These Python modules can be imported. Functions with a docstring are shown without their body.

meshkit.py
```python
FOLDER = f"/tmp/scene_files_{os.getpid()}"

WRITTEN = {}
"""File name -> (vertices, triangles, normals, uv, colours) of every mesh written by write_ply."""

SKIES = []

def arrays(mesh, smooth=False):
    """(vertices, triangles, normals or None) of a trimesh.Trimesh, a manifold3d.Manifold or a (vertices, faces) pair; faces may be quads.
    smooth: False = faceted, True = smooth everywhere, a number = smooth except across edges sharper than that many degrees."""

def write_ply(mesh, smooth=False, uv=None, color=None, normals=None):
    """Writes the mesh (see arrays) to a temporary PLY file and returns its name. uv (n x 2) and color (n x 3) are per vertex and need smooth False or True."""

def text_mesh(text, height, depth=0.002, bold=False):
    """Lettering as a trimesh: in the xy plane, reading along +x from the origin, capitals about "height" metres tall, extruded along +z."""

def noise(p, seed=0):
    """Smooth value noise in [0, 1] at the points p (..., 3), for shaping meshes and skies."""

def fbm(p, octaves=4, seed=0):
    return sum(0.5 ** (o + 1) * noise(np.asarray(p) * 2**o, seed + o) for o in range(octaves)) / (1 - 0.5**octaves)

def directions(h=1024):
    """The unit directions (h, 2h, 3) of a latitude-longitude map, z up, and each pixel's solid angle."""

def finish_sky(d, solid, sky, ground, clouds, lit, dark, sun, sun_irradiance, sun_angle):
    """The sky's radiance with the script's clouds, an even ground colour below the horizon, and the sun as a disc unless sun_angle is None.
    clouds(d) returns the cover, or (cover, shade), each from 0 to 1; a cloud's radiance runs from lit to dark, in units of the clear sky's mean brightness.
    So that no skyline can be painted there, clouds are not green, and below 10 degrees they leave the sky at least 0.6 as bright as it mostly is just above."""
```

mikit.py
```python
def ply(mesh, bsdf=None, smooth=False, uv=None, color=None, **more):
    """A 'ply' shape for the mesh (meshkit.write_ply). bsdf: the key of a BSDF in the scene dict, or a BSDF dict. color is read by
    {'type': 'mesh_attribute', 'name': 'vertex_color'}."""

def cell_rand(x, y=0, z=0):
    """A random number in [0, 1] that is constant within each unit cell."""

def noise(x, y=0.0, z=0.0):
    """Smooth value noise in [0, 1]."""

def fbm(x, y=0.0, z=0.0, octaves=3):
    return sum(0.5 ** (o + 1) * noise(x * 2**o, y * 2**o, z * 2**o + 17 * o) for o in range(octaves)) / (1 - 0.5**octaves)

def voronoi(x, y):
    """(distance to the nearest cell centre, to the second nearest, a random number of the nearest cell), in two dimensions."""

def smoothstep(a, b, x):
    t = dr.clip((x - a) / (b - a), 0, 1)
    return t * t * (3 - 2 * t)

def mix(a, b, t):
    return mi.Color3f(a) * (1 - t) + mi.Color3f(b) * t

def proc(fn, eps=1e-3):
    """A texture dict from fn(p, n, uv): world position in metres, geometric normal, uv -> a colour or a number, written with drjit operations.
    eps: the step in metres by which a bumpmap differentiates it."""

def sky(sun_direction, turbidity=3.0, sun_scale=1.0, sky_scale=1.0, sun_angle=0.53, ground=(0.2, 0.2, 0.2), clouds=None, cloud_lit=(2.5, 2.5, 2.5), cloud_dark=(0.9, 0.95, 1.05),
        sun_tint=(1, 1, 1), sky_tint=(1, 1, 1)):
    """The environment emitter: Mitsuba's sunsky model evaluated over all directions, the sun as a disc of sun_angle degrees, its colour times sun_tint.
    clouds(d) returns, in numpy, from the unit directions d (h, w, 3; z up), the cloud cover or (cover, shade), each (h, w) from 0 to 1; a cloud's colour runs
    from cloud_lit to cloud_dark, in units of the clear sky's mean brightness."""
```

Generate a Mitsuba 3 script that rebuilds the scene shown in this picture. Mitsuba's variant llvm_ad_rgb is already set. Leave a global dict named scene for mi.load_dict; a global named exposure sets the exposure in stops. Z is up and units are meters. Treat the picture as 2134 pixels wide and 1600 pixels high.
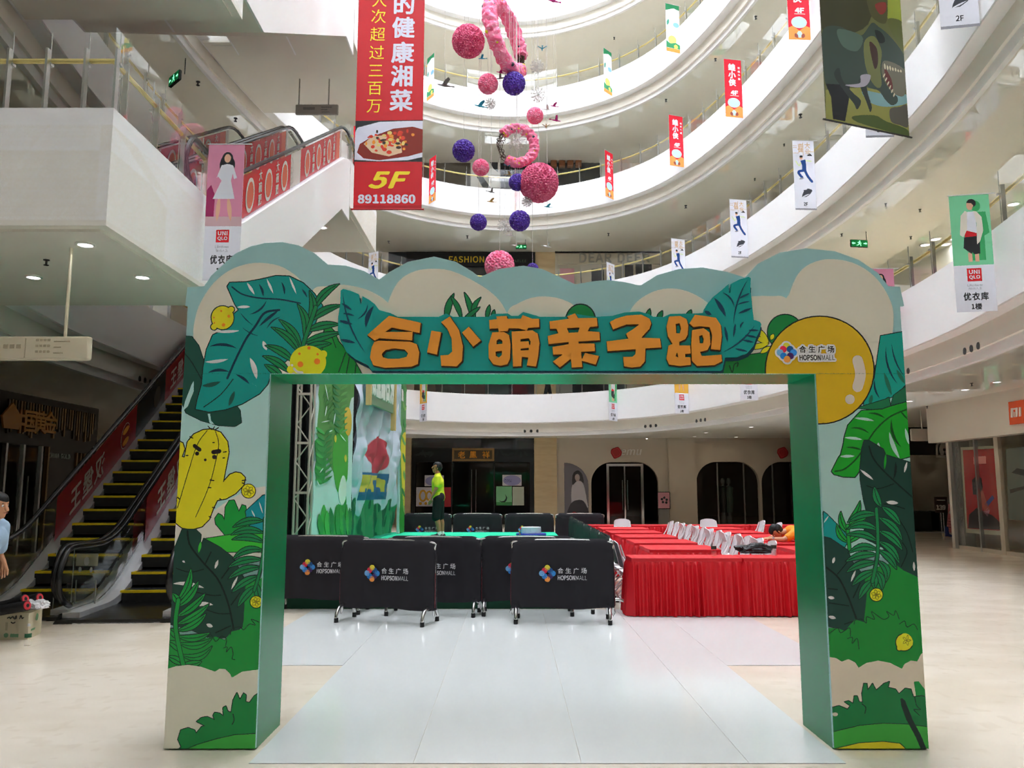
import math, random, numpy as np, trimesh, mitsuba as mi, drjit as dr, mikit, meshkit, manifold3d
from scipy.interpolate import CubicSpline
from shapely.geometry import Polygon, MultiPolygon, LineString, Point, box as sbox
from shapely import affinity, union_all
T4 = mi.ScalarTransform4f
V3 = lambda *a: np.array(a, float)
scene, labels = {}, {}
# ---------------------------------------------------------------- camera, sky, exposure
FPX, EYE = 1680.0, 1.65
PITCH = math.atan(220 / FPX)
exposure = 0.0
scene['camera'] = {'type': 'perspective', 'fov': math.degrees(2 * math.atan(1067 / FPX)), 'fov_axis': 'x', 'near_clip': 0.05, 'far_clip': 500.0,
                   'to_world': T4().look_at(origin=[0, 0, EYE], target=[0, math.cos(PITCH), EYE + math.sin(PITCH)], up=[0, 0, 1])}
SKY = 8.0            # bright overcast sky above the open atrium roof
scene['sky'] = {'type': 'constant', 'radiance': {'type': 'rgb', 'value': [SKY * 0.93, SKY * 0.99, SKY * 1.09]}, 'sampling_weight': 12.0}
LAMP = 26.0          # recessed ceiling lamps
# ---------------------------------------------------------------- helpers
def lin(h):
    h = h.lstrip('#'); c = [int(h[i:i + 2], 16) / 255 for i in (0, 2, 4)]
    return [round(x / 12.92 if x <= .04045 else ((x + .055) / 1.055) ** 2.4, 4) for x in c]
def M(name, h, rough=.55, metal=0.0, **k):
    """a plain material, defined once; returns its key"""
    key = 'mat_' + name
    if key not in scene:
        col = {'type': 'rgb', 'value': lin(h)} if isinstance(h, str) else mikit.proc(h)
        scene[key] = {'type': 'twosided', 'bsdf': {'type': 'principled', 'base_color': col, 'roughness': rough, 'metallic': metal, **k}}
    return key
def C(h, rough=.6):
    return M('paint_' + h.lstrip('#') + ('' if rough == .6 else '_%d' % (rough * 100)), h, rough)
def ray(px, py):
    u, v = (px - 1067) / FPX, (800 - py) / FPX
    return V3(u, math.cos(PITCH) - v * math.sin(PITCH), math.sin(PITCH) + v * math.cos(PITCH))
def atz(px, py, z):
    d = ray(px, py); return d * ((z - EYE) / d[2]) + V3(0, 0, EYE)
def aty(px, py, y):
    d = ray(px, py); return d * (y / d[1]) + V3(0, 0, EYE)
def atx(px, py, x):
    d = ray(px, py); return d * (x / d[0]) + V3(0, 0, EYE)
used = {}
def name_it(base):
    n = used.get(base, 0); used[base] = n + 1
    return base if n == 0 else '%s_%03d' % (base, n)
def thing(base, label, cat, group=None):
    k = name_it(base); labels[k] = {'label': label, 'category': cat}
    if group: labels[k]['group'] = group
    return k
def sub(parent, base, mesh, mat, smooth=False, label=None, kind=None, **more):
    k = name_it(parent + '__' + base)
    scene[k] = mikit.ply(mesh, mat, smooth, **more) if not isinstance(mesh, dict) else {**mesh, **more}
    if label or kind: labels[k] = {a: b for a, b in (('label', label), ('kind', kind)) if b}
    return k
def one(base, label, cat, mesh, mat, smooth=False, group=None, **more):
    k = thing(base, label, cat, group); scene[k] = mikit.ply(mesh, mat, smooth, **more) if not isinstance(mesh, dict) else {**mesh, **more}
    return k
def struct(base, mesh, mat, smooth=False, label=None):
    k = name_it(base); scene[k] = mikit.ply(mesh, mat, smooth); labels[k] = {'kind': 'structure'}
    if label: labels[k]['label'] = label
    return k
def place(x=0, y=0, z=0, rz=0, s=1):
    return T4().translate([float(x), float(y), float(z)]).rotate([0, 0, 1], float(rz)).scale(float(s))
# meshes
def J(ms): return trimesh.util.concatenate([m for m in ms if m is not None])
def B(x0, x1, y0, y1, z0, z1):
    m = trimesh.creation.box([abs(x1 - x0), abs(y1 - y0), abs(z1 - z0)]); m.apply_translation([(x0 + x1) / 2, (y0 + y1) / 2, (z0 + z1) / 2]); return m
def RB(x0, x1, y0, y1, z0, z1, r=.02, seg=2):
    """box with rounded edges"""
    r = min(r, abs(x1 - x0) / 2.01, abs(y1 - y0) / 2.01, abs(z1 - z0) / 2.01)
    s = trimesh.creation.icosphere(subdivisions=seg - 1, radius=r)
    pts = [s.vertices + V3(x, y, z) for x in (min(x0, x1) + r, max(x0, x1) - r) for y in (min(y0, y1) + r, max(y0, y1) - r) for z in (min(z0, z1) + r, max(z0, z1) - r)]
    return trimesh.convex.convex_hull(np.vstack(pts))
def cyl(p, q, r, n=12, r2=None):
    """a straight rod from p to q"""
    p, q = np.asarray(p, float), np.asarray(q, float); L = np.linalg.norm(q - p)
    prof = [(0, 0), (r, 0), (r if r2 is None else r2, L), (0, L)]
    m = trimesh.creation.revolve(prof, sections=n)
    m.apply_transform(trimesh.geometry.align_vectors([0, 0, 1], (q - p) / L)); m.apply_translation(p); return m
def lathe(prof, n=24, at=(0, 0, 0)):
    m = trimesh.creation.revolve(prof, sections=n); m.apply_translation(at); return m
def tube(pts, r, n=8, closed=False):
    """round tube along a polyline"""
    p = np.asarray(pts, float); t = np.gradient(p, axis=0) if not closed else np.roll(p, -1, 0) - np.roll(p, 1, 0)
    t /= np.linalg.norm(t, axis=1, keepdims=True) + 1e-12
    a = np.cross(t, [0, 0, 1.0]); bad = np.linalg.norm(a, axis=1) < 1e-3; a[bad] = [1, 0, 0]
    for i in range(1, len(p)):
        if a[i] @ a[i - 1] < 0: a[i] = -a[i]
    a /= np.linalg.norm(a, axis=1, keepdims=True); b = np.cross(t, a)
    an = np.arange(n) * 2 * np.pi / n; rr = np.broadcast_to(r, (len(p),))[:, None, None]
    v = (p[:, None] + rr * (np.cos(an)[None, :, None] * a[:, None] + np.sin(an)[None, :, None] * b[:, None])).reshape(-1, 3)
    f = []; m = len(p)
    for i in range(m if closed else m - 1):
        i2 = (i + 1) % m
        for j in range(n):
            j2 = (j + 1) % n; f += [[i * n + j, i * n + j2, i2 * n + j2], [i * n + j, i2 * n + j2, i2 * n + j]]
    if not closed:
        v = np.vstack([v, p[0], p[-1]])
        for j in range(n):
            j2 = (j + 1) % n; f += [[m * n, j2, j], [m * n + 1, (m - 1) * n + j, (m - 1) * n + j2]]
    return trimesh.Trimesh(v, f, process=False)
def geoms(g):
    if g.is_empty: return []
    return [x for x in getattr(g, 'geoms', [g]) if isinstance(x, Polygon) and x.area > 1e-9] if not isinstance(g, Polygon) else [g]
def ext(g, h):
    ms = []
    for x in geoms(g):
        x = x.buffer(0)
        for y in geoms(x):
            ms.append(trimesh.creation.extrude_polygon(y, h, engine='earcut'))
    return J(ms) if ms else None
def plate(g, O, U, V, N, t=.002, off=0.0):
    """flat shape g (in the axes U, V at O), t thick, standing off by off along N"""
    m = ext(g, t)
    if m is None: return None
    v = m.vertices.copy(); m.vertices = np.asarray(O) + v[:, :1] * np.asarray(U) + v[:, 1:2] * np.asarray(V) + (v[:, 2:] + off) * np.asarray(N)
    if np.dot(np.cross(U, V), N) < 0: m.invert()
    return m
def slab(g, z0, z1):
    m = ext(g, z1 - z0); m.apply_translation([0, 0, z0]); return m
def sm(pts, n=6, closed=True):
    """smooth curve through the points"""
    p = np.asarray(pts, float); k = len(p); o = []
    for i in range(k if closed else k - 1):
        a, b, c, d = (p[(i + j) % k] if closed else p[min(max(i + j, 0), k - 1)] for j in (-1, 0, 1, 2))
        for s in np.arange(n) / n:
            o.append(.5 * ((2 * b) + (c - a) * s + (2 * a - 5 * b + 4 * c - d) * s * s + (3 * b - a - 3 * c + d) * s ** 3))
    if not closed: o.append(p[-1])
    return np.array(o)
def PG(pts, smooth=False):
    return Polygon(sm(pts) if smooth else pts).buffer(0)
def rect(x0, y0, x1, y1): return sbox(min(x0, x1), min(y0, y1), max(x0, x1), max(y0, y1))
def disc(x, y, r, ry=None): return affinity.scale(Point(x, y).buffer(r, 12), 1, (ry or r) / r)
def stroke(pts, w, smooth=True): return LineString(sm(pts, closed=False) if smooth else pts).buffer(w / 2, 3, cap_style='round')
GLYPHS = {
"的": [100,[44,47,53,64,59,84,66,82,62,68,92,68,89,13,87,1,82,-5,77,-6,62,-6,60,1,76,0,78,1,80,4,83,23,85,61,59,61,50,43],[55,41,56,43,61,45,76,23,70,19,65,27],[9,67,20,67,24,84,32,82,27,67,43,67,43,2,16,2,15,-5,9,-5],[15,9,36,9,36,33,16,33],[16,61,16,40,36,40,36,61]],
"健": [100,[22,-4,30,4,34,10,29,20,26,30,31,32,34,22,37,18,40,28,42,39,42,41,31,41,28,39,26,44,32,51,41,69,40,70,28,70,28,76,44,76,46,77,49,75,50,73,37,48,37,47,49,46,46,26,42,11,49,6,61,1,71,0,95,-1,93,-7,66,-6,51,-3,44,0,39,5,34,-2,27,-8],[48,56,49,62,65,62,65,70,53,70,53,75,65,75,65,83,72,83,72,75,88,75,88,62,95,62,95,56,88,56,88,42,72,42,72,35,90,35,90,29,72,29,72,21,93,21,93,15,72,15,72,3,65,3,65,15,49,15,49,21,65,21,65,29,51,29,51,35,65,35,65,42,53,42,53,48,65,48,65,56],[72,48,82,48,82,56,72,56],[72,62,82,62,82,70,72,70],[3,44,14,63,21,83,27,82,27,79,21,62,21,-8,14,-8,14,47,7,37]],
"康": [100,[3,-4,8,8,11,27,12,74,50,74,46,82,53,84,60,74,94,74,94,68,59,68,59,60,85,60,85,48,95,48,95,41,85,41,85,28,59,28,59,26,61,23,68,16,84,27,88,24,89,22,73,12,83,6,95,3,96,2,91,-3,82,0,73,4,65,10,59,16,59,-3,56,-7,49,-8,38,-8,36,-3,36,-2,51,-1,51,11,21,-2,19,4,51,17,51,28,25,28,25,34,51,34,51,41,21,41,21,47,51,47,51,54,26,55,26,60,51,60,51,68,19,68,19,31,16,10,10,-8,9,-8],[59,34,78,34,78,41,59,41],[59,48,78,47,78,54,59,55],[24,23,29,27,38,21,43,17,38,13]],
"湘": [100,[61,-8,61,79,91,79,91,-7,84,-7,84,-2,68,-2,68,-8],[68,5,84,5,84,23,68,23],[68,30,84,30,84,48,68,48],[68,55,84,55,84,72,68,72],[22,14,32,30,39,53,39,54,26,54,26,61,40,61,40,83,47,83,47,62,58,61,58,54,47,54,47,44,59,31,55,24,48,34,47,35,47,-8,40,-8,40,34,33,17,28,9],[9,77,12,81,13,82,23,76,28,72,24,66,17,72],[4,50,7,55,9,55,20,50,24,46,20,40,13,46],[6,-3,17,29,18,29,24,25,14,-5,13,-6,12,-6]],
"菜": [100,[3,0,24,9,38,19,6,19,6,26,45,26,46,34,53,34,53,26,94,26,94,19,60,19,66,14,73,9,86,4,95,1,95,0,90,-6,80,-2,71,3,59,11,54,17,53,-8,46,-8,45,16,29,3,12,-5,8,-6],[6,70,6,76,29,76,29,83,37,83,37,76,62,76,62,83,70,83,70,76,93,76,93,70,70,70,70,63,62,63,62,70,37,70,37,62,29,62,29,70],[69,33,80,52,87,49,75,30],[9,57,52,60,79,64,80,64,86,58,86,58,76,56,58,53,13,51,10,51],[41,48,41,49,48,50,52,42,54,37,46,35,45,40],[14,45,20,48,26,40,29,33,22,31,19,37]],
"人": [100,[4,-2,11,2,20,9,26,16,32,25,38,36,42,50,44,64,45,83,53,83,53,66,55,55,60,40,66,27,73,16,79,10,86,4,96,-1,90,-7,89,-7,77,0,70,8,59,23,50,46,44,29,38,18,32,9,24,1,11,-7,10,-7]],
"次": [100,[24,-3,40,8,49,18,53,26,55,34,56,54,64,54,64,40,65,35,70,23,75,14,84,5,95,-1,90,-7,80,-2,70,9,61,26,54,11,41,-1,30,-8],[29,42,34,50,39,62,45,83,53,82,49,67,87,67,92,64,88,51,82,37,76,40,76,41,80,50,83,59,47,59,41,47,36,38],[4,7,18,26,24,37,25,38,30,33,30,32,12,2,10,2],[6,71,9,76,11,76,24,69,29,63,24,58,17,64]],
"超": [100,[3,-5,6,3,8,13,10,38,16,38,16,23,19,15,22,11,24,10,24,46,5,46,5,52,23,52,23,64,7,65,7,71,23,71,23,83,30,83,30,71,46,71,46,65,30,65,30,53,48,52,48,48,53,52,57,57,60,63,62,71,62,73,48,73,49,79,92,79,90,55,89,49,86,47,82,46,71,47,70,53,81,52,82,53,84,60,85,73,70,73,67,60,63,54,54,44,51,42,47,46,31,46,31,32,46,31,46,25,31,25,31,5,36,3,47,2,96,2,93,-5,44,-5,36,-4,24,0,17,7,15,11,12,0,9,-8],[52,41,90,41,90,10,52,10],[59,16,82,16,82,34,59,34]],
"过": [100,[4,0,4,2,10,7,19,13,19,39,5,39,5,46,26,46,26,13,37,6,45,3,53,2,76,3,95,4,93,-4,86,-4,51,-5,44,-4,32,0,23,7,21,7,16,4,9,-6],[33,59,33,65,71,65,71,83,79,83,79,66,92,65,92,59,79,58,79,17,78,14,76,11,70,9,55,9,53,16,53,17,69,16,71,18,71,58],[45,37,38,48,44,50,54,37,58,31,51,27],[8,76,10,79,14,81,24,70,29,64,22,60,17,67]],
"三": [100,[7,7,92,7,92,-1,7,-1],[12,66,12,74,87,74,87,66],[19,41,79,41,79,34,19,34]],
"百": [100,[6,71,6,78,93,78,93,70,53,70,50,57,50,56,83,56,83,-8,75,-8,75,-2,25,-2,25,-8,17,-8,17,56,42,56,44,70],[25,5,75,5,75,24,25,24],[25,31,75,31,75,49,25,49]],
"万": [100,[3,-3,12,3,18,9,25,20,31,38,33,60,33,69,6,69,6,76,93,76,93,69,41,68,40,48,84,48,83,26,80,6,78,-2,75,-6,68,-8,50,-7,48,0,67,-1,70,1,74,14,76,41,39,41,33,19,25,5,19,-2,9,-8]],
"5": [55,[3,8,7,14,12,10,19,7,25,6,30,7,34,9,37,12,39,17,41,22,39,31,37,36,33,38,29,40,22,40,13,36,9,39,11,73,46,73,46,65,19,65,17,47,17,44,25,47,36,46,43,42,46,38,49,29,50,19,48,13,45,8,41,4,34,0,29,-1,22,-1,12,2]],
"F": [55,[10,73,52,73,52,65,19,65,19,40,47,40,47,33,19,32,19,0,10,0]],
"8": [55,[5,15,5,23,7,29,14,36,18,38,12,44,9,50,8,59,11,65,17,71,23,73,31,74,39,71,44,66,48,59,48,53,46,47,43,41,38,37,46,31,49,26,50,21,50,14,48,9,44,4,38,0,31,-1,24,-1,19,0,11,4,6,10],[13,22,14,12,18,8,23,6,29,6,36,7,40,11,42,16,42,20,40,24,36,29,23,35,16,30,14,26],[16,53,18,49,21,45,33,40,39,47,40,55,39,60,36,64,32,66,27,67,21,65,18,62,16,58]],
"9": [55,[4,48,5,56,7,64,12,69,17,72,22,74,31,74,36,71,43,66,46,60,48,53,49,46,49,32,48,24,46,15,42,8,37,3,30,0,20,-1,11,2,6,6,10,12,17,7,23,6,28,7,32,9,35,12,38,19,41,29,41,35,35,31,29,28,18,28,12,31,8,35,5,41],[13,55,14,44,16,38,19,36,24,35,30,35,33,36,41,44,40,51,37,60,32,65,27,67,21,66,16,62]],
"1": [55,[9,0,9,7,25,8,25,61,12,62,12,68,23,71,27,73,34,73,34,8,48,7,48,0]],
"6": [55,[5,32,6,47,9,57,13,65,18,69,26,73,36,74,44,71,49,67,49,66,44,61,40,65,34,67,29,66,24,64,21,61,17,56,14,43,14,37,20,42,27,45,35,45,39,44,46,38,50,29,51,19,49,12,43,4,38,0,32,-1,23,0,17,3,12,8,8,16],[14,29,17,15,20,10,23,8,27,6,33,6,36,8,40,12,42,20,42,27,40,33,36,37,31,38,24,38,20,35,15,31]],
"0": [55,[5,29,6,50,8,59,12,67,17,71,25,74,32,74,39,70,43,67,46,60,50,45,50,36,49,20,46,11,43,6,37,1,32,-1,25,-1,18,1,13,6,9,13],[14,33,15,20,19,10,23,8,26,6,29,6,33,8,37,12,40,20,41,31,41,43,39,56,37,61,33,65,28,67,24,66,21,64,17,60,14,49]],
"U": [72,[10,73,19,73,19,24,21,17,24,12,28,9,32,7,39,7,45,9,49,13,52,21,53,26,53,73,62,73,62,27,61,20,57,9,53,4,49,2,39,-1,27,0,21,2,14,10,11,16,10,26]],
"N": [72,[10,73,20,72,54,12,53,26,53,73,61,73,61,0,52,0,51,1,18,61,19,0,10,0]],
"I": [29,[10,73,19,73,19,0,10,0]],
"Q": [74,[6,31,6,45,9,54,12,61,19,69,26,72,33,74,46,73,55,69,60,63,66,52,68,41,67,26,64,17,60,9,51,2,43,0,43,-2,47,-7,53,-10,57,-10,68,-10,69,-17,61,-18,53,-18,46,-15,41,-12,36,-8,32,-1,22,2,14,9,9,19],[15,44,16,27,18,20,21,14,25,10,34,7,40,7,46,9,54,16,57,24,58,30,58,44,54,56,49,62,43,65,34,66,27,63,22,59,18,53]],
"L": [54,[10,73,19,73,19,8,51,8,51,0,10,0]],
"O": [74,[6,31,6,45,9,56,14,64,19,69,24,72,33,74,40,74,47,72,56,67,60,63,64,56,68,41,67,24,64,17,60,9,55,5,49,1,40,-1,33,-1,26,0,19,5,13,11,9,17],[15,44,16,27,18,21,21,15,25,11,34,7,40,7,47,10,54,17,58,30,58,44,54,56,49,62,43,65,34,66,27,63,22,59,18,53]],
"i": [27,[8,69,8,74,11,77,17,76,20,72,19,67,15,65,10,66],[9,54,18,54,18,0,9,0]],
"f": [32,[3,47,3,53,10,54,11,67,14,76,17,78,24,80,29,80,35,79,33,72,30,73,24,72,21,70,20,66,20,54,31,54,31,47,20,46,20,0,10,0,10,46]],
"e": [55,[5,25,5,33,7,40,11,46,15,51,22,54,27,55,32,55,38,54,44,50,49,43,51,34,50,25,15,25,15,20,19,11,25,7,28,6,35,6,46,10,48,4,42,1,34,-1,25,-1,19,1,13,6,9,11,6,18],[16,38,14,31,43,32,42,38,41,42,37,46,32,48,26,48,20,45]],
"W": [88,[18,0,3,73,12,73,24,10,39,73,48,73,64,10,75,73,84,73,69,0,58,0,43,60,29,0]],
"a": [56,[6,12,7,20,12,26,22,31,39,34,38,41,37,44,32,47,24,48,11,42,8,48,17,53,26,55,36,55,42,51,46,46,48,39,48,0,40,0,39,6,34,2,26,-1,17,-1,9,4,7,8],[15,12,17,8,22,6,28,7,36,11,39,13,39,28,27,26,18,22,15,17]],
"r": [39,[9,54,17,54,18,45,20,49,26,54,31,55,36,55,39,54,37,47,30,47,27,46,22,43,18,35,18,0,9,0]],
"服": [100,[48,79,90,79,90,57,89,54,85,53,71,52,68,58,83,59,83,72,55,72,55,46,90,46,93,44,88,26,80,11,88,2,96,-2,91,-8,83,-3,75,5,67,-3,61,-7,56,-2,55,-8,48,-8],[64,38,72,22,75,17,81,27,85,39],[55,-2,59,0,64,4,71,11,63,24,57,39,55,39],[3,-5,8,8,10,23,11,80,39,80,39,-2,39,-5,34,-8,23,-8,21,-1,31,-1,32,0,32,25,17,26,15,8,10,-7,9,-8],[17,33,32,33,32,50,17,50],[17,57,32,57,32,73,17,73]],
"适": [100,[4,-1,11,6,17,10,17,41,4,41,4,48,24,48,24,11,34,5,42,2,52,1,79,2,95,3,93,-5,85,-5,51,-5,44,-5,35,-2,23,5,21,5,17,2,9,-6],[30,52,30,59,59,59,59,71,36,69,35,76,61,78,85,82,88,76,67,72,67,59,94,59,94,52,67,52,67,40,87,40,87,11,38,11,38,40,59,40,59,52],[45,17,80,17,80,33,45,33],[6,76,11,80,12,79,23,69,26,64,20,59,14,68]],
"生": [100,[5,-5,5,2,46,3,46,28,16,28,16,35,46,35,46,56,22,57,18,48,12,41,5,45,12,53,18,64,24,82,31,80,26,64,46,64,46,83,53,83,54,64,89,64,89,57,53,56,53,35,85,35,85,28,54,28,53,3,94,2,94,-5]],
"优": [100,[63,45,70,45,70,3,72,2,85,2,87,7,88,17,94,14,93,0,89,-5,87,-5,70,-5,66,-4,64,-2,63,3],[27,-3,36,6,44,19,48,33,51,49,50,53,29,53,29,60,51,60,51,82,59,82,59,60,94,60,94,53,58,53,55,30,52,18,48,9,42,0,33,-8],[69,77,75,81,82,73,88,66,82,62,77,69],[4,43,16,60,22,71,27,83,33,81,34,80,31,74,24,59,24,-8,16,-8,16,46,8,36]],
"衣": [100,[3,29,15,36,27,44,42,60,6,60,6,67,48,67,47,72,43,82,50,84,56,71,56,69,52,67,93,67,93,60,56,60,60,46,65,33,72,38,84,52,90,47,78,34,68,26,77,14,87,6,96,1,90,-5,75,6,68,13,62,21,55,36,50,57,33,40,33,4,59,12,60,12,61,5,24,-8,20,-2,24,1,26,5,25,34,8,23]],
"库": [100,[3,-5,8,7,11,20,12,35,12,73,50,73,47,82,53,83,55,82,60,73,94,73,94,66,19,66,19,29,16,8,10,-8],[23,7,23,14,59,14,59,26,37,26,32,24,30,31,34,35,41,47,26,48,26,54,44,54,48,64,55,62,52,54,90,54,90,48,49,48,40,32,58,32,59,43,66,43,66,32,88,32,88,26,66,26,66,14,94,14,94,7,66,7,66,-8,59,-8,59,7]],
"楼": [100,[35,42,46,49,56,57,38,58,38,64,61,64,61,83,68,83,68,64,92,64,92,58,73,57,85,48,95,43,90,38,78,45,69,54,68,38,61,38,61,53,50,43,40,37],[38,-8,34,-1,49,1,58,5,43,11,50,23,36,23,36,29,54,30,57,38,60,38,65,36,62,30,94,29,94,23,83,23,79,14,73,7,92,-2,87,-8,67,2,55,-4],[58,23,53,14,66,9,73,17,75,23],[75,67,82,81,89,79,80,65,78,65],[48,65,41,78,47,81,55,67],[3,19,11,35,17,56,17,57,5,57,5,64,18,64,18,83,24,83,24,64,34,64,34,57,25,57,24,53,36,36,36,35,31,31,26,42,24,43,24,-8,18,-8,18,37,12,21,7,12]],
"大": [100,[5,-2,20,8,29,17,37,29,43,45,42,47,6,47,6,55,44,55,45,64,46,83,54,83,52,55,93,55,93,47,56,47,62,32,72,16,85,4,95,-1,90,-8,85,-6,76,0,66,10,56,25,50,41,45,28,41,20,34,10,27,2,11,-8,10,-8]],
"业": [100,[6,-3,6,4,34,5,34,82,41,82,41,5,58,4,58,82,65,82,65,5,93,4,93,-3],[68,26,78,44,84,60,91,57,91,55,86,44,75,23,74,23],[8,58,14,60,15,60,27,33,29,26,22,23,16,41]],
"喜": [100,[5,21,5,28,29,28,27,33,28,35,19,35,19,53,80,53,80,35,73,35,69,28,94,28,94,21],[27,48,27,40,72,40,72,48],[34,34,38,28,61,28,64,34,64,35],[8,71,8,76,45,76,46,83,53,83,53,76,92,76,91,70,53,70,53,64,85,64,85,58,15,58,15,64,45,64,46,70],[18,16,82,16,82,-8,74,-8,74,-5,25,-5,25,-8,18,-8],[25,1,74,1,74,10,25,11]],
"2": [55,[4,63,12,70,22,74,29,74,35,72,42,67,45,62,46,57,46,49,44,41,41,35,35,25,19,8,50,8,50,0,4,0,4,6,22,23,32,35,37,46,38,56,35,62,31,65,27,67,19,66,14,63,10,59]],
"蛙": [100,[5,-1,4,6,5,6,20,9,20,29,14,29,14,24,7,24,7,65,20,65,20,83,27,83,28,65,41,65,41,29,28,29,28,10,36,11,32,22,38,24,41,15,45,2,66,2,66,19,46,19,46,26,66,26,66,39,73,39,73,26,93,26,93,19,73,19,73,3,96,2,96,-5,43,-5,43,-1,39,-2,38,5,7,-1],[27,59,27,35,34,35,34,59],[14,36,21,35,21,59,14,59],[44,48,66,49,66,63,48,63,48,70,66,70,66,83,73,83,73,70,92,70,92,63,73,63,73,49,94,48,94,41,44,41]],
"小": [100,[82,34,70,57,76,59,78,58,92,31,96,20,96,15,89,12],[27,-1,45,0,46,1,46,82,54,82,54,2,53,-3,52,-5,48,-7,30,-8],[3,18,9,26,13,35,18,48,20,58,28,57,22,34,14,19,10,14]],
"侠": [100,[27,-3,42,6,49,13,54,22,56,27,56,28,29,28,29,35,58,36,58,62,33,62,33,69,58,69,58,82,66,82,66,69,92,69,92,62,66,62,65,38,66,35,94,35,94,28,67,28,71,18,75,12,83,4,96,-2,92,-7,90,-8,83,-5,76,1,68,10,62,20,54,7,42,-3,32,-8],[73,40,80,59,88,56,79,38,77,38],[36,56,42,59,43,58,49,45,49,40,43,38,41,46],[3,43,16,61,21,71,26,83,33,81,23,60,23,-8,16,-8,16,47,7,36]],
"4": [55,[2,20,2,27,32,72,42,73,42,28,52,28,52,20,42,20,42,0,34,0,34,20],[12,28,34,28,34,62,28,52]],
"老": [100,[9,14,3,21,27,31,44,42,5,42,5,49,39,49,39,63,14,63,14,70,39,70,39,83,47,83,47,70,71,70,71,65,83,79,89,76,89,75,82,66,66,49,94,49,94,42,57,42,39,30,39,20,41,20,61,26,75,33,77,31,81,27,60,19,40,14,39,3,40,1,44,0,78,0,82,3,83,12,84,14,90,11,89,0,87,-3,84,-5,80,-6,41,-6,38,-6,33,-2,32,2,32,25],[47,49,55,50,68,63,47,63]],
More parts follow.
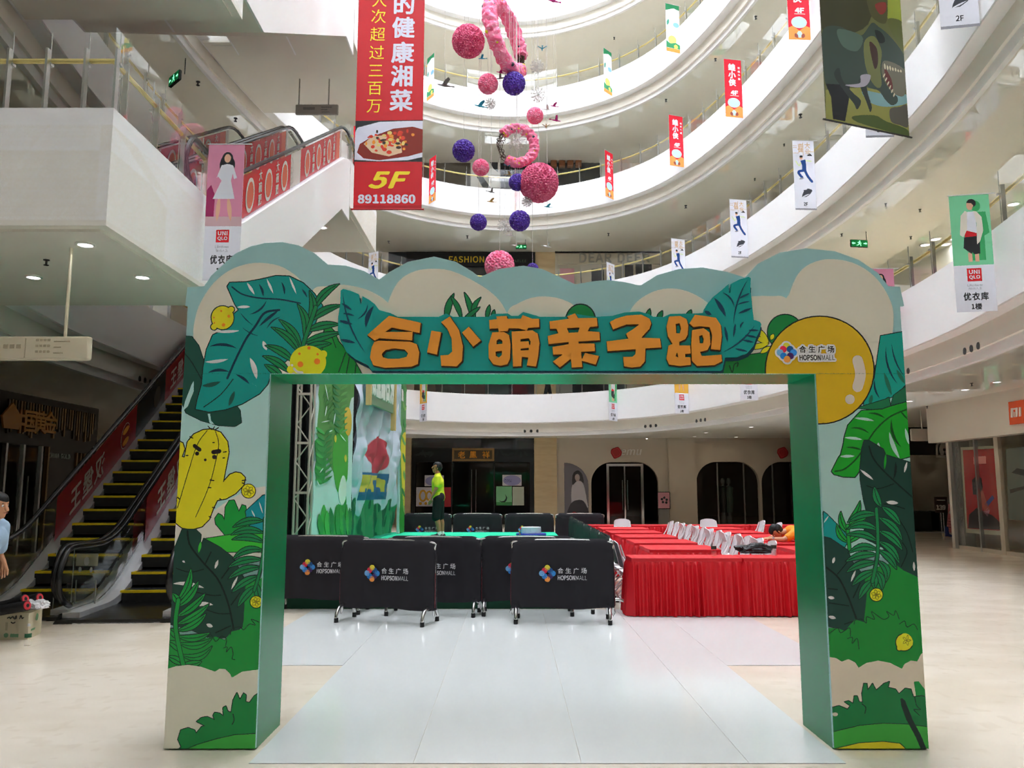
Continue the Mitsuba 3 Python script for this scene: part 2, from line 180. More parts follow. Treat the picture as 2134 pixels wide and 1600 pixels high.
"鳳": [100,[3,-4,10,10,13,26,15,48,15,78,84,78,84,35,85,14,87,4,90,0,91,1,91,3,92,15,96,10,96,0,93,-6,91,-8,86,-7,83,-3,80,4,78,27,77,72,22,72,22,42,18,14,15,2,10,-8],[25,62,25,67,74,67,74,62,52,62,50,57,50,56,68,56,68,33,35,33,35,29,75,29,75,24,35,24,35,19,75,19,73,0,70,-6,67,-7,56,-7,55,-2,64,-2,66,-1,68,7,68,15,29,15,29,56,43,56,44,61],[35,43,35,38,61,38,61,43],[35,52,36,47,61,47,61,52],[53,11,57,12,62,7,63,4,59,2],[43,10,48,11,52,0,47,-1],[34,10,39,11,40,2,40,-3,36,-3],[17,-3,23,4,26,11,31,10,29,3,23,-4,21,-5]],
"祥": [100,[39,23,64,23,64,36,43,36,43,43,64,43,64,56,41,56,41,63,55,63,53,70,48,81,54,83,59,74,61,66,56,63,73,63,82,83,89,81,80,63,93,63,93,56,72,56,72,43,91,43,91,36,72,36,72,23,95,23,95,16,72,16,72,-8,64,-8,64,15,39,16],[3,28,17,42,28,59,5,59,5,66,22,66,18,73,13,79,14,81,19,83,28,70,23,66,34,67,38,64,33,53,27,43,39,28,34,23,27,32,26,33,26,-8,18,-8,18,31,7,21]],
"m": [93,[9,0,9,54,17,54,18,46,26,53,32,55,37,55,43,54,46,51,49,46,58,53,65,55,74,54,80,49,83,40,83,0,74,0,74,39,72,44,67,47,60,47,56,45,51,39,51,0,42,0,41,39,39,44,35,47,28,47,22,43,18,39,18,0]],
"u": [61,[9,54,17,54,18,15,21,9,24,7,29,7,36,9,42,16,42,54,51,54,51,0,44,0,43,8,34,1,27,-1,17,0,12,4,9,14]],
"3": [55,[3,9,7,15,17,8,25,6,32,7,38,12,40,16,40,22,37,29,35,31,29,33,18,35,18,41,29,43,34,46,36,48,38,55,38,58,36,62,31,66,23,67,16,64,10,60,6,66,13,71,20,74,29,74,38,71,44,67,46,62,47,52,43,45,41,42,34,38,40,36,44,33,48,28,49,18,47,9,43,5,39,2,29,-1,22,-1,15,0,9,3]],
"中": [100,[10,65,45,65,45,83,53,83,53,65,89,65,89,19,82,19,81,24,53,24,53,-8,45,-8,45,24,17,24,17,18,10,18],[53,32,82,32,82,58,53,58],[17,32,45,32,45,58,17,58]],
"国": [100,[9,79,90,79,90,-8,83,-8,82,-3,16,-3,16,-8,9,-8],[16,4,83,4,83,72,16,72],[22,13,22,19,46,20,46,36,27,36,27,43,46,43,46,56,24,57,24,64,75,64,75,57,53,57,53,43,72,43,72,36,53,36,53,19,77,19,77,13],[59,31,60,33,64,34,73,23,68,20]],
"黄": [100,[5,52,5,59,30,59,30,68,13,68,13,74,30,74,30,83,38,83,38,74,61,74,62,83,69,83,70,74,87,74,87,68,69,68,69,59,94,58,94,52,53,51,54,44,84,44,84,10,16,10,16,44,45,44,46,51],[53,30,76,30,76,39,54,39],[54,24,54,16,76,16,76,24],[38,59,62,59,62,68,38,68],[23,30,45,30,46,39,23,39],[24,16,45,16,46,24,23,24],[59,4,63,8,64,8,84,1,93,-3,87,-8],[6,-3,24,3,34,8,36,8,41,4,29,-2,12,-8]],
"金": [100,[3,52,15,56,30,65,42,75,49,84,56,81,54,77,62,70,77,60,96,52,96,51,91,45,75,52,75,47,53,46,53,33,88,33,88,26,53,26,53,2,92,2,92,-5,7,-5,7,2,45,2,45,26,11,26,11,33,45,33,45,46,24,47,23,52,14,47,8,45],[39,62,28,53,73,54,60,62,50,72],[62,6,72,24,79,21,77,16,68,3],[25,12,20,22,26,24,31,15,35,6,29,3]],
"C": [64,[6,31,6,45,9,55,14,63,22,70,32,74,41,74,52,70,58,65,53,59,48,63,41,66,35,66,28,63,19,55,16,47,15,40,15,33,17,24,20,17,24,11,32,7,41,7,47,9,55,15,60,9,53,3,48,0,41,-1,29,0,22,3,14,9,11,14,7,23]],
"H": [73,[10,73,19,73,19,42,53,42,53,73,62,73,62,0,53,0,53,35,19,34,19,0,10,0]],
"A": [61,[0,0,25,73,35,73,60,0,50,0,43,22,17,22,10,0],[30,65,19,30,41,30]],
"G": [69,[6,31,6,45,9,55,14,62,21,69,32,74,43,74,51,72,60,65,55,59,50,63,43,66,33,65,27,63,20,56,17,49,15,40,16,27,20,17,26,11,36,7,45,7,50,9,53,12,53,30,37,30,37,38,61,38,61,7,56,4,48,0,42,-1,30,0,21,4,14,10,11,14,8,21]],
"D": [69,[10,73,32,73,41,71,46,69,52,65,57,59,60,53,62,45,62,28,60,21,57,14,55,11,47,4,39,1,33,0,10,0],[19,8,32,8,41,11,46,15,51,25,53,39,50,52,48,57,43,61,37,64,30,65,19,65]],
"S": [60,[5,9,5,10,10,16,17,11,27,7,36,7,40,9,43,12,45,16,45,22,44,25,39,29,21,37,15,41,9,48,8,57,9,61,12,66,17,70,22,73,34,74,42,72,48,69,52,65,48,59,42,63,37,65,28,66,22,64,19,61,17,57,17,54,19,49,22,47,44,37,48,34,52,30,54,27,55,19,54,14,51,8,47,4,42,1,34,-1,26,-1,16,2]],
"E": [59,[10,73,52,73,52,65,19,65,19,42,47,42,47,35,19,34,19,9,53,8,53,0,10,0]],
"R": [64,[10,73,41,72,50,69,55,65,57,61,58,56,58,50,56,43,51,36,42,32,60,0,50,0,32,31,19,31,19,0,10,0],[19,65,19,38,37,39,44,41,47,44,49,49,49,56,47,60,45,62,40,65,34,65]],
"合": [100,[9,41,4,48,23,57,34,65,46,76,51,84,58,81,55,75,65,66,79,57,96,49,91,42,76,50,75,50,75,44,25,44,24,48,10,41],[39,59,28,51,73,51,60,60,50,70],[19,32,81,32,81,-8,73,-8,73,-2,27,-2,27,-8,20,-8],[27,25,27,5,73,5,73,25]],
"广": [100,[4,-4,9,5,13,18,14,37,14,68,51,68,46,82,52,83,54,83,55,82,59,71,60,69,59,68,93,68,93,61,22,61,22,27,19,9,16,1,10,-9,9,-9]],
"场": [100,[3,12,17,17,17,52,5,52,5,59,17,59,17,82,24,82,24,59,35,59,35,52,24,52,24,20,35,24,36,19,47,28,53,37,56,43,56,44,45,44,41,43,38,50,50,56,68,71,37,72,37,79,77,79,79,79,84,76,75,67,54,51,93,51,89,8,87,-1,84,-6,80,-7,68,-7,66,0,77,-1,79,1,80,3,83,17,85,44,79,44,73,28,63,11,54,0,44,-8,38,-5,38,-3,48,4,59,16,66,29,71,44,63,44,59,34,55,27,42,14,36,18,7,5,6,5]],
"P": [63,[10,73,36,73,46,70,51,68,54,65,58,56,57,43,55,39,50,34,44,31,38,29,19,29,19,0,10,0],[19,37,33,36,38,37,44,40,47,44,49,49,48,56,46,60,41,64,37,65,19,65]],
"M": [81,[10,73,21,72,40,19,59,73,70,73,70,0,62,0,62,47,63,61,44,8,43,7,37,7,17,61,18,48,18,0,10,0]],
"汉": [100,[28,-2,47,8,59,19,50,36,47,44,40,69,36,69,36,76,85,76,90,75,88,62,83,45,76,30,69,19,80,8,90,1,96,-1,96,-2,90,-8,75,2,64,13,49,1,33,-8],[47,67,55,44,61,30,64,26,70,34,75,45,79,56,82,69,47,69],[9,76,12,81,14,82,26,75,31,72,31,70,29,66,27,65,21,70],[7,-2,17,13,26,30,31,26,31,25,19,2,13,-6],[4,49,7,55,9,55,19,50,26,44,24,40,22,39,13,45]],
"堡": [100,[4,-5,4,1,46,1,45,12,13,12,13,19,45,19,46,27,53,27,53,19,86,19,86,12,53,12,53,1,95,1,95,-5],[28,31,39,37,48,46,29,46,29,52,57,52,57,59,37,59,37,80,85,80,85,59,64,59,64,52,92,52,92,46,72,46,82,38,94,33,90,27,82,30,75,35,64,46,64,25,57,25,57,46,45,35,35,28,32,26],[44,65,77,65,77,74,44,74],[3,52,16,67,25,83,32,82,29,74,23,65,23,24,16,24,16,55,9,47]],
"王": [100,[5,-4,5,4,46,4,46,34,15,35,15,42,46,42,46,69,10,69,10,77,89,77,89,69,53,69,53,42,85,42,85,35,53,34,53,4,94,4,94,-4]],
"萌": [100,[6,68,6,75,28,75,28,83,35,83,35,75,63,75,63,83,71,83,71,75,93,75,93,68,71,68,71,59,63,59,63,68,35,68,35,59,28,59,28,68],[34,-3,43,6,46,10,49,17,51,27,51,57,89,57,89,-1,88,-5,82,-7,69,-8,67,-1,81,-1,82,0,81,15,56,15,51,4,43,-5,38,-8],[58,33,57,21,81,21,82,32],[58,39,81,39,82,50,58,50],[10,55,41,55,41,12,17,12,17,5,10,5],[17,19,34,19,34,31,17,31],[17,38,34,37,34,48,17,48]],
"星": [100,[5,21,15,31,23,43,23,44,17,44,17,79,83,79,83,44,24,44,30,42,26,34,45,34,46,42,53,42,54,34,87,34,87,28,54,27,54,18,82,18,82,12,54,12,53,1,93,1,93,-6,7,-6,7,1,46,1,46,12,18,12,18,18,45,18,46,27,22,28,12,16],[24,50,75,50,75,59,24,59],[24,65,75,65,75,73,24,73]],
"露": [100,[6,-7,6,-1,11,0,11,19,12,19,17,19,17,0,24,1,24,22,12,23,12,41,43,41,44,29,54,36,61,45,68,45,66,41,84,41,88,39,84,33,75,24,82,21,96,17,92,12,86,13,86,-8,79,-8,79,-6,59,-6,59,-8,53,-8,53,13,46,11,44,15,44,11,31,10,31,2,46,3,46,-3,9,-7],[70,20,58,14,82,14],[59,0,79,-1,79,9,59,9],[60,35,65,30,69,27,75,31,79,35,61,36],[43,23,31,23,31,16,44,16,55,19,64,24,56,31,49,26,43,29],[18,28,37,28,37,36,18,36],[8,69,46,69,45,74,14,74,14,79,85,79,85,74,53,74,53,69,91,69,91,52,84,52,84,64,53,64,53,45,46,45,46,63,15,64,14,52,8,52],[58,51,81,51,81,47,58,47],[58,59,79,59,79,55,58,55],[18,51,40,51,40,47,18,47],[20,59,40,59,40,55,20,55]],
"台": [100,[10,49,18,55,24,62,34,73,40,83,42,84,48,81,48,79,36,65,24,51,73,54,72,55,60,68,65,72,84,53,90,46,91,43,85,38,79,47,76,47,22,44,12,42],[18,34,81,34,81,-8,73,-8,73,-3,25,-3,25,-8,18,-8],[26,26,25,5,73,5,73,27]],
"秀": [100,[3,35,22,44,29,49,36,55,6,55,6,62,46,62,45,72,13,70,12,76,44,78,78,83,82,77,53,73,53,62,92,62,92,55,62,55,68,50,78,43,95,36,90,30,81,34,72,39,62,46,53,54,53,36,46,36,45,55,33,43,19,34,67,34,64,22,85,22,82,0,81,-3,77,-6,73,-7,58,-7,56,0,73,0,76,5,77,15,55,16,58,27,41,27,38,14,31,4,22,-4,11,-8,7,-2,18,2,26,10,31,18,33,27,19,27,18,33,8,29]],
"7": [55,[5,65,5,73,50,73,50,67,42,55,34,38,31,22,29,0,20,0,22,24,28,45,34,57,40,65]],
"碗": [100,[67,-1,67,53,90,53,90,22,89,18,88,17,77,17,75,22,84,23,84,47,73,47,73,2,76,-1,87,-1,89,1,89,11,90,11,95,8,94,-3,93,-5,89,-7,76,-7,69,-5],[37,74,62,74,58,82,64,84,71,74,93,74,93,57,86,57,86,67,44,67,44,57,37,57],[3,32,11,47,17,69,16,71,5,71,5,78,36,78,36,71,24,71,18,48,34,47,34,29,37,34,41,42,46,59,51,59,50,52,65,51,62,33,56,14,48,0,39,-8,34,-3,39,1,44,6,51,19,51,20,48,23,43,27,43,28,47,32,54,27,57,45,48,45,44,35,38,24,34,27,34,4,18,4,17,-3,11,-3,11,31,6,25],[17,11,27,11,27,41,17,41]],
"肥": [100,[46,79,91,79,91,30,84,30,83,36,53,35,53,3,55,1,59,0,83,1,86,3,87,5,88,18,89,18,95,16,95,11,93,0,89,-5,84,-6,56,-6,50,-5,47,-2,46,2],[72,43,84,43,83,72,72,71],[53,43,65,43,65,72,53,71],[3,-5,7,7,10,22,10,81,38,81,38,1,38,-3,36,-5,32,-7,22,-7,19,0,30,0,31,1,31,26,17,26,14,5,10,-8,9,-8],[17,34,31,33,31,50,17,50],[31,73,17,73,17,57,31,57]],
"牛": [100,[5,27,5,34,47,34,47,58,23,58,12,41,5,45,12,54,17,64,23,81,31,79,26,65,47,65,47,83,55,83,55,65,89,65,89,58,55,58,55,34,94,34,94,27,55,27,55,-8,47,-8,47,27]],
"k": [55,[9,79,18,79,18,26,41,54,51,54,34,32,53,0,43,0,28,26,18,15,18,0,9,0]],
"K": [64,[10,73,19,73,19,36,50,73,60,73,38,45,63,0,53,0,31,38,19,23,19,0,10,0]],
}
_gl = {}
def glyph(c):
    if c not in _gl:
        adv, g = GLYPHS[c][0] / 100, Polygon()
        for r in GLYPHS[c][1:]:
            g = g.symmetric_difference(Polygon(np.reshape(r, (-1, 2)) / 99).buffer(0))
        _gl[c] = (adv, g)
    return _gl[c]
def text(s, h, bold=0.0, gap=0.0, vertical=False, wide=1.0, slant=0.0, fit=None):
    """lettering h tall, centred on the origin"""
    out, x = [], 0.0
    for c in s:
        if c == ' ':
            x += .35; continue
        adv, g = glyph(c)
        if bold: g = g.buffer(bold, 2)
        out.append(affinity.translate(g, 0 if vertical else x, -x * 1.0 if vertical else 0)); x += (1.0 if vertical else adv) + gap
    g = union_all(out); a, b, c_, d = g.bounds
    g = affinity.translate(g, -(a + c_) / 2, -(b + d) / 2)
    if slant: g = affinity.skew(g, xs=slant)
    if fit: a, b, c_, d = g.bounds; return affinity.scale(g, fit[0] / (c_ - a), fit[1] / (d - b), origin=(0, 0))
    return affinity.scale(g, h * wide, h, origin=(0, 0))
def at2(g, x, y): return affinity.translate(g, x, y)
def prints(parent, layers, O, U, V, N, t=.0016, off=0.0, label=None):
    """flat print: layers (name, shape, paint) from the bottom up; each hides what lies below it"""
    above, todo = Polygon(), []
    for nm, g, m in reversed(layers):
        vis = g.difference(above).buffer(0); above = above.union(g.buffer(1e-6)) if not above.is_empty else g
        todo.append((nm, vis, m))
    ks = []
    for nm, g, m in reversed(todo):
        p = plate(g, O, U, V, N, t, off)
        if p is not None: ks.append(sub(parent, nm, p, m))
    return ks
def lens(p, q, w, bend=0.0, tip=1.0):
    """a leaf shape from p to q, w wide, bent sideways"""
    p, q = V3(*p), V3(*q); d = q - p; n = V3(-d[1], d[0]) / (np.linalg.norm(d) + 1e-9); t = np.linspace(0, 1, 9)[:, None]
    mid = p + d * t + n * (bend * 4 * t * (1 - t)); h = n * (w / 2 * np.sin(np.pi * t ** tip) ** .8)
    return Polygon(np.vstack([mid + h, (mid - h)[::-1]])).buffer(0)
def midline(p, q, bend=0.0, a=.08, b=.9, w=1.6):
    p, q = V3(*p), V3(*q); d = q - p; n = V3(-d[1], d[0]) / np.linalg.norm(d); t = np.linspace(a, b, 7)[:, None]
    return LineString(p + d * t + n * (bend * 4 * t * (1 - t))).buffer(w / 2)
# ---------------------------------------------------------------- materials of the building
GRASS = None
M('white_paint', '#f2f2f3', .45); M('ceiling_paint', '#e4e0d6', .7); M('cream_wall', '#d9cfbf', .6); M('steel', '#b9b9b7', .28, 1.0); M('dark_steel', '#4a4a49', .35, .8)
M('gold_rail', '#d9c27a', .35, .6); M('black', '#101010', .5); M('dark_room', '#6a645c', .7); M('black_gloss', '#14161a', .15); M('chrome', '#e2e2e2', .12, 1.0)
def stone_col(p, n, uv):
    a = mikit.fbm(p.x * 1.1, p.y * 2.2, p.z * 2, 3); b = mikit.noise(p.x * 12, p.y * 12, p.z * 9)
    base = mikit.mix(lin('#c6bbaa'), lin('#cfc5b6'), mikit.smoothstep(.3, .7, a))
    return mikit.mix(base, lin('#bdb09c'), mikit.smoothstep(.7, .95, b) * .35)
M('floor_stone', stone_col, .16)
def travertine(p, n, uv):
    a = mikit.fbm(p.x * 2, p.y * 2, p.z * 7, 3)
    return mikit.mix(lin('#c9ae82'), lin('#dfc9a2'), a)
M('travertine', travertine, .5)
scene['mat_glass'] = {'type': 'thindielectric', 'int_ior': 1.5, 'specular_transmittance': {'type': 'rgb', 'value': [.90, .94, .92]}}
scene['mat_clear'] = {'type': 'thindielectric', 'int_ior': 1.45}
# ---------------------------------------------------------------- plan of the atrium
_right = [(0, -4.2), (2.6, -3.7), (4.6, -2.0), (5.8, .8), (6.5, 3.6), (6.95, 7), (7.38, 11.3), (7.86, 14), (8.1, 17), (8.15, 19.5), (8.05, 21.5), (7.8, 23.8), (7.35, 26.3), (6.65, 28.8),
          (5.65, 31.0), (4.4, 32.5), (3.0, 33.5), (1.5, 34.15), (0, 34.35)]
_loop = np.array(_right + [(-x, y) for x, y in _right[-2:0:-1]] + [_right[0]], float)
_s = np.r_[0, np.cumsum(np.linalg.norm(np.diff(_loop, axis=0), axis=1))]
_cs = CubicSpline(_s, _loop, bc_type='periodic')
def curve(s):
    p = _cs(s); d = _cs(s, 1); d /= np.linalg.norm(d, axis=-1, keepdims=True)
    return p, np.stack([d[..., 1], -d[..., 0]], -1)     # point, outward normal
_fine = np.linspace(0, _s[-1], 4000); _len = np.r_[0, np.cumsum(np.linalg.norm(np.diff(_cs(_fine), axis=0), axis=1))]
PER = _len[-1]
def arc(l): return curve(np.interp(l, _len, _fine))
RP, RN = arc(np.linspace(0, PER, 321)[:-1])
def ring(profile, lo=0, hi=None):
    """profile: closed list of (offset outwards, z) swept round the atrium"""
    k, n = len(profile), len(RP); o = np.array([a for a, _ in profile]); z = np.array([b for _, b in profile])
    v = np.concatenate([RP[:, None] + o[None, :, None] * RN[:, None], np.broadcast_to(z[None, :, None], (n, k, 1))], -1).reshape(-1, 3); f = []
    for i in range(n):
        i2 = (i + 1) % n
        for j in range(k):
            j2 = (j + 1) % k; f += [[i * k + j, i2 * k + j, i2 * k + j2], [i * k + j, i2 * k + j2, i * k + j2]]
    m = trimesh.Trimesh(v, f, process=False)
    if m.volume < 0: m.invert()
    return m
VOID = Polygon(RP)
OUT = Polygon([(-19, -12), (19, -12), (19, 51), (-19, 51)])
LEVELS = [5.69, 10.29, 14.87, 19.47, 24.05]
XR, Y0, Y1, Y2, Y3 = -4.25, 8.15, 11.85, 20.3, 24.4      # right edge and depth of the two bridges beside the escalators
struct('floor', B(-19, 19, -12, 51, -.3, 0), 'mat_floor_stone')
for i, T in enumerate(LEVELS):
    g = OUT.difference(VOID.buffer(.3))
    struct('floor_slab', slab(g, T - 1.6, T - .19), 'mat_ceiling_paint')
    fa = struct('trim_fascia', ring([(0, T), (.34, T), (.34, T - 1.0), (.30, T - 1.0), (.30, T - 1.22), (.02, T - 1.22), (0, T - 1.2)]), 'mat_white_paint', 25)
    struct('trim_band', ring([(.32, T - 1.2), (.5, T - 1.2), (.5, T - 1.76), (.4, T - 1.76), (.32, T - 1.35)]), 'mat_white_paint', 25)
    # bridges beside the escalators
    b = union_all([rect(-9.5, Y0, XR, Y1), rect(-9.5, Y2 + 1.6 * (i == 0), XR, Y3)]).difference(VOID.buffer(.25).exterior.buffer(.01)).intersection(VOID.buffer(.2))
    struct('bridge_slab', slab(b, T - 1.3, T - .19), 'mat_ceiling_paint')
    for (ya, yb) in ((Y0, Y1), (Y2 + 1.6 * (i == 0), Y3)):
        xa = -float(np.interp(ya, [p[1] for p in _right], [p[0] for p in _right])); xb = -float(np.interp(yb, [p[1] for p in _right], [p[0] for p in _right]))
        fr = [B(XR - .12, XR, ya, yb, T - 1.24, T), B(xa - .2, XR - .12, ya, ya + .12, T - 1.24, T), B(xb - .2, XR - .12, yb - .12, yb, T - 1.24, T)]
        struct('trim_bridge', J(fr), 'mat_white_paint')
        struct('trim_soffit', J([B(XR - .30, XR - .12, ya + .12, yb - .12, T - 1.33, T - 1.24), B(xa, XR - .30, ya + .12, ya + .30, T - 1.33, T - 1.24)]), 'mat_ceiling_paint')
# roof with the open skylight
ROOF = 28.7
struct('ceiling_roof', slab(OUT.difference(VOID.buffer(.3)), ROOF - .2, ROOF + .4), 'mat_ceiling_paint')
for k, y in enumerate(np.arange(-5, 34, 2.8)):
    w = float(np.interp(y, [p[1] for p in _right], [p[0] for p in _right])) + .5
    struct('ceiling_beam', B(-w, w, y - .09, y + .09, ROOF - .5, ROOF + .1), 'mat_white_paint')
# walls
struct('wall_far', J([B(-19, 19, 50.6, 50.9, 0, ROOF)]), 'mat_cream_wall')
struct('wall_near', B(-19, 19, -12, -11.7, 0, ROOF), 'mat_cream_wall')
struct('wall_left', B(-19, -18.7, -11.7, 50.6, 0, ROOF), 'mat_cream_wall')
struct('wall_right', B(18.7, 19, -11.7, 50.6, 0, ROOF), 'mat_cream_wall')
# ---------------------------------------------------------------- balustrades, smoke curtains, lamps, nozzles, signs
FLOOR_WORD = ['second', 'third', 'fourth', 'fifth', 'sixth']
def quad(w, h):      # upright sheet, w wide along x, from z = 0 to h
    return trimesh.Trimesh([[-w / 2, 0, 0], [w / 2, 0, 0], [w / 2, 0, h], [-w / 2, 0, h]], [[0, 1, 2], [0, 2, 3]], process=False)
POST = mikit.ply(J([B(-.012, .012, -.03, .03, -.08, .74), B(-.05, .05, -.05, .05, -.08, -.05), B(-.02, .02, -.09, -.03, .57, .6), B(-.004, .004, -.056, -.044, -.04, .96)]), 'mat_steel')
PANE = mikit.ply(quad(.985, 1.0), 'mat_glass'); CURT = mikit.ply(quad(1.18, .56), 'mat_glass')
def heading(n): return math.degrees(math.atan2(n[1], n[0])) - 90
for i, T in enumerate(LEVELS[:4]):
    t = thing('glass_balustrade', 'curved glass balustrade with gold handrail round the %s floor gallery' % FLOOR_WORD[i], 'balustrade')
    ls = np.arange(0, PER, PER / round(PER)); P, N = arc(ls); Pm, Nm = arc(ls + .5 * PER / round(PER))
    for p, n, pm, nm in zip(P, N, Pm, Nm):
        if p[1] < 8 or (p[0] < -4 and (Y0 - .3 < p[1] < Y1 + .3 or Y2 - .3 < p[1] < Y3 + .3)): continue
        q = p + n * .2; sub(t, 'post', POST, None, to_world=place(q[0], q[1], T, heading(n)))
        q = pm + nm * .15; sub(t, 'glass_panel', PANE, None, to_world=place(q[0], q[1], T - .04, heading(nm)))
    L = np.linspace(0, PER, 401)[:-1]; P, N = arc(L); k = P[:, 1] > 8; j = np.where(k & ~np.roll(k, 1))[0][0]; P, N, k = np.roll(P, -j, 0), np.roll(N, -j, 0), np.roll(k, -j)
    sub(t, 'handrail', tube(np.c_[(P + N * .27)[k], np.full(k.sum(), T + .64)], .032, 6), 'mat_gold_rail', 40, label='gold handrail')
    c = thing('smoke_curtain', 'clear glass smoke curtain hanging below the %s floor edge' % FLOOR_WORD[i], 'glass panel')
    ls = np.arange(0, PER, PER / round(PER / 1.2)); Pm, Nm = arc(ls)
    for pm, nm in zip(Pm, Nm):
        if pm[1] < 8: continue
        q = pm + nm * .47; sub(c, 'pane', CURT, None, to_world=place(q[0], q[1], T - 2.3, heading(nm)))
# balustrades of the bridges
for i, T in enumerate(LEVELS[:3]):
    for (ya, yb, nm) in ((Y0, Y1, 'near'), (Y2 + 1.6 * (i == 0), Y3, 'far')):
        if nm == 'near' and i == 2: continue
        t = thing('bridge_balustrade', 'straight glass balustrade with gold handrail along the %s %s floor escalator bridge' % (nm, FLOOR_WORD[i]), 'balustrade')
        if nm == 'near':
            for x in np.arange(XR, -8.0, -.42):
                sub(t, 'post', POST, None, to_world=place(x + (.02 if x < XR else -.06), ya + .12, T, 180))
                sub(t, 'glass_panel', mikit.ply(quad(.40, 1.0), 'mat_glass') if x == XR else scene[t + '__glass_panel'], None, to_world=place(x - .21, ya + .06, T - .04, 180))
            sub(t, 'handrail', tube([(-8.2, ya + .2, T + .64), (XR - .14, ya + .2, T + .64), (XR - .14, yb, T + .64)], .03, 8), 'mat_gold_rail', 40)
        for y in np.arange(ya + .05, yb - .4, .8):
            sub(t, 'post', POST, None, to_world=place(XR - .12, y + .4, T, -90)); sub(t, 'glass_panel', mikit.ply(quad(.78, 1.0), 'mat_glass'), None, to_world=place(XR - .06, y + .4, T - .04, -90))
        if nm == 'far': sub(t, 'handrail', tube([(XR - .14, ya, T + .64), (XR - .14, yb, T + .64)], .03, 8), 'mat_gold_rail', 40)
# recessed lamps
M('lamp_trim', '#f2efe9', .4)
scene['mat_lamp'] = {'type': 'diffuse', 'reflectance': {'type': 'rgb', 'value': [.8, .8, .8]}}
TRIM = mikit.ply(lathe([(.085, 0), (.105, 0), (.105, -.012), (.08, -.02), (.07, .01)], 20), 'mat_lamp_trim', 30)
LENS = trimesh.creation.cylinder(radius=.075, height=.01, sections=20)
LENSD = mikit.ply(LENS, 'mat_lamp')
def lamp(px, py, z, label, s=1.0, power=1.0):
    p = atz(px, py, z); t = thing('ceiling_lamp', label, 'ceiling lamp', 'recessed ceiling lamps')
    sub(t, 'trim', TRIM, None, to_world=place(p[0], p[1], z, 0, s))
    sub(t, 'diffuser', LENSD, None, to_world=place(p[0], p[1], z - .004, 0, s), emitter={'type': 'area', 'radiance': {'type': 'rgb', 'value': [LAMP * power, LAMP * power * .86, LAMP * power * .66]}, 'sampling_weight': .25})
Z1, Z2 = 4.09, 8.69
for k, (x, y, l) in enumerate([(178, 508, 'lit round lamp nearest the corner of the left soffit'), (70, 576, 'lit round lamp at the left end of the left soffit'), (297, 576, 'lit round lamp of the left soffit beside the archway')]): lamp(x, y, 4.39, l, 1.0, 3)
lamp(673, 473, 8.99, 'single lit lamp in the white soffit under the third floor escalator landing', 1.3, 2)
for x, y, l in ((2077, 795, 'bright ceiling lamp above the orange logo sign'), (2011, 811, 'bright ceiling lamp left of the one above the orange logo'), (1896, 835, 'ceiling lamp just right of the archway, above the blank sign'), (1897, 907, 'low ceiling lamp beside the blank white sign'), (1348, 913, 'tiny ceiling lamp above the white script shop sign'), (1471, 901, 'brightest tiny ceiling lamp under the right half of the beam'), (1566, 889, 'tiny ceiling lamp nearest the smoke curtain under the beam'), (1447, 909, 'tiny ceiling lamp above the pilaster'), (1535, 910, 'tiny ceiling lamp above the mannequin window')): lamp(x, y, Z1, l, 1.0, 4)
for x, y, l in ((2112, 424, 'lit lamp right of the large green banner'), (1950, 497, 'lit lamp at the upper left of the second floor lamps at the right'), (1991, 496, 'lit lamp nearest the left side of the large green banner'), (1928, 509, 'leftmost lit lamp of the second floor at the right'), (1970, 508, 'lower middle lit lamp of the second floor at the right')): lamp(x, y, Z2, l, 1.5, 9)
# sprinklers
SPR = mikit.ply(J([lathe([(0, 0), (.035, 0), (.035, -.01), (.012, -.015), (.012, -.06), (.03, -.065), (.03, -.07), (0, -.07)], 12)]), 'mat_dark_steel')
for x, y, z in ((97, 541, 4.39), (327, 78, 17.87), (413, 170, 8.69), (491, 246, 8.69), (1846, 424, Z2), (1754, 487, Z2), (1917, 436, Z2), (1898, 493, Z2), (1668, 238, 8.69), (1634, 300, 13.27), (1575, 34, 13.27), (1491, 122, 13.27), (1388, 207, 13.27), (1573, 372, 13.27), (1268, 486, 13.27 - 4.58), (1429, 428, 8.69), (2025, 798, Z1), (1932, 846, Z1), (1280, 78, 17.87), (810, 502, 8.69), (974, 491, 8.69)):
    p = atz(x, y, z); one('sprinkler', 'small dark sprinkler head under a gallery ceiling', 'sprinkler', SPR, None, group='sprinkler heads', to_world=place(p[0], p[1], z))
# triple air nozzles in the bands
NOZ = mikit.ply(lathe([(0, 0), (.05, 0), (.065, .02), (.065, .03), (0, .03)], 14), 'mat_dark_steel', 30)
for px in (1107, 1357, 1462, 2027, 1882, 300):
    T = LEVELS[0]; Pq, Nq = arc(np.linspace(0, PER, 3000)); Pq = Pq + Nq * .32
    pj = 1067 + FPX * Pq[:, 0] / (Pq[:, 1] * math.cos(PITCH) + (T - 1.5 - EYE) * math.sin(PITCH)); ok = Pq[:, 1] > 9; k = np.argmin(np.abs(pj - px) + 1e6 * ~ok)
    t = thing('air_nozzle_set', {1107: 'row of three dark nozzles above the black jewellery shop', 1357: 'row of three dark nozzles above the white script shop sign', 1462: 'row of three dark nozzles right of the middle under the beam', 2027: 'row of three dark nozzles below the large green banner', 1882: 'row of dark nozzles half hidden by the right edge of the archway', 300: 'row of three dark nozzles above the left escalators'}[px], 'air nozzle', 'triple air nozzles')
    for d in (-1, 0, 1):
        tg = np.array([-Nq[k][1], Nq[k][0]]); q = Pq[k] + tg * d * .28
        sub(t, 'nozzle', NOZ, None, to_world=T4().translate([float(q[0] - Nq[k][0] * .0), float(q[1] - Nq[k][1] * .0), T - 1.55]).rotate([0, 0, 1], heading(Nq[k])).rotate([1, 0, 0], 90))
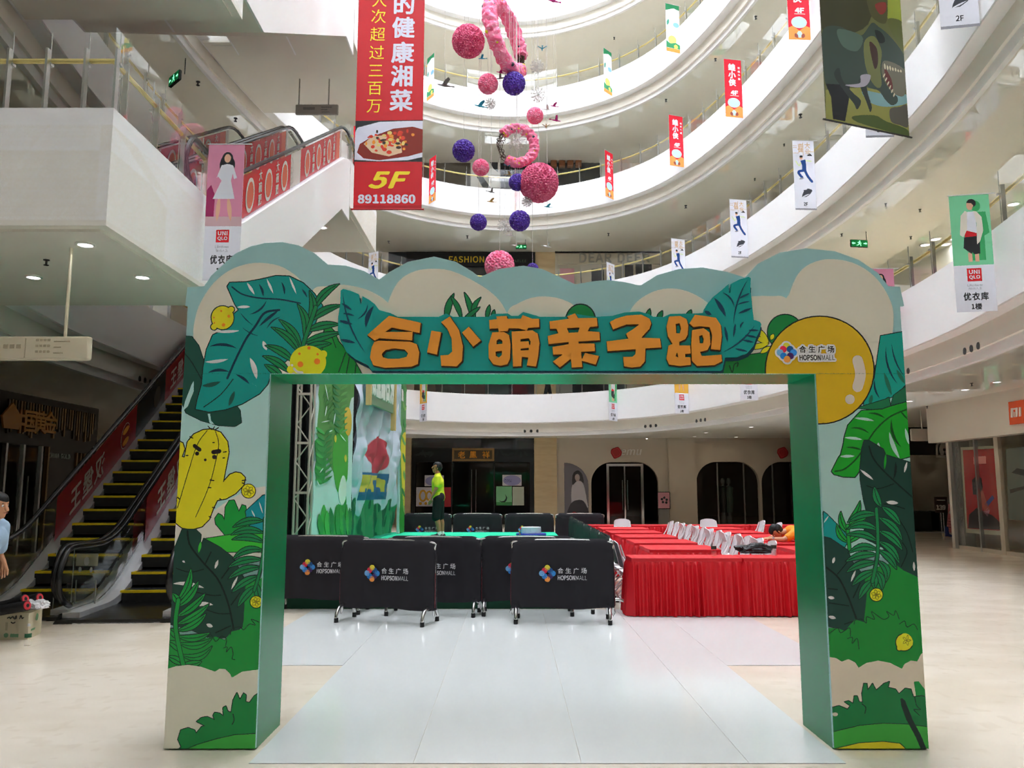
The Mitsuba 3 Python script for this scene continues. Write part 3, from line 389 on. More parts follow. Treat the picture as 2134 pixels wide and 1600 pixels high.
# lit exit signs
M('exit_case', '#15201a', .4); M('exit_mark', '#d9ffe6', .5)
scene['mat_exit'] = {'type': 'diffuse', 'reflectance': {'type': 'rgb', 'value': [.02, .3, .1]}}
def exit_sign(px, py, dz, w, hz, label, rz=0):
    p = atz(px, py, hz - dz); h = w * .42; t = thing('exit_sign', label, 'exit sign'); W = place(p[0], p[1], p[2], rz)
    sub(t, 'case', mikit.ply(RB(-w / 2, w / 2, 0, .05, -h / 2, h / 2, .012), 'mat_exit_case'), None, to_world=W)
    arrow = lambda s: Polygon([(s * .46 * w, 0), (s * .36 * w, .2 * h), (s * .36 * w, .07 * h), (s * .24 * w, .07 * h), (s * .24 * w, -.07 * h), (s * .36 * w, -.07 * h), (s * .36 * w, -.2 * h)])
    man = union_all([disc(.02 * w, .27 * h, .045 * w), lens((0, .2 * h), (-.02 * w, -.08 * h), .09 * w), stroke([(0, .12 * h), (.1 * w, .02 * h)], .035 * w, False), stroke([(0, .14 * h), (-.1 * w, .1 * h)], .035 * w, False), stroke([(-.02 * w, -.05 * h), (.08 * w, -.18 * h), (.07 * w, -.34 * h)], .04 * w, False), stroke([(-.02 * w, -.05 * h), (-.08 * w, -.2 * h), (-.16 * w, -.26 * h)], .04 * w, False)])
    fg = union_all([arrow(1), arrow(-1), man]); face = rect(-w * .48, -h * .44, w * .48, h * .44)
    sub(t, 'lit_face', mikit.ply(plate(face.difference(fg), (0, 0, 0), (1, 0, 0), (0, 0, 1), (0, -1, 0), .004), 'mat_exit'), None, to_world=W)
    sub(t, 'pictogram', mikit.ply(plate(fg, (0, 0, 0), (1, 0, 0), (0, 0, 1), (0, -1, 0), .005), 'mat_exit_mark'), None, kind='stuff', to_world=W, emitter={'type': 'area', 'radiance': {'type': 'rgb', 'value': [.25, 2.2, .8]}, 'sampling_weight': .02})
    sub(t, 'hanger', cyl((p[0] + .42 * w, p[1] + .02, p[2] + h / 2), (p[0] + .42 * w, p[1] + .02, hz + .01), .008), 'mat_dark_steel')
exit_sign(1128, 945, .62, .42, Z1, 'lit green exit sign hanging beside the black jewellery shop front'); exit_sign(1086, 514, .35, .5, 13.27, 'lit green exit sign under the third floor ceiling above the archway clouds')
exit_sign(1791, 507, .35, .5, Z2, 'lit green exit sign hanging from the cream ceiling at the right', 8); exit_sign(362, 163, .35, .4, 8.69, 'lit green exit sign high up at the left', -45)
# ---------------------------------------------------------------- escalators
M('escal_black', '#0b0b0c', .25); M('ad_red', '#74161e', .35); M('ad_dark', '#15161b', .35); M('ad_blue', '#20303a', .35); M('ad_white', '#b9b2aa', .5); M('ad_orange', '#c9882e', .5); M('ad_yellow', '#d0a020', .5); M('dish', '#b5533a', .5)
M('nosing', '#e3c500', .5); M('step_metal', '#0b0b0c', .6); M('skirt_steel', '#cfcfd4', .3, .35)
def escalator(label, x0, y0, z0, z1, yaw, width, slope, steps, kind, cl, under=1.15):
    """x0,y0: left foot of the incline; width between the skirts"""
    t = thing('escalator', label, 'escalator'); run = (z1 - z0) / slope; c, s_ = math.cos(yaw), math.sin(yaw)
    W = lambda w, s, z: V3(x0 + w * c + s * s_, y0 + s * c - w * s_, z)
    def sheet(A, Bp, w):     # between two (s, z) polylines of equal length
        v = np.array([W(w, *a) for a in A] + [W(w, *b) for b in Bp]); n = len(A)
        return trimesh.Trimesh(v, [f for i in range(n - 1) for f in ([i, i + 1, n + i + 1], [i, n + i + 1, n + i])], process=False)
    def prism(prof, wa, wb):
        m = ext(Polygon(prof), abs(wb - wa)); v = m.vertices.copy(); m.vertices = np.array([W(min(wa, wb) + q[2], q[0], q[1]) for q in v]); m.fix_normals(); return m
    zn = lambda s: z0 + np.clip(s, 0, run) * slope
    S = np.r_[-1.35, -.8, np.linspace(-.5, .7, 9), np.linspace(1.2, run - .7, 8), np.linspace(run - .5, run + .5, 9), run + 1.1]
    base = np.array([zn(a - .1) if a < run / 2 else zn(a + .1) for a in S]); base = np.array([np.mean([zn(a + d) for d in np.linspace(-.45, .45, 7)]) for a in S])
    for side, w in (('left', -.13), ('right', width + .13)):
        io = 1 if side == 'left' else -1
        d = list(zip(S, base + .12)); h = list(zip(S, base + .88)); gl = sub(t, 'balustrade_glass', sheet(d, h, w), 'mat_glass')
        hp = [W(w, -1.3, z0 + .2), W(w, -1.55, z0 + .32), W(w, -1.66, z0 + .55), W(w, -1.55, z0 + .8)] + [W(w, a, b + .92) for a, b in zip(S, base)] + [W(w, run + 1.35, z1 + .8), W(w, run + 1.45, z1 + .55), W(w, run + 1.35, z1 + .32), W(w, run + 1.1, z1 + .2)]
        sub(t, 'handrail', tube(sm(hp, 3, False), .04, 8), 'mat_escal_black', 40, label='black rubber handrail')
        sub(t, 'deck', J([prism([(a, b + .12) for a, b in zip(S, base)] + [(a, b - .02) for a, b in zip(S[::-1], base[::-1])], w - .06 * io, w + .15 * io)]), 'mat_skirt_steel', label='bright steel skirt')
        sub(t, 'skirt_trim', J([prism([(a, b + .02) for a, b in zip(S, base)] + [(a, b - .03) for a, b in zip(S[::-1], base[::-1])], w + .151 * io, w + .165 * io)]), 'mat_escal_black')
        # advertising films on the glass
        film = lambda a, b, lo, hi, off: sheet([(q, zn(q) + lo) for q in np.linspace(a, b, 5)], [(q, zn(q) + hi) for q in np.linspace(a, b, 5)], w + off)
        sl = math.hypot(1, slope); U = W(0, 1, slope) - W(0, 0, 0); U = U / np.linalg.norm(U); Vv = V3(0, 0, 1); Nn = W(1, 0, 0) - W(0, 0, 0)
        if kind == 'burger':
            seq = [(1.2, 4.4, 'ad_red', 1), (4.4, 6.0, 'ad_dark', 2), (6.0, 8.9, 'ad_red', 1), (8.9, 9.5, 'ad_blue', 0)] if side == 'left' else [(.9, 2.7, 'ad_red', 1), (2.7, 4.2, 'ad_blue', 0), (4.2, 7.0, 'ad_red', 1)]
            for a, b, m, pr in seq:
                ad = sub(t, 'advert_film', film(a, b, .13, .84, .012), 'mat_' + m, label='red advertising film' if m == 'ad_red' else None)
                if pr == 1:
                    o = W(w + .016, b - .55, zn(b - .55) + .47); r = .24
                    L = [('badge', disc(0, 0, r, r * 1.0), 'mat_ad_white'), ('badge', disc(0, 0, r * .93), 'mat_ad_red'), ('badge', affinity.translate(disc(0, 0, r * .7, r * .26), 0, r * .45), 'mat_ad_orange'), ('badge', affinity.translate(disc(0, 0, r * .7, r * .26), 0, -r * .45), 'mat_ad_orange')]
                    for q in range(len(L)): sub(ad, 'badge', plate(L[q][1], o, U, Vv, Nn, .003, .004 * q), L[q][2])
                    g = text('汉堡王', .46, .02, .12); g = affinity.scale(g, -1, 1, origin=(0, 0)) if side == 'left' else g
                    o = W(w + .016, (a + b) / 2 - .5 if side == 'left' else (a + b) / 2, zn((a + b) / 2 - (.5 if side == 'left' else 0)) + .46)
                    if b - a > 2: sub(ad, 'lettering', plate(g, o, U, Vv, Nn, .003), 'mat_ad_white', kind='stuff')
                if pr == 2:
                    o = W(w + .016, b - .5, zn(b - .5) + .47); sub(ad, 'printed_dish', plate(disc(0, 0, .22), o, U, Vv, Nn, .003), C('#3a2f24'))
        elif kind == 'noodle':
            for a, b, m in ((.4, 3.2, 'ad_red'), (3.2, 3.9, 'ad_white'), (3.9, run - .9, 'ad_red'), (run - .9, run - .55, 'dish'), (run - .5, run - .35, 'ad_white')):
                ad = sub(t, 'advert_film', film(a, b, .13, .84, .012), M('film_red', '#a3151c', .35) if m == 'ad_red' else 'mat_' + m, label='red advertising film' if m == 'ad_red' else None)
                if m == 'ad_red':
                    for q in np.arange(a + .5, b - .4, .95):
                        o = W(w + .016, q, zn(q) + .46); sub(ad, 'printed_dish', plate(disc(0, 0, .24, .3), o, U, Vv, Nn, .003), 'mat_ad_white'); sub(ad, 'printed_dish', plate(disc(0, 0, .18, .23), o, U, Vv, Nn, .006), 'mat_dish')
                        o = W(w + .016, q + .5, zn(q + .5) + .5); sub(ad, 'lettering', plate(text('大碗肥', .2, .02, .1, True), o, U, Vv, Nn, .003), 'mat_ad_white', kind='stuff')
    # steps
    rise = .22; n = int(round((z1 - z0) / rise))
    if steps:
        tr = rise / slope
        sd = mikit.ply(J([B(0, width, 0, tr + .02, -.18, 0)]), 'mat_step_metal'); nd = mikit.ply(J([B(.0, width, -.004, .028, -.03, .006), B(.0, .022, 0, tr, -.02, .006)]), 'mat_nosing')
        for q in range(0, n + 2):
            a = (q - 1) * tr if q else -tr; p = W(0, a if q else -tr, 0); z = z0 + max(q, 0) * rise if q else z0 + .01
            k = sub(t, 'step', sd, None, to_world=place(p[0], p[1], min(z, z1) + .0, -math.degrees(yaw))); sub(k, 'yellow_edge', nd, None, to_world=place(p[0], p[1], min(z, z1), -math.degrees(yaw)))
        sub(t, 'comb_plate', J([prism([(-1.5, z0), (-.35, z0), (-.35, z0 + .012), (-1.5, z0 + .012)], 0, width)]), 'mat_skirt_steel')
    else:
        sub(t, 'step_band', prism([(a, b - .02) for a, b in zip(S, base)] + [(a, b - .12) for a, b in zip(S[::-1], base[::-1])], 0, width), 'mat_step_metal')
    # cladding of the truss
    lo = [(run + .4, z1 - 1.5), (run - .5, z1 - 1.5), (1.0, z0 - .68), (-.05, z0 - .68)] if z0 > 1 else [(run + 1, z1 - under), (run - .3, z1 - under), (1.9, z0 + .02), (-1.5, z0 + .0)]
    up = [(a, b + .1) for a, b in zip(S, base) if z0 < 1 or -.06 < a < run + .45]
    for wa, wb in ((-.23, -.192), (width + .192, width + .23)): sub(t, 'side_cladding', prism(up + lo, wa, wb), cl)
    und = list(reversed(lo)); sub(t, 'underside', prism(und + [(a, b + .05) for a, b in reversed(und)], -.192, width + .192), 'mat_ceiling_paint' if z0 > 1 else 'mat_escal_black')
    return t
SL = math.tan(math.radians(30))
escalator('dark left escalator rising from the floor beside the gold shop, with red films', -7.08, 11.9, 0, 5.5, -.091, 1.05, SL, True, 'burger', 'mat_escal_black')
escalator('dark right escalator rising from the floor half hidden by the archway pillar', -5.58, 11.77, 0, 5.5, -.091, 1.05, SL, True, 'burger', 'mat_escal_black')
escalator('white clad escalator from the second floor with red food films, nearest the atrium', -5.58, 11.92, 5.5, 10.1, 0, 1.1, SL, False, 'noodle', 'mat_white_paint')
escalator('second white escalator from the second floor, behind the nearest one', -7.10, 11.92, 5.5, 10.1, 0, 1.1, SL, False, 'noodle', 'mat_white_paint')
escalator('white clad escalator from the third floor at the top of the photo', -5.58, 11.92, 10.1, 14.68, 0, 1.1, SL, False, '', 'mat_white_paint')
escalator('second white escalator from the third floor at the top left of the photo', -7.10, 11.92, 10.1, 14.68, 0, 1.1, SL, False, '', 'mat_white_paint')
# hanging direction signs
M('sign_cream', '#e8dfc9', .5); M('sign_grey', '#8d8b84', .5); M('sign_ink', '#b3a78c', .6); M('sign_ink2', '#6f6d68', .6)
def hang_sign(label, x0, x1, y, z0, z1, zt, m, ink, rods, rows):
    t = thing('direction_sign', label, 'sign'); sub(t, 'panel', RB(x0, x1, y, y + .09, z0, z1, .03, 3), m, 40); h = z1 - z0
    for x in rods: sub(t, 'rod', cyl((x, y + .045, z1 - .02), (x, y + .045, zt), .018), m)
    for a, b, c, d in rows: sub(t, 'faint_print', B(x0 + a * (x1 - x0), x0 + b * (x1 - x0), y - .002, y, z1 - c * h, z1 - d * h), ink)
    return t
p, q = aty(187, 700, 8.9), aty(187, 750, 8.9)
w = 2.4; rw = [(.70, .705, .1, .9)] + [(.75 + .018 * k, .764 + .018 * k, a, a + .1) for a in (.12, .36, .6) for k in range(4)] + [(.835, .91, .2, .26), (.835, .87, .44, .5), (.835, .88, .68, .74)] + [(.60 + .03 * k, .622 + .03 * k, .35, .52) for k in range(3)]
hang_sign('cream direction sign hanging below the left soffit', p[0] - w, p[0], 8.9, q[2], p[2], 4.40, 'mat_sign_cream', 'mat_sign_ink', [aty(132, 690, 8.9)[0], p[0] - 1.7], rw)
p, q = aty(705, 217, 22.2), aty(615, 238, 22.2)
hang_sign('grey direction sign hanging under the fourth floor escalator landing', q[0], p[0], 22.2, q[2], p[2], 13.58, 'mat_sign_grey', 'mat_sign_ink2', [aty(622, 215, 22.2)[0], aty(684, 215, 22.2)[0]], [(.18, .45, .3, .55), (.6, .85, .25, .35), (.6, .75, .5, .6), (.6, .8, .75, .82)])
# ---------------------------------------------------------------- the printed event arch
AY, AD = 5.41, .56                      # front face and depth
AXS = (-2.225, -1.642, 2.06, 2.662)       # outer and inner edges of the two pillars
AZ, AT = 2.43, 3.02                     # clear height, top of the box
def art(h, g=1.45):
    c = [min(.88, x * g) for x in lin(h)]
    key = 'mat_print_' + h.lstrip('#')
    if key not in scene: scene[key] = {'type': 'twosided', 'bsdf': {'type': 'principled', 'base_color': {'type': 'rgb', 'value': c}, 'roughness': .45, 'specular': .4}}
    return key
def wpx(g, y=AY):
    """a shape drawn in photograph pixels, laid onto the upright plane at depth y"""
    def f(ring): return [tuple(aty(a, b, y)[[0, 2]]) for a, b in np.asarray(ring.coords)]
    return union_all([Polygon(f(p.exterior), [f(i) for i in p.interiors]).buffer(0) for p in geoms(g)])
INK, PALE = '#10231f', '#cfdcd6'
items = []
def add(name, g, col, ink=None, w=2.2, subs=()):
    """one printed figure: its outline first, then its fill, then what is drawn on it"""
    if ink: items.append((name, 'outline', g.buffer(w), ink))
    items.append((name, None, g, col))
    for nm, s, c in subs: items.append((name, nm, s, c))
def fern(stem, pairs, col, ink, w=13, sw=7):
    """a frond: a bent stem and leaflets given as (start, tip, bend)"""
    for p, q, b in pairs:
        add('frond_leaflet', lens(p, q, w, b, .9), col, ink, 1.7, [('vein', midline(p, q, b), ink)])
    add('frond_stem', stroke(stem, sw), col, ink, 1.4)
def slit(*s): return union_all([lens(p, q, w, b) for p, q, w, b in s])
# --- sky and clouds
SKYC, CREAM, TEAL, DARK, GREEN, BUSH, LIME, YEL = '#8db4b4', '#d3c9b8', '#0b7a73', '#123f33', '#0f6b3c', '#0e742c', '#2f8a31', '#d9c51f'
add('sky_field', rect(340, 778, 565, 1160), '#a3cac6')
add('sky_field', rect(1695, 778, 1945, 1160), '#9bbdb8')
add('cloud', PG([(403, 700), (409, 655), (424, 620), (450, 585), (485, 560), (530, 548), (575, 552), (605, 566), (632, 590), (690, 660), (760, 720), (760, 790), (440, 790), (416, 745)], 1), CREAM)
add('cloud', PG([(640, 690), (650, 608), (685, 596), (722, 594), (770, 606), (812, 634), (850, 690)], 1), CREAM)
add('cloud', PG([(800, 690), (806, 640), (828, 590), (862, 566), (905, 560), (945, 566), (995, 590), (1030, 615), (1050, 640), (1059, 668), (1040, 700)], 1), CREAM)
add('cloud', PG([(1060, 690), (1059, 648), (1080, 632), (1110, 620), (1142, 618), (1175, 625), (1200, 642), (1215, 690)], 1), CREAM)
add('cloud', PG([(1305, 690), (1308, 660), (1325, 631), (1358, 609), (1395, 601), (1432, 607), (1465, 624), (1492, 650), (1500, 700)], 1), CREAM)
add('cloud', PG([(1500, 700), (1520, 623), (1560, 618), (1605, 617), (1642, 624), (1700, 690), (1640, 778)], 1), CREAM)
add('cloud', PG([(1642, 640), (1646, 610), (1664, 570), (1692, 548), (1730, 540), (1778, 548), (1820, 574), (1850, 615), (1862, 660), (1850, 730), (1800, 770), (1700, 760)], 1), CREAM)
add('cloud', PG([(540, 1160), (345, 1160), (345, 1085), (430, 1075), (480, 1040), (520, 1018), (560, 1012), (570, 1160)]), '#ddd0c3')
# --- left pillar, upper leaves
add('shade_leaf', PG([(378, 700), (400, 702), (414, 720), (424, 750), (436, 790), (470, 815), (500, 855), (503, 880), (490, 888), (455, 886), (420, 876), (388, 860), (376, 830)], 0), DARK, INK, 1.6,
    [('slit', PG([(400, 800), (404, 794), (404, 815), (392, 846), (380, 858), (386, 836)]), '#a3cac6'), ('slit', PG([(433, 862), (438, 862), (440, 876), (447, 884), (437, 882)]), '#a3cac6'),
     ('vein', stroke([(384, 735), (400, 755), (420, 790)], 2.5), INK)])
add('palm_leaf', PG([(474, 597), (479, 589), (512, 588), (545, 582), (575, 575), (603, 576), (632, 590), (655, 612), (672, 637), (664, 655), (650, 690), (620, 730), (585, 762), (566, 776), (558, 800), (541, 820), (505, 841),
    (470, 853), (436, 858), (408, 852), (412, 832), (421, 800), (424, 765), (431, 728), (444, 698), (462, 690), (478, 662), (498, 646), (490, 634)], 0), TEAL, INK, 2,
    [('slit', slit(((515, 589), (531, 614), 6, 0), ((556, 581), (570, 612), 5, 0), ((603, 577), (618, 613), 4.5, 0), ((494, 640), (522, 639), 6, 0), ((447, 691), (500, 689), 6, 1), ((427, 754), (476, 748), 7, 2),
        ((548, 710), (556, 730), 9, 0), ((521, 745), (535, 790), 11, -2), ((524, 797), (536, 806), 0.1, 0)), '#ddd8cc'),
     ('slit', slit(((421, 804), (460, 795), 9, 2), ((477, 846), (489, 815), 9, 0)), '#17443a'),
     ('midrib', stroke([(474, 788), (490, 752), (512, 708), (532, 680), (552, 652), (582, 646)], 4.5), '#06283a'), ('midrib', stroke([(484, 598), (505, 613), (540, 621), (585, 624), (626, 632)], 3), '#06283a'),
     ('vein', union_all([lens((540, 592), (549, 618), 5, -2), lens((587, 588), (593, 614), 4, -2), lens((629, 602), (640, 620), 4, -1), lens((556, 626), (520, 655), 4, -6), lens((583, 645), (540, 680), 6, 1), lens((585, 660), (556, 685), 3, 4),
        lens((437, 722), (494, 726), 6, -6), lens((433, 777), (478, 775), 6, -5), lens((492, 780), (520, 800), 6, -2), lens((505, 682), (540, 700), 2, 3), lens((500, 650), (528, 678), 2, 2)]), '#06283a'),
     ('vein', stroke([(486, 790), (460, 822), (425, 848)], 1.8), INK)])
add('lemon', union_all([disc(464, 662, 23, 24), disc(482, 645, 6), disc(446, 681, 6)]), '#c9bf1c', INK, 2, [('spot', union_all([disc(461, 648, 2.2), disc(477, 659, 3), disc(446, 662, 1.6), disc(447, 673, 1.6), disc(466, 677, 3.6)]), '#c9781c')])
add('garden_bush', PG([(655, 800), (668, 720), (678, 680), (684, 676), (696, 690), (706, 712), (735, 745), (760, 790)], 0), BUSH, INK, 1.8, [('vein', union_all([stroke([(676, 684), (672, 730)], 1.6), stroke([(688, 690), (700, 724)], 1.6), stroke([(706, 775), (720, 735)], 2), stroke([(722, 778), (728, 745)], 2), stroke([(740, 778), (742, 760)], 2)]), INK)])
fern([(626, 742), (634, 712), (646, 676), (658, 640)], [((640, 690), (708, 676), -5), ((632, 716), (712, 693), -3), ((630, 732), (690, 716), -4), ((648, 668), (712, 636), -6), ((655, 644), (707, 592), -8), ((643, 674), (645, 606), 9), ((634, 702), (620, 634), 10),
    ((627, 726), (582, 666), 7), ((624, 735), (566, 682), 8), ((612, 754), (553, 720), 6), ((604, 776), (548, 742), 5), ((590, 790), (552, 760), 3)], GREEN, INK, 15)
add('lemon', union_all([disc(642, 754, 38, 34), disc(674, 738, 8), disc(606, 770, 8)]), '#d8cb1e', None, 0, [('spot', union_all([disc(644, 725, 3.4), disc(624, 737, 2.6), disc(662, 738, 2.4), disc(626, 759, 6), disc(661, 753, 6.2)]), '#cf6f1c'),
    ('gloss_mark', union_all([disc(609, 761, 2.6), stroke([(613, 768), (620, 775), (630, 776)], 5)]), '#f0ecc0')])
# --- left pillar, cactus and lower plants
add('garden_bush', PG([(474, 1120), (450, 1092), (448, 1080), (455, 1070), (463, 1074), (468, 1084), (470, 1056), (478, 1043), (488, 1042), (494, 1056), (498, 1066), (505, 1052), (512, 1054), (514, 1068), (520, 1068), (524, 1085), (520, 1120)], 0), '#0f7e30', INK, 1.5)
add('blue_leaf', PG([(512, 1065), (548, 1032), (560, 1030), (560, 1108), (530, 1104), (516, 1090)]), '#0c7a84', INK, 1.5, [('slit', slit(((540, 1045), (548, 1070), 3, 0), ((524, 1062), (532, 1078), 3, 0)), PALE)])
add('grass_patch', PG([(415, 1136), (430, 1122), (480, 1114), (560, 1106), (560, 1150), (420, 1150)]), '#2a9a2c', INK, 1.5)
add('cactus', PG([(366, 1089), (379, 1099), (399, 1103), (421, 1097), (436, 1082), (445, 1058), (453, 1042), (471, 1039), (491, 1028), (508, 1010), (511, 995), (502, 986), (491, 984), (479, 989), (465, 1005), (477, 942), (474, 920), (460, 901), (441, 894),
    (423, 896), (404, 905), (391, 921), (387, 942), (385, 953), (379, 952), (385, 935), (381, 923), (370, 918), (366, 1000)], 0), '#d9c51e', '#191310', 2,
    [('rib_line', union_all([stroke([(432, 897), (412, 925), (395, 975), (380, 1025), (370, 1058)], 1.4), stroke([(449, 898), (456, 925), (450, 960), (435, 1015), (408, 1077)], 1.4)]), '#191310'),
     ('spine', union_all([stroke(s, 2.2, False) for s in ([(434, 888), (441, 895)], [(447, 889), (444, 895)], [(455, 891), (448, 896)], [(396, 910), (402, 913)], [(388, 949), (392, 949)], [(466, 942), (472, 941)], [(465, 954), (468, 954)], [(444, 922), (447, 922)], [(438, 1000), (446, 1001)],
        [(434, 1016), (440, 1016)], [(505, 1001), (513, 1000)], [(505, 1006), (510, 1008)], [(458, 1039), (462, 1041)], [(443, 1057), (448, 1058)], [(436, 1076), (440, 1078)], [(370, 1036), (375, 1040)])]), '#191310'),
     ('brow', union_all([stroke([(406, 929), (416, 937)], 8, False), stroke([(445, 942), (457, 940)], 9, False)]), '#191310'), ('eye', union_all([disc(411, 945, 4.2), disc(447, 952, 4.6), disc(428, 958, 2.8)]), '#191310')])
def slice_(x, y, r, tilt=1.0):
    pet = union_all([lens((x, y), (x + r * .82 * math.cos(a), y + r * .82 * math.sin(a)), r * .5).exterior.buffer(.55) for a in np.arange(6) * math.pi / 3 + .3])
    add('lemon_slice', disc(x, y, r), '#d6c81f', '#191310', 1.6, [('segment_line', pet, '#6b6410')])
slice_(518, 1023, 14)
add('shade_leaf', PG([(380, 1103), (408, 1103), (419, 1114), (415, 1150), (425, 1122), (458, 1140), (484, 1160), (500, 1190), (516, 1222), (514, 1262), (508, 1302), (482, 1324), (455, 1330), (432, 1326), (395, 1310), (355, 1300), (352, 1160), (366, 1138)], 0), '#12362c', INK, 1.6,
    [('midrib', stroke([(391, 1106), (396, 1135), (422, 1170), (455, 1208), (476, 1258), (487, 1310)], 3.5), '#061512'), ('vein', union_all([stroke([(368, 1184), (395, 1192), (424, 1186)], 2), stroke([(440, 1150), (428, 1175)], 2.5), stroke([(462, 1205), (480, 1180)], 2.5), stroke([(410, 1234), (440, 1240), (460, 1240)], 2), stroke([(430, 1270), (455, 1278), (482, 1278)], 2), stroke([(482, 1260), (500, 1235)], 2.5), stroke([(450, 1318), (480, 1304)], 2.5)]), '#061512'),
     ('slit', slit(((448, 1185), (455, 1166), 6, 0), ((482, 1228), (496, 1200), 5, 0), ((360, 1216), (426, 1225), 9, -4), ((400, 1262), (445, 1260), 9, -3), ((430, 1300), (444, 1306), 8, 0), ((380, 1168), (386, 1172), 4, 0)), PALE), ('slit', slit(((414, 1152), (419, 1128), 6, 0)), '#2a9a2c')])
add('garden_field', PG([(340, 1410), (345, 1290), (362, 1320), (430, 1330), (450, 1326), (468, 1334), (482, 1316), (505, 1310), (508, 1290), (512, 1215), (560, 1200), (560, 1410)], 0), '#0f762f', None, 0,
    [('scribble', union_all([stroke(s, 1.6) for s in ([(432, 1328), (440, 1322), (450, 1336), (462, 1325), (472, 1332), (470, 1346)], [(480, 1322), (484, 1310), (500, 1306), (508, 1312), (520, 1300), (532, 1302), (524, 1290), (540, 1296)], [(466, 1350), (474, 1348), (472, 1358), (482, 1348), (486, 1362), (484, 1372), (490, 1374)])]), INK)])
fern([(552, 1080), (550, 1140), (542, 1190), (530, 1230)], [((549, 1085), (486, 1098), 6), ((549, 1110), (482, 1114), 8), ((550, 1130), (484, 1124), 8), ((548, 1146), (486, 1164), 9), ((546, 1166), (476, 1182), 7), ((544, 1182), (476, 1206), 7), ((540, 1200), (484, 1234), 5), ((534, 1220), (496, 1264), 4), ((536, 1216), (546, 1256), 3)], GREEN, INK, 14, 5)
slice_(534, 1254, 12)
fern([(372, 1250), (366, 1300), (374, 1350), (384, 1392)], [((370, 1252), (398, 1184), 8), ((370, 1264), (414, 1210), 6), ((370, 1284), (428, 1236), 5), ((370, 1300), (436, 1258), 5), ((370, 1314), (430, 1278), 7), ((372, 1326), (438, 1318), 7), ((374, 1340), (442, 1330), 10), ((378, 1364), (442, 1346), 14), ((382, 1384), (420, 1378), 3),
    ((370, 1258), (360, 1236), 2), ((370, 1330), (352, 1310), 3), ((374, 1356), (350, 1336), 4), ((380, 1384), (350, 1368), 2)], '#0f7a33', INK, 14, 8)
# --- both pillars, ground clouds, bushes and lawn
add('ground_cloud', PG([(340, 1500), (340, 1396), (366, 1388), (392, 1385), (420, 1389), (448, 1399), (458, 1393), (470, 1394), (480, 1404), (483, 1412), (505, 1399), (545, 1394), (545, 1565), (340, 1565)], 0), '#d9cdbb')
add('garden_bush', PG([(366, 1566), (378, 1556), (371, 1540), (377, 1521), (392, 1516), (406, 1521), (409, 1528), (420, 1514), (428, 1512), (418, 1507), (410, 1503), (420, 1495), (432, 1493), (448, 1500), (444, 1490), (448, 1484), (458, 1486), (466, 1492), (465, 1474), (471, 1471), (475, 1482), (482, 1484), (486, 1458), (494, 1443), (500, 1458), (508, 1444), (513, 1448), (512, 1462),
    (520, 1464), (530, 1450), (545, 1440), (545, 1566)], 0), '#0d6d33', INK, 1.6, [('scribble', stroke([(486, 1488), (488, 1500), (484, 1509)], 2), INK)])
add('lawn', PG([(378, 1566), (410, 1552), (450, 1540), (490, 1531), (545, 1528), (545, 1566)]), '#2f8d37', INK, 1.5)
# --- right pillar
add('blue_leaf', PG([(1716, 1066), (1724, 1072), (1770, 1120), (1760, 1140), (1716, 1122)], 0), '#0b7d7a', INK, 1.5, [('slit', slit(((1716, 1090), (1727, 1074), 3, 0)), PALE)])
add('palm_leaf', PG([(1822, 790), (1835, 700), (1890, 690), (1900, 800), (1886, 802), (1866, 824), (1850, 830), (1800, 848), (1800, 800)], 0), '#0b8173', INK, 1.8, [('slit', slit(((1842, 776), (1858, 824), 8, 0), ((1812, 844), (1817, 822), 8, 0), ((1868, 770), (1886, 800), 8, 0)), '#1a5a45'), ('vein', union_all([lens((1846, 722), (1870, 800), 4, 8), lens((1858, 715), (1885, 785), 3, 6), lens((1822, 790), (1833, 830), 4, 4)]), '#06283a')])
add('shade_leaf', PG([(1786, 850), (1845, 832), (1852, 828), (1856, 848), (1838, 855)], 0), '#14613c', INK, 1.5)
add('shade_leaf', PG([(1856, 846), (1862, 824), (1892, 802), (1895, 845)], 0), '#14583a', INK, 1.5)
add('palm_leaf', PG([(1795, 856), (1838, 853), (1855, 847), (1895, 836), (1900, 950), (1874, 957), (1800, 945), (1794, 975), (1786, 988), (1781, 994), (1757, 993), (1738, 988), (1733, 982), (1740, 968), (1747, 954), (1752, 947), (1757, 928), (1760, 909), (1767, 886), (1781, 870)], 0), '#12801f', INK, 2,
    [('slit', slit(((1780, 871), (1822, 877), 6, -1), ((1759, 912), (1797, 916), 6, -1), ((1750, 951), (1781, 950), 6, 0), ((1853, 900), (1875, 956), 9, 3), ((1886, 892), (1894, 926), 7, 0), ((1830, 922), (1831, 936), 6, 0)), '#a9c8c0'), ('midrib', stroke([(1892, 852), (1855, 868), (1825, 895), (1805, 925), (1785, 955), (1760, 977), (1740, 982)], 3), '#083d12'),
     ('vein', union_all([lens((1808, 861), (1845, 872), 4, -4), lens((1772, 892), (1812, 904), 4, -5), lens((1763, 932), (1796, 938), 4, -2), lens((1858, 872), (1878, 932), 6, 8), lens((1875, 855), (1892, 875), 3, 0)]), '#083d12')])
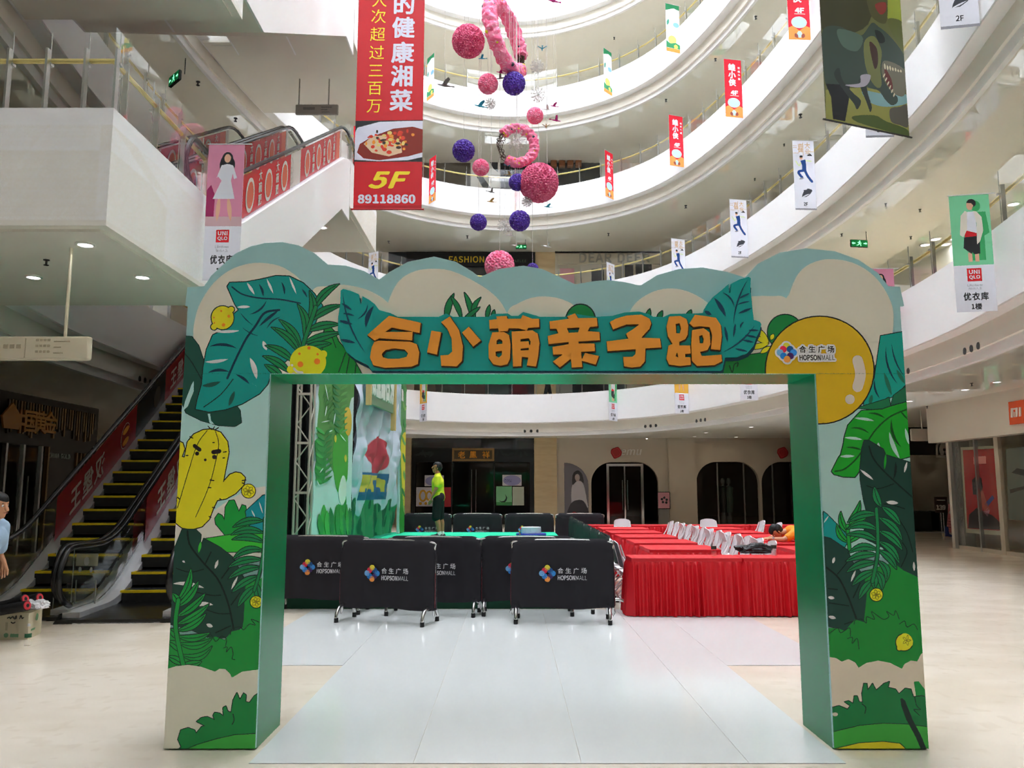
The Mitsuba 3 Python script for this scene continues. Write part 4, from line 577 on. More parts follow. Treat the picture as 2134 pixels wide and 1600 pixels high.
add('shade_leaf', PG([(1801, 918), (1810, 918), (1840, 936), (1845, 948), (1874, 957), (1900, 965), (1906, 1100), (1912, 1204), (1880, 1188), (1862, 1172), (1840, 1140), (1800, 1120), (1805, 1062), (1800, 1043), (1793, 1000), (1792, 978), (1796, 936)], 0), '#10332a', INK, 1.8,
    [('midrib', stroke([(1811, 930), (1820, 955), (1845, 985), (1900, 1035)], 3), '#061512'), ('vein', union_all([stroke([(1806, 1012), (1830, 1018), (1862, 1008)], 2), lens((1866, 962), (1862, 998), 5, -2), stroke([(1885, 1060), (1860, 1052), (1842, 1050)], 2), stroke([(1880, 1130), (1890, 1150), (1878, 1180)], 2), stroke([(1868, 1074), (1890, 1110), (1902, 1150)], 2)]), '#061512'),
     ('slit', slit(((1846, 1046), (1872, 1048), 8, 0), ((1792, 978), (1820, 1000), 6, 0), ((1884, 985), (1890, 962), 5, 0), ((1905, 1190), (1904, 1170), 5, 0)), PALE), ('slit', slit(((1843, 978), (1846, 945), 5, 0)), '#12801f')])
add('shade_leaf', PG([(1714, 1118), (1730, 1122), (1766, 1146), (1775, 1170), (1800, 1200), (1806, 1240), (1804, 1300), (1780, 1310), (1765, 1315), (1714, 1300)], 0), '#12362e', INK, 1.6,
    [('midrib', stroke([(1722, 1182), (1748, 1205), (1768, 1245), (1784, 1288)], 3.5), '#061512'), ('vein', union_all([stroke([(1745, 1196), (1765, 1172)], 2), stroke([(1726, 1226), (1745, 1228)], 2), stroke([(1728, 1256), (1768, 1262)], 2), stroke([(1778, 1245), (1792, 1215)], 2.5), stroke([(1760, 1300), (1790, 1290)], 2)]), '#061512'), ('slit', slit(((1735, 1174), (1739, 1160), 6, 0), ((1725, 1244), (1739, 1246), 7, 0), ((1726, 1284), (1742, 1288), 7, 0), ((1773, 1212), (1783, 1188), 5, 0)), PALE)])
add('garden_field', PG([(1715, 1400), (1715, 1310), (1745, 1308), (1760, 1314), (1782, 1290), (1800, 1296), (1806, 1240), (1800, 1190), (1862, 1172), (1882, 1188), (1920, 1206), (1940, 1400)], 0), '#0d7029', None, 0,
    [('scribble', union_all([stroke(s, 1.6) for s in ([(1728, 1320), (1745, 1308), (1752, 1318), (1770, 1308), (1772, 1325)], [(1780, 1300), (1782, 1292), (1796, 1290), (1805, 1298), (1806, 1285), (1822, 1290), (1816, 1274), (1840, 1290), (1852, 1284), (1848, 1274), (1862, 1282), (1866, 1272), (1874, 1290)], [(1874, 1300), (1885, 1294), (1890, 1306), (1904, 1300), (1912, 1312)], [(1766, 1330), (1776, 1328), (1776, 1340), (1786, 1330), (1790, 1352)])]), INK)])
fern([(1770, 1144), (1768, 1120), (1766, 1095)], [((1768, 1130), (1744, 1092), -6), ((1768, 1110), (1752, 1066), -6), ((1768, 1085), (1792, 1044), 6), ((1768, 1130), (1800, 1112), -3), ((1768, 1095), (1806, 1078), -3)], '#0f8030', INK, 12, 6)
fern([(1826, 1060), (1829, 1110), (1828, 1160), (1818, 1212)], [((1828, 1072), (1766, 1088), 8), ((1829, 1104), (1765, 1102), 10), ((1829, 1128), (1764, 1114), 8), ((1829, 1146), (1768, 1152), 10), ((1828, 1156), (1762, 1170), 6), ((1826, 1172), (1764, 1192), 6), ((1822, 1190), (1776, 1220), 5), ((1818, 1208), (1790, 1248), 3), ((1836, 1056), (1822, 1014), -3), ((1838, 1056), (1876, 1094), -4),
    ((1831, 1078), (1880, 1126), -7), ((1831, 1106), (1880, 1146), -7), ((1831, 1128), (1874, 1174), -8), ((1830, 1146), (1868, 1186), -6), ((1829, 1168), (1846, 1212), -10), ((1826, 1190), (1838, 1228), -5), ((1822, 1196), (1822, 1226), 0)], GREEN, INK, 14, 6)
slice_(1826, 1239, 13)
add('lemon_half', union_all([disc(1884, 1338, 17), disc(1874, 1350, 5)]), '#d8c81f', '#191310', 1.8, [('cut_face', affinity.rotate(disc(1889, 1334, 12, 16), -35), '#e0d22a'), ('segment_line', union_all([lens((1889, 1334), (1889 + 9 * math.cos(a), 1334 + 11 * math.sin(a)), 4).exterior.buffer(.5) for a in np.arange(5) * 1.25]), '#6b6410')])
add('ground_cloud', PG([(1715, 1520), (1725, 1368), (1742, 1371), (1754, 1378), (1768, 1373), (1782, 1380), (1789, 1391), (1805, 1381), (1830, 1376), (1855, 1381), (1879, 1393), (1885, 1383), (1898, 1376), (1911, 1378), (1918, 1364), (1924, 1358), (1945, 1360), (1945, 1520)], 0), '#cfc2af')
add('garden_stem', PG([(1904, 1420), (1914, 1419), (1930, 1440), (1935, 1480), (1910, 1460)]), '#0f7433')
add('garden_bush', PG([(1715, 1566), (1735, 1474), (1748, 1470), (1762, 1476), (1766, 1478), (1772, 1470), (1760, 1462), (1768, 1460), (1778, 1466), (1780, 1450), (1786, 1450), (1790, 1462), (1798, 1464), (1796, 1444), (1800, 1424), (1806, 1424), (1808, 1438), (1818, 1424), (1822, 1432), (1826, 1438), (1842, 1424), (1853, 1420), (1850, 1432), (1866, 1436), (1873, 1446), (1886, 1434), (1898, 1436), (1903, 1452), (1920, 1450), (1945, 1455), (1945, 1566)], 0), '#0c6433', INK, 1.6,
    [('scribble', stroke([(1796, 1466), (1804, 1474), (1802, 1486)], 2), INK), ('scribble', stroke([(1906, 1452), (1910, 1470), (1918, 1478), (1904, 1478), (1916, 1490)], 1.6), INK), ('slit', disc(1740, 1488, 6, 4), CREAM)])
add('lawn', PG([(1715, 1530), (1740, 1524), (1790, 1512), (1840, 1507), (1890, 1509), (1945, 1516), (1945, 1570), (1715, 1570)], 0), '#2f8a32', INK, 1.5)
add('garden_path', PG([(1715, 1570), (1740, 1560), (1790, 1548), (1840, 1545), (1875, 1549), (1885, 1558), (1883, 1570)], 0), '#d4bf22', INK, 1.5)
add('garden_stem', PG([(1876, 1456), (1880, 1454), (1886, 1460), (1902, 1500), (1918, 1530), (1934, 1568), (1922, 1568), (1908, 1535), (1888, 1498), (1878, 1470)], 0), '#0f2420')
# --- beam, right half
add('garden_bush', disc(1210, 668, 30, 33), '#0b6b33', INK, 2.5)
add('garden_field', PG([(1480, 790), (1500, 745), (1545, 742), (1590, 735), (1660, 735), (1660, 790)]), '#0a6428', INK, 1.6, [('scribble', stroke([(1520, 762), (1526, 776), (1530, 760), (1538, 756), (1536, 764)], 2), INK)])
add('garden_bush', disc(1636, 692, 36), '#0a6a30', INK, 2.2)
add('flower', union_all([lens((1602, 714), (1576, 682), 11, 0), lens((1602, 714), (1572, 702), 10), lens((1602, 716), (1562, 726), 11), lens((1605, 722), (1585, 736), 9), lens((1606, 708), (1612, 696), 8)]), '#d3c41c', INK, 1.4)
add('yellow_ball', disc(1708, 771, 112, 111), '#bd9a17', '#15110d', 2.6, [('gloss_mark', stroke([(1787, 751), (1793, 780), (1787, 806)], 22), '#cfc1b3'), ('gloss_mark', disc(1771, 832, 10), '#cfc1b3')])
for g in ([lens((930, 670), (946, 612), 12, -4), lens((962, 665), (940, 618), 9, 3), lens((985, 668), (968, 610), 10, 3), lens((990, 664), (1002, 620), 9, -8), lens((1014, 664), (1020, 636), 8), lens((1026, 664), (1030, 646), 7), lens((1348, 668), (1354, 644), 9), lens((1370, 668), (1380, 648), 9), lens((1430, 668), (1440, 646), 10), lens((964, 668), (1000, 640), 8)]): add('frond_leaflet', g, '#0c6838', INK, 1.8)
# --- the sign board in front of the beam
def fr(pts, ox, oy, s): return [(ox + a / s, oy + b / s) for a, b in pts]
SIGN = PG([(712, 607), (717, 604), (735, 609), (749, 615), (751, 628), (754, 638), (756, 628), (757, 619), (770, 626), (783, 636), (792, 648), (806, 652), (815, 654), (830, 662), (915, 662), (930, 655), (945, 662), (1018, 662), (1028, 656), (1058, 655), (1066, 660), (1080, 660), (1090, 652), (1102, 655), (1125, 662),
    (1178, 662), (1186, 656), (1200, 656), (1240, 662), (1275, 660), (1300, 653), (1330, 651), (1350, 656), (1360, 662), (1382, 662), (1395, 656), (1450, 655), (1464, 654), (1466, 646), (1474, 633), (1485, 620), (1500, 608), (1516, 594), (1517, 613), (1520, 612), (1522, 593), (1540, 584), (1558, 579), (1562, 582), (1561, 611), (1562, 612), (1565, 642), (1568, 668), (1580, 672),
    (1584, 677), (1580, 692), (1574, 704), (1568, 722), (1555, 737), (1535, 745), (1509, 746), (1503, 772), (1500, 773), (776, 773), (768, 762), (740, 748), (724, 735), (712, 712), (706, 690), (707, 660), (711, 636)])
M('board_edge', '#0b3a4c', .5)
CH = []
def ch(ox, oy, s, *polys, holes=()): CH.append(wpx(union_all([PG(fr(p, ox, oy, s)) for p in polys]).difference(union_all([PG(fr(h, ox, oy, s)) for h in holes]) if holes else Polygon()).buffer(.7).buffer(-.7)))
ch(530, 400, 3.952, [(942, 1190), (1120, 1033), (1378, 1090), (1368, 1172), (1140, 1128), (1085, 1165), (1312, 1165), (1308, 1234), (1040, 1216), (1002, 1236)],
   [(1000, 1245), (1040, 1236), (1290, 1245), (1345, 1265), (1366, 1330), (1355, 1425), (1300, 1448), (1080, 1456), (990, 1435), (964, 1375), (978, 1290)], holes=[[(1060, 1345), (1090, 1312), (1160, 1298), (1245, 1308), (1275, 1340), (1262, 1368), (1200, 1384), (1110, 1384), (1070, 1372)]])
ch(530, 400, 3.952, [(1465, 1155), (1545, 1167), (1510, 1350), (1430, 1330)], [(1545, 1085), (1615, 1038), (1690, 1150), (1722, 1280), (1715, 1400), (1670, 1445), (1545, 1440), (1538, 1357), (1605, 1352), (1634, 1325), (1630, 1220), (1592, 1135)], [(1715, 1170), (1770, 1122), (1868, 1235), (1805, 1285)])
ch(1000, 480, 5.333, [(105, 1015), (190, 1005), (185, 975), (300, 970), (305, 1000), (455, 1000), (475, 960), (580, 1000), (655, 1000), (658, 1092), (535, 1100), (520, 1130), (430, 1105), (320, 1105), (310, 1135), (210, 1140), (205, 1105), (110, 1110)],
   [(140, 1150), (270, 1145), (325, 1180), (342, 1280), (335, 1440), (305, 1500), (230, 1517), (150, 1500), (100, 1430), (98, 1290)], [(352, 1142), (580, 1128), (640, 1165), (660, 1270), (645, 1420), (622, 1526), (520, 1512), (545, 1380), (530, 1425), (465, 1418), (460, 1520), (368, 1526), (360, 1330)],
   holes=[[(188, 1240), (215, 1222), (250, 1240), (250, 1275), (188, 1282)], [(176, 1362), (246, 1352), (245, 1400), (215, 1428), (180, 1408)], [(450, 1225), (540, 1212), (562, 1250), (558, 1290), (548, 1290), (540, 1248), (450, 1252)], [(452, 1330), (540, 1318), (542, 1345), (452, 1350)]])
ch(1000, 480, 5.333, [(770, 1030), (985, 1000), (965, 975), (1050, 940), (1085, 995), (1290, 990), (1300, 1082), (1215, 1090), (1190, 1137), (1320, 1147), (1325, 1235), (1090, 1250), (1090, 1272), (1265, 1272), (1270, 1355), (1118, 1365), (1130, 1530), (1015, 1536), (1005, 1440), (885, 1536), (808, 1470), (920, 1390), (810, 1395), (803, 1310), (980, 1280), (980, 1255), (760, 1280), (750, 1190), (870, 1160), (845, 1110), (775, 1110)],
   [(1120, 1460), (1160, 1375), (1312, 1410), (1280, 1505)], holes=[[(960, 1102), (1100, 1096), (1085, 1150), (982, 1155)]])
ch(1000, 480, 5.333, [(1435, 1035), (1500, 1000), (1620, 965), (1780, 955), (1870, 1000), (1890, 1050), (1870, 1110), (1780, 1210), (1985, 1215), (2000, 1315), (1825, 1325), (1820, 1470), (1770, 1525), (1680, 1536), (1590, 1522), (1580, 1420), (1680, 1420), (1715, 1390), (1720, 1335), (1410, 1356), (1398, 1250), (1640, 1220), (1612, 1165), (1690, 1115), (1760, 1060), (1620, 1062), (1470, 1117)])
ch(1060, 400, 3.952, [(1310, 1040), (1400, 1035), (1450, 1060), (1465, 1110), (1460, 1190), (1440, 1225), (1392, 1245), (1392, 1275), (1480, 1275), (1485, 1340), (1440, 1345), (1440, 1370), (1482, 1372), (1486, 1432), (1400, 1442), (1310, 1430), (1288, 1380), (1305, 1275), (1338, 1262), (1300, 1200), (1288, 1120)],
   [(1475, 1095), (1520, 1025), (1600, 1035), (1690, 1050), (1730, 1110), (1738, 1200), (1725, 1312), (1650, 1305), (1660, 1190), (1640, 1125), (1560, 1118), (1510, 1125)], [(1497, 1150), (1590, 1134), (1638, 1170), (1646, 1265), (1622, 1312), (1560, 1328), (1575, 1362), (1735, 1350), (1740, 1405), (1680, 1435), (1540, 1442), (1495, 1400), (1490, 1260)],
   holes=[[(1362, 1100), (1395, 1092), (1407, 1140), (1395, 1178), (1366, 1175)], [(1362, 1362), (1374, 1328), (1386, 1376)], [(1553, 1200), (1580, 1188), (1592, 1222), (1585, 1257), (1558, 1257)]])
# --- build it
arch = thing('event_arch', 'tall printed jungle archway of teal leaves, cream clouds and green pillars standing on the floor', 'arch')
M('arch_green', '#0b7546', .25)
x0, x1, x2, x3 = AXS
CLOUDS = wpx(PG([(385, 640), (390, 598), (425, 596), (440, 574), (460, 555), (490, 528), (522, 513), (552, 506), (588, 504), (622, 511), (655, 527), (683, 551), (720, 553), (758, 564), (790, 582), (812, 566), (850, 545), (905, 534), (950, 545), (985, 566), (999, 577), (1040, 560), (1090, 553), (1130, 560), (1170, 578), (1199, 592), (1240, 585), (1268, 583), (1305, 588),
    (1330, 594), (1336, 594), (1370, 573), (1415, 560), (1465, 557), (1515, 566), (1553, 578), (1580, 549), (1625, 526), (1680, 517), (1740, 523), (1790, 541), (1830, 568), (1852, 596), (1876, 597), (1890, 660)]))
BOARD = union_all([rect(x0, AZ, x3, AT - .01), rect(x0, .01, x1, AZ + .01), rect(x2, .01, x3, AZ + .01), CLOUDS.intersection(rect(-3, 2.9, 3, 4))])
sub(arch, 'front_board', plate(BOARD, (0, AY + .03, 0), (1, 0, 0), (0, 0, 1), (0, -1, 0), .026), art(SKYC))
for a, b in ((x0, x1), (x2, x3)): sub(arch, 'pillar', B(a, b, AY + .03, AY + AD, 0, AZ), 'mat_arch_green', label='green painted pillar')
sub(arch, 'beam', B(x0, x3, AY + .03, AY + AD, AZ, AT), 'mat_arch_green', label='green painted beam')
sub(arch, 'seam_strip', J([B(x0, x1, AY - .002, AY + .002, AZ - .002, AZ + .001), B(x2, x3, AY - .002, AY + .002, AZ - .002, AZ + .001)]), art('#0b4a40'))
above, todo = None, []
for nm, sb, g, col in reversed(items):
    if sb == 'outline' or sb is None: full = wpx(g)
    else: full = wpx(g)
    vis = full.intersection(BOARD)
    if above is not None: vis = vis.difference(above)
    todo.append((nm, sb, vis.buffer(0), col)); above = full if above is None else union_all([above, full])
parent = None; pend = []
for nm, sb, g, col in reversed(todo):
    p = plate(g, (0, AY + .004, 0), (1, 0, 0), (0, 0, 1), (0, -1, 0), .006)
    if p is None: continue
    if sb == 'outline': pend.append((p, col)); continue
    if sb is None:
        parent = sub(arch, nm, p, art(col))
        for q, c in pend: sub(parent, 'outline', q, art(c))
        pend = []
    elif parent: sub(parent, sb, p, art(col), kind='stuff' if len(geoms(g)) > 1 else None)
sg = sub(arch, 'sign_board', plate(wpx(SIGN), (0, AY, 0), (1, 0, 0), (0, 0, 1), (0, -1, 0), .03), art('#0b807a'), label='teal sign board cut along its leaves')
sub(sg, 'printed_edge', plate(wpx(affinity.translate(SIGN, 3, 7).difference(SIGN.buffer(.5)).intersection(rect(690, 600, 1600, 777))), (0, AY - .001, 0), (1, 0, 0), (0, 0, 1), (0, -1, 0), .007), 'mat_board_edge')
leafy = union_all([lens((716, 610), (764, 738), 3, 10), lens((714, 634), (735, 648), 5, 0), lens((717, 655), (740, 660), 3.5, -1), lens((709, 670), (736, 677), 6, 0), lens((711, 709), (742, 716), 6, 0), lens((780, 640), (764, 684), 9, 4), lens((768, 636), (748, 666), 3, -5),
    lens((1556, 584), (1526, 676), 3, 6), lens((1486, 623), (1510, 662), 8, -2), lens((1504, 612), (1528, 642), 3, -5), lens((1560, 613), (1537, 624), 4, 0), lens((1560, 630), (1534, 637), 3, 1), lens((1564, 644), (1536, 655), 5, 0), lens((1466, 650), (1480, 658), 7, 0), lens((1570, 680), (1505, 735), 3, -6),
    lens((1578, 690), (1557, 690), 4, 0), lens((1575, 705), (1550, 700), 4, 0), lens((1568, 715), (1545, 710), 4, 0), lens((1555, 734), (1530, 728), 4, 0), lens((1530, 676), (1526, 704), 4, 0), lens((1508, 682), (1514, 714), 5, 0), lens((1548, 672), (1540, 686), 3, 2)])
for g in geoms(leafy.intersection(SIGN)): sub(sg, 'leaf_vein', plate(wpx(g), (0, AY - .03, 0), (1, 0, 0), (0, 0, 1), (0, -1, 0), .003), art('#0a3147'))
for g in CH:
    c = sub(arch, 'title_character', plate(g, (0, AY - .045, 0), (1, 0, 0), (0, 0, 1), (0, -1, 0), .012), art('#cb842c'), label='raised orange title character')
    sub(c, 'backing', plate(affinity.translate(g, .004, -.005).buffer(.004), (0, AY - .03, 0), (1, 0, 0), (0, 0, 1), (0, -1, 0), .014), art('#2a1a10'))
# the mall's emblem and name on the yellow ball
def emblem(s, cut=None):
    """eight overlapping discs in a diamond, s across"""
    r = s * .17; d = s * .235
    sp = [(0, 1.42, '#d8c53a'), (-.72, .72, '#c01f3f'), (.72, .72, '#16457c'), (-1.42, 0, '#6fa8d8'), (1.42, 0, '#2f7fc4'), (-.72, -.72, '#1d6fb5'), (.72, -.72, '#3a2058'), (0, -1.42, '#e08a3c')]
    return [('emblem_disc', disc(a * d, b * d, r), c) for a, b, c in sp]
def mall_logo(h, ink, bold=.02):
    """emblem, name in two scripts; h = height of the whole, origin at the emblem"""
    L = [(n, g, c) for n, g, c in emblem(h * 1.0)]
    a = at2(text('合生广场', h * .36, bold, .30), 0, 0); b = at2(text('HOPSON', h * .34, .035), 0, 0); c = at2(text('MALL', h * .34), 0, 0)
    w = a.bounds[2] - a.bounds[0]; x = h * .62
    a = at2(a, x + w / 2, h * .17)
    b = affinity.scale(b, w * .60 / (b.bounds[2] - b.bounds[0]), 1, origin=(0, 0)); b = at2(b, x + w * .30, -h * .25)
    c = affinity.scale(c, w * .37 / (c.bounds[2] - c.bounds[0]), 1, origin=(0, 0)); c = at2(c, x + w * .815, -h * .25)
    return L + [('lettering', union_all([a, b, c]), ink)]
o = aty(1639, 735, AY)
lg = [(n, g, c if isinstance(c, str) else c) for n, g, c in mall_logo(.137, '#15110d')]
back = union_all([g for _, g, _ in lg]).buffer(.012)
prints(arch, [('emblem_backing', back, art('#e9e2d6'))] + [(n, g, art(c)) for n, g, c in lg], (o[0], AY - .004, o[2]), (1, 0, 0), (0, 0, 1), (0, -1, 0), .003)
# ---------------------------------------------------------------- shop fronts
FY = 38.6
M('emu_wall', '#cfc4b4', .6); M('seal_red', '#9b1d20', .45); M('script_white', '#f4f1ec', .4); M('sign_wood', '#8a6a3a', .45); M('sign_field', '#4a3a22', .5); M('sign_gold', '#d58a1e', .4); M('granite_black', '#141414', .2)
M('poster_grey', '#77737a', .5); M('poster_white', '#d9d6dc', .5); M('lilac', '#9a98c4', .5); M('poster_green', '#7fc18c', .5); M('poster_red', '#a01a22', .5); M('pink_poster', '#d79aa6', .5); M('gold_ink', '#c99a2e', .5); M('brown_slat', '#3d3023', .5); M('brass', '#6e5630', .4, .5); M('brown_wall', '#2a2119', .6)
def fx(px, y=FY): return float(aty(px, 1000, y)[0])
def fz(py, y=FY): return float(aty(1067, py, y)[2])
def frect(x0, y0, x1, y1, y=FY):
    """a rectangle given by pixels as seen on the upright plane at depth y"""
    return rect(fx(x0, y), fz(y1, y), fx(x1, y), fz(y0, y))
def fplate(g, y=FY, t=.05, off=0.0): return plate(g, (0, y, 0), (1, 0, 0), (0, 0, 1), (0, -1, 0), t, off)
def poster(base, label, g, y, m, layers=(), t=.012, cat='poster'):
    k = thing(base, label, cat); sub(k, 'sheet', fplate(g, y, t), m)
    for nm, s, c in layers: sub(k, nm, fplate(s, y, .003, t), c, kind='stuff' if len(geoms(s)) > 1 else None)
    return k
def room(x0, x1, z0, z1, y0=FY + .3, y1=50.5):
    for b in (B(x0, x1, y1 - .1, y1, z0, z1), B(x0, x0 + .1, y0, y1, z0, z1), B(x1 - .1, x1, y0, y1, z0, z1), B(x0, x1, y0, y1, z1 - .05, z1), B(x0, x1, y0, y1, z0, z0 + .012)): struct('wall_shop_room', b, 'mat_dark_room')
def panes(key, xs, z0, z1, y):
    for a, b in zip(xs[:-1], xs[1:]): sub(key, 'pane', fplate(rect(a + .02, z0, b - .02, z1), y, .0005), 'mat_glass')
# solid facade over the ground floor with its openings
emu_poster = PG([(fx(1176), 0), (fx(1176), fz(964))] + [(fx(1176) + (fx(1226) - fx(1176)) * math.sin(a) * 1.0, fz(1010) + (fz(964) - fz(1010)) * math.cos(a)) for a in np.linspace(0.15, math.pi / 2, 8)] + [(fx(1226), 0)])
def arch_hole(p0, p1, top): x0, x1, zt, r = fx(p0), fx(p1), fz(top), 1.0; return union_all([rect(x0, -1, x1, zt - r), rect(x0 + r, -1, x1 - r, zt), disc(x0 + r, zt - r, r), disc(x1 - r, zt - r, r)])
HOLES = [arch_hole(1232, 1372, 963), arch_hole(1451, 1582, 962), arch_hole(1587, 1712, 962)]
fac = rect(fx(1160), 0, 19, 4.1).difference(union_all(HOLES))
struct('wall_fashion_shop', fplate(fac, FY, -.3), 'mat_emu_wall'); struct('wall_pilaster', B(fx(1392), fx(1449), FY - .3, FY, 0, 4.1), 'mat_emu_wall')
room(fx(1165), fx(1420), 0, 4.05); room(fx(1440), 18.5, 0, 4.05)
struct('wall_column', B(fx(1113), fx(1160), FY - .3, FY + .3, 0, 4.1), 'mat_travertine'); struct('wall_column', B(fx(828), fx(857), FY - .3, FY + .3, 0, 4.1), 'mat_travertine')
struct('wall_shop_left', fplate(rect(-18.7, 0, fx(828), 4.1), FY, -.3), 'mat_cream_wall')
k = thing('shop_window_poster', 'arched grey poster of a woman in white left of the glazed doors', 'poster')
sub(k, 'sheet', fplate(emu_poster, FY, .03), 'mat_poster_grey'); o = lambda a, b: (fx(a), fz(b))
fig = lambda pts: PG([o(*p) for p in pts], 1)
sub(k, 'printed_blouse', fplate(fig([(1190, 1045), (1192, 1012), (1203, 1002), (1215, 1008), (1222, 1040), (1222, 1062), (1192, 1058)]), FY, .003, .03), 'mat_poster_white'); sub(k, 'printed_hair', fplate(fig([(1193, 1010), (1194, 988), (1204, 980), (1213, 988), (1216, 1006), (1205, 1000)]), FY, .003, .034), C('#3a3638'))
sub(k, 'printed_face', fplate(disc(*o(1203, 995), .12, .17), FY, .003, .038), C('#b9a8a4')); sub(k, 'printed_seat', fplate(fig([(1180, 1080), (1190, 1048), (1212, 1042), (1224, 1060), (1226, 1085), (1200, 1088)]), FY, .003, .034), C('#4a474c'))
sub(k, 'printed_seal', fplate(disc(*o(1196, 1071), .12), FY, .003, .04), 'mat_seal_red')
for px in (1285, 1633):
    k = thing('wax_seal_sign', 'red wax seal sign above the arched shop doors' if px < 1500 else 'dark red wax seal sign above the third arch, next to the right pillar', 'sign')
    c = V3(fx(px), fz(943)); pts = [(c[0] + r * math.cos(a), c[1] + r * math.sin(a)) for a, r in zip(np.arange(10) * .6283, (.27, .25, .28, .24, .27, .26, .24, .3, .25, .26))]
    sub(k, 'seal', fplate(PG(pts, 1), FY, .06), 'mat_seal_red'); sub(k, 'seal_ring', fplate(PG(pts, 1).buffer(-.07).exterior.buffer(.015), FY, .02, .06), C('#b5373a'))
    if px < 1500: sub(k, 'lettering', fplate(at2(text('emu', .48, .01, .02, slant=14), fx(1316), fz(942)), FY, .04, .01), 'mat_script_white', kind='stuff')
d = thing('glass_door', 'chrome framed double glass door in the middle arch of the cream shop', 'door')
x0, x1, xm, zt = fx(1264), fx(1341), fx(1302), fz(966)
for a, b, c_, e in ((x0, x0 + .12, 0, zt), (x1 - .12, x1, 0, zt), (x0, x1, zt - .12, zt)): sub(d, 'frame', B(a, b, FY - .02, FY + .12, c_, e), 'mat_chrome')
for a, b in ((x0 + .12, xm - .02), (xm + .02, x1 - .12)):
    lf = sub(d, 'door_leaf', fplate(rect(a, .05, b, zt - .12), FY + .05, .0005), 'mat_glass'); sub(lf, 'pull_handle', cyl(((b - .1 if a < xm - .5 else a + .1), FY - .04, .7), ((b - .1 if a < xm - .5 else a + .1), FY - .04, 2.1), .02), 'mat_chrome')
sub(d, 'centre_post', B(xm - .03, xm + .03, FY, FY + .08, 0, zt - .1), 'mat_chrome')
w = thing('shop_window', 'arched shop window with two steel bars and mannequins inside', 'window'); panes(w, [fx(1451), fx(1496), fx(1551), fx(1582)], .1, fz(966), FY + .1)
for px in (1496, 1551): sub(w, 'window_bar', B(fx(px) - .03, fx(px) + .03, FY + .06, FY + .12, 0, fz(964)), 'mat_steel')
w = thing('shop_window', 'arched shop window beside the green right pillar, partly hidden', 'window'); panes(w, [fx(1587), fx(1611), fx(1680)], .1, fz(966), FY + .1)
for px in (1611, 1650): sub(w, 'window_bar', B(fx(px) - .03, fx(px) + .03, FY + .06, FY + .12, 0, fz(964)), 'mat_steel')
M('mannequin', '#5d5f5c', .5); M('mannequin_dress', '#3c4b42', .7)
def mannequin(px, label, dress):
    x, y = fx(px, 39.6), 39.6; k = thing('mannequin', label, 'mannequin')
    sub(k, 'base', lathe([(0, 0), (.13, 0), (.13, .35), (0, .35)], 16, (x, y, .02)), 'mat_mannequin'); sub(k, 'body', lathe([(0, .35), (.09, .36), (.1, .8), (.17, 1.2), (.14, 1.45), (.2, 1.75), (.06, 1.85), (.05, 1.92), (.1, 1.98), (.11, 2.1), (.06, 2.2), (0, 2.22)], 14, (x, y, 0)), 'mat_mannequin', 40)
    sub(k, 'dress', lathe([(.15, .55), (.2, 1.2), (.16, 1.46), (.215, 1.76), (.1, 1.82)], 16, (x, y, 0)), dress, 40)
mannequin(1518, 'mannequin in a long green dress behind the arched window', 'mat_mannequin_dress'); mannequin(1506, 'mannequin in dark clothes left of the green dress behind the arched window', 'mat_black')
e = thing('poster_easel', 'pink poster on a grey stand between the glazed doors and the pilaster', 'easel'); gx = frect(1370, 1026, 1394, 1059, 37.6)
sub(e, 'frame', fplate(gx.buffer(.03), 37.6, .04), 'mat_black'); sub(e, 'sheet', fplate(gx, 37.56, .004), 'mat_pink_poster'); sub(e, 'stand', B(fx(1372, 37.6), fx(1393, 37.6), 37.62, 37.7, 0, fz(1058, 37.6)), 'mat_sign_grey')
for a, b in ((1378, 1040), (1383, 1037), (1388, 1041), (1380, 1046), (1387, 1047)): sub(e, 'printed_dot', fplate(disc(fx(a, 37.6), fz(b, 37.6), .055), 37.556, .003), 'mat_black')
# jewellery shop with the gold name board
jx0, jx1 = fx(857), fx(1113); room(jx0, jx1, 0, 4.05)
k = thing('jewellery_shop_front', 'black jewellery shop front with glass doors under a gold name board', 'shop front')
for g in (rect(jx0, fz(963), jx1, 4.1), rect(jx0, 0, fx(866), fz(963)), rect(fx(1104), 0, jx1, fz(963))): sub(k, 'granite_panel', fplate(g, FY, -.2), 'mat_granite_black')
panes(k, [fx(866), fx(942), fx(986), fx(1030), fx(1104)], .05, fz(964), FY + .02)
for px in (942, 1030): sub(k, 'post', B(fx(px) - .03, fx(px) + .03, FY, FY + .06, 0, fz(963)), 'mat_black')
for px in (983, 992): sub(k, 'pull_handle', cyl((fx(px), FY - .04, .35), (fx(px), FY - .04, 2.6), .018), 'mat_chrome')
for i in range(14):
    a = fx(872 + i * 5 if i < 13 else 1040); a = fx(870 + i * 4.8) if i < 7 else fx(1036 + (i - 7) * 10)
    sub(k, 'carved_leaf', fplate(affinity.rotate(affinity.translate(lens((-.16, 0), (.16, .03), .12), a, fz(948) + .05 * (i % 3)), 37 * i), FY, .02), C('#1c2624', .4))
k = thing('name_board', 'brown wooden name board with three gold characters over the black shop', 'sign'); g = frect(942, 934, 1030, 961)
sub(k, 'frame', fplate(g, FY, .14), 'mat_sign_wood'); sub(k, 'field', fplate(g.buffer(-.1), FY - .14, .006), 'mat_sign_field')
for s, px in (('老', 962), ('鳳', 986), ('祥', 1013)): sub(k, 'character', fplate(at2(text(s, .36, .02), fx(px), fz(947.5)), FY - .146, .02), 'mat_sign_gold')
poster('window_poster', 'white poster with a lilac oval in the left window of the black shop', frect(885, 990, 925, 1013), FY - .02, 'mat_poster_white', [('oval', disc(fx(903), fz(1002), .38, .22), 'mat_lilac')])
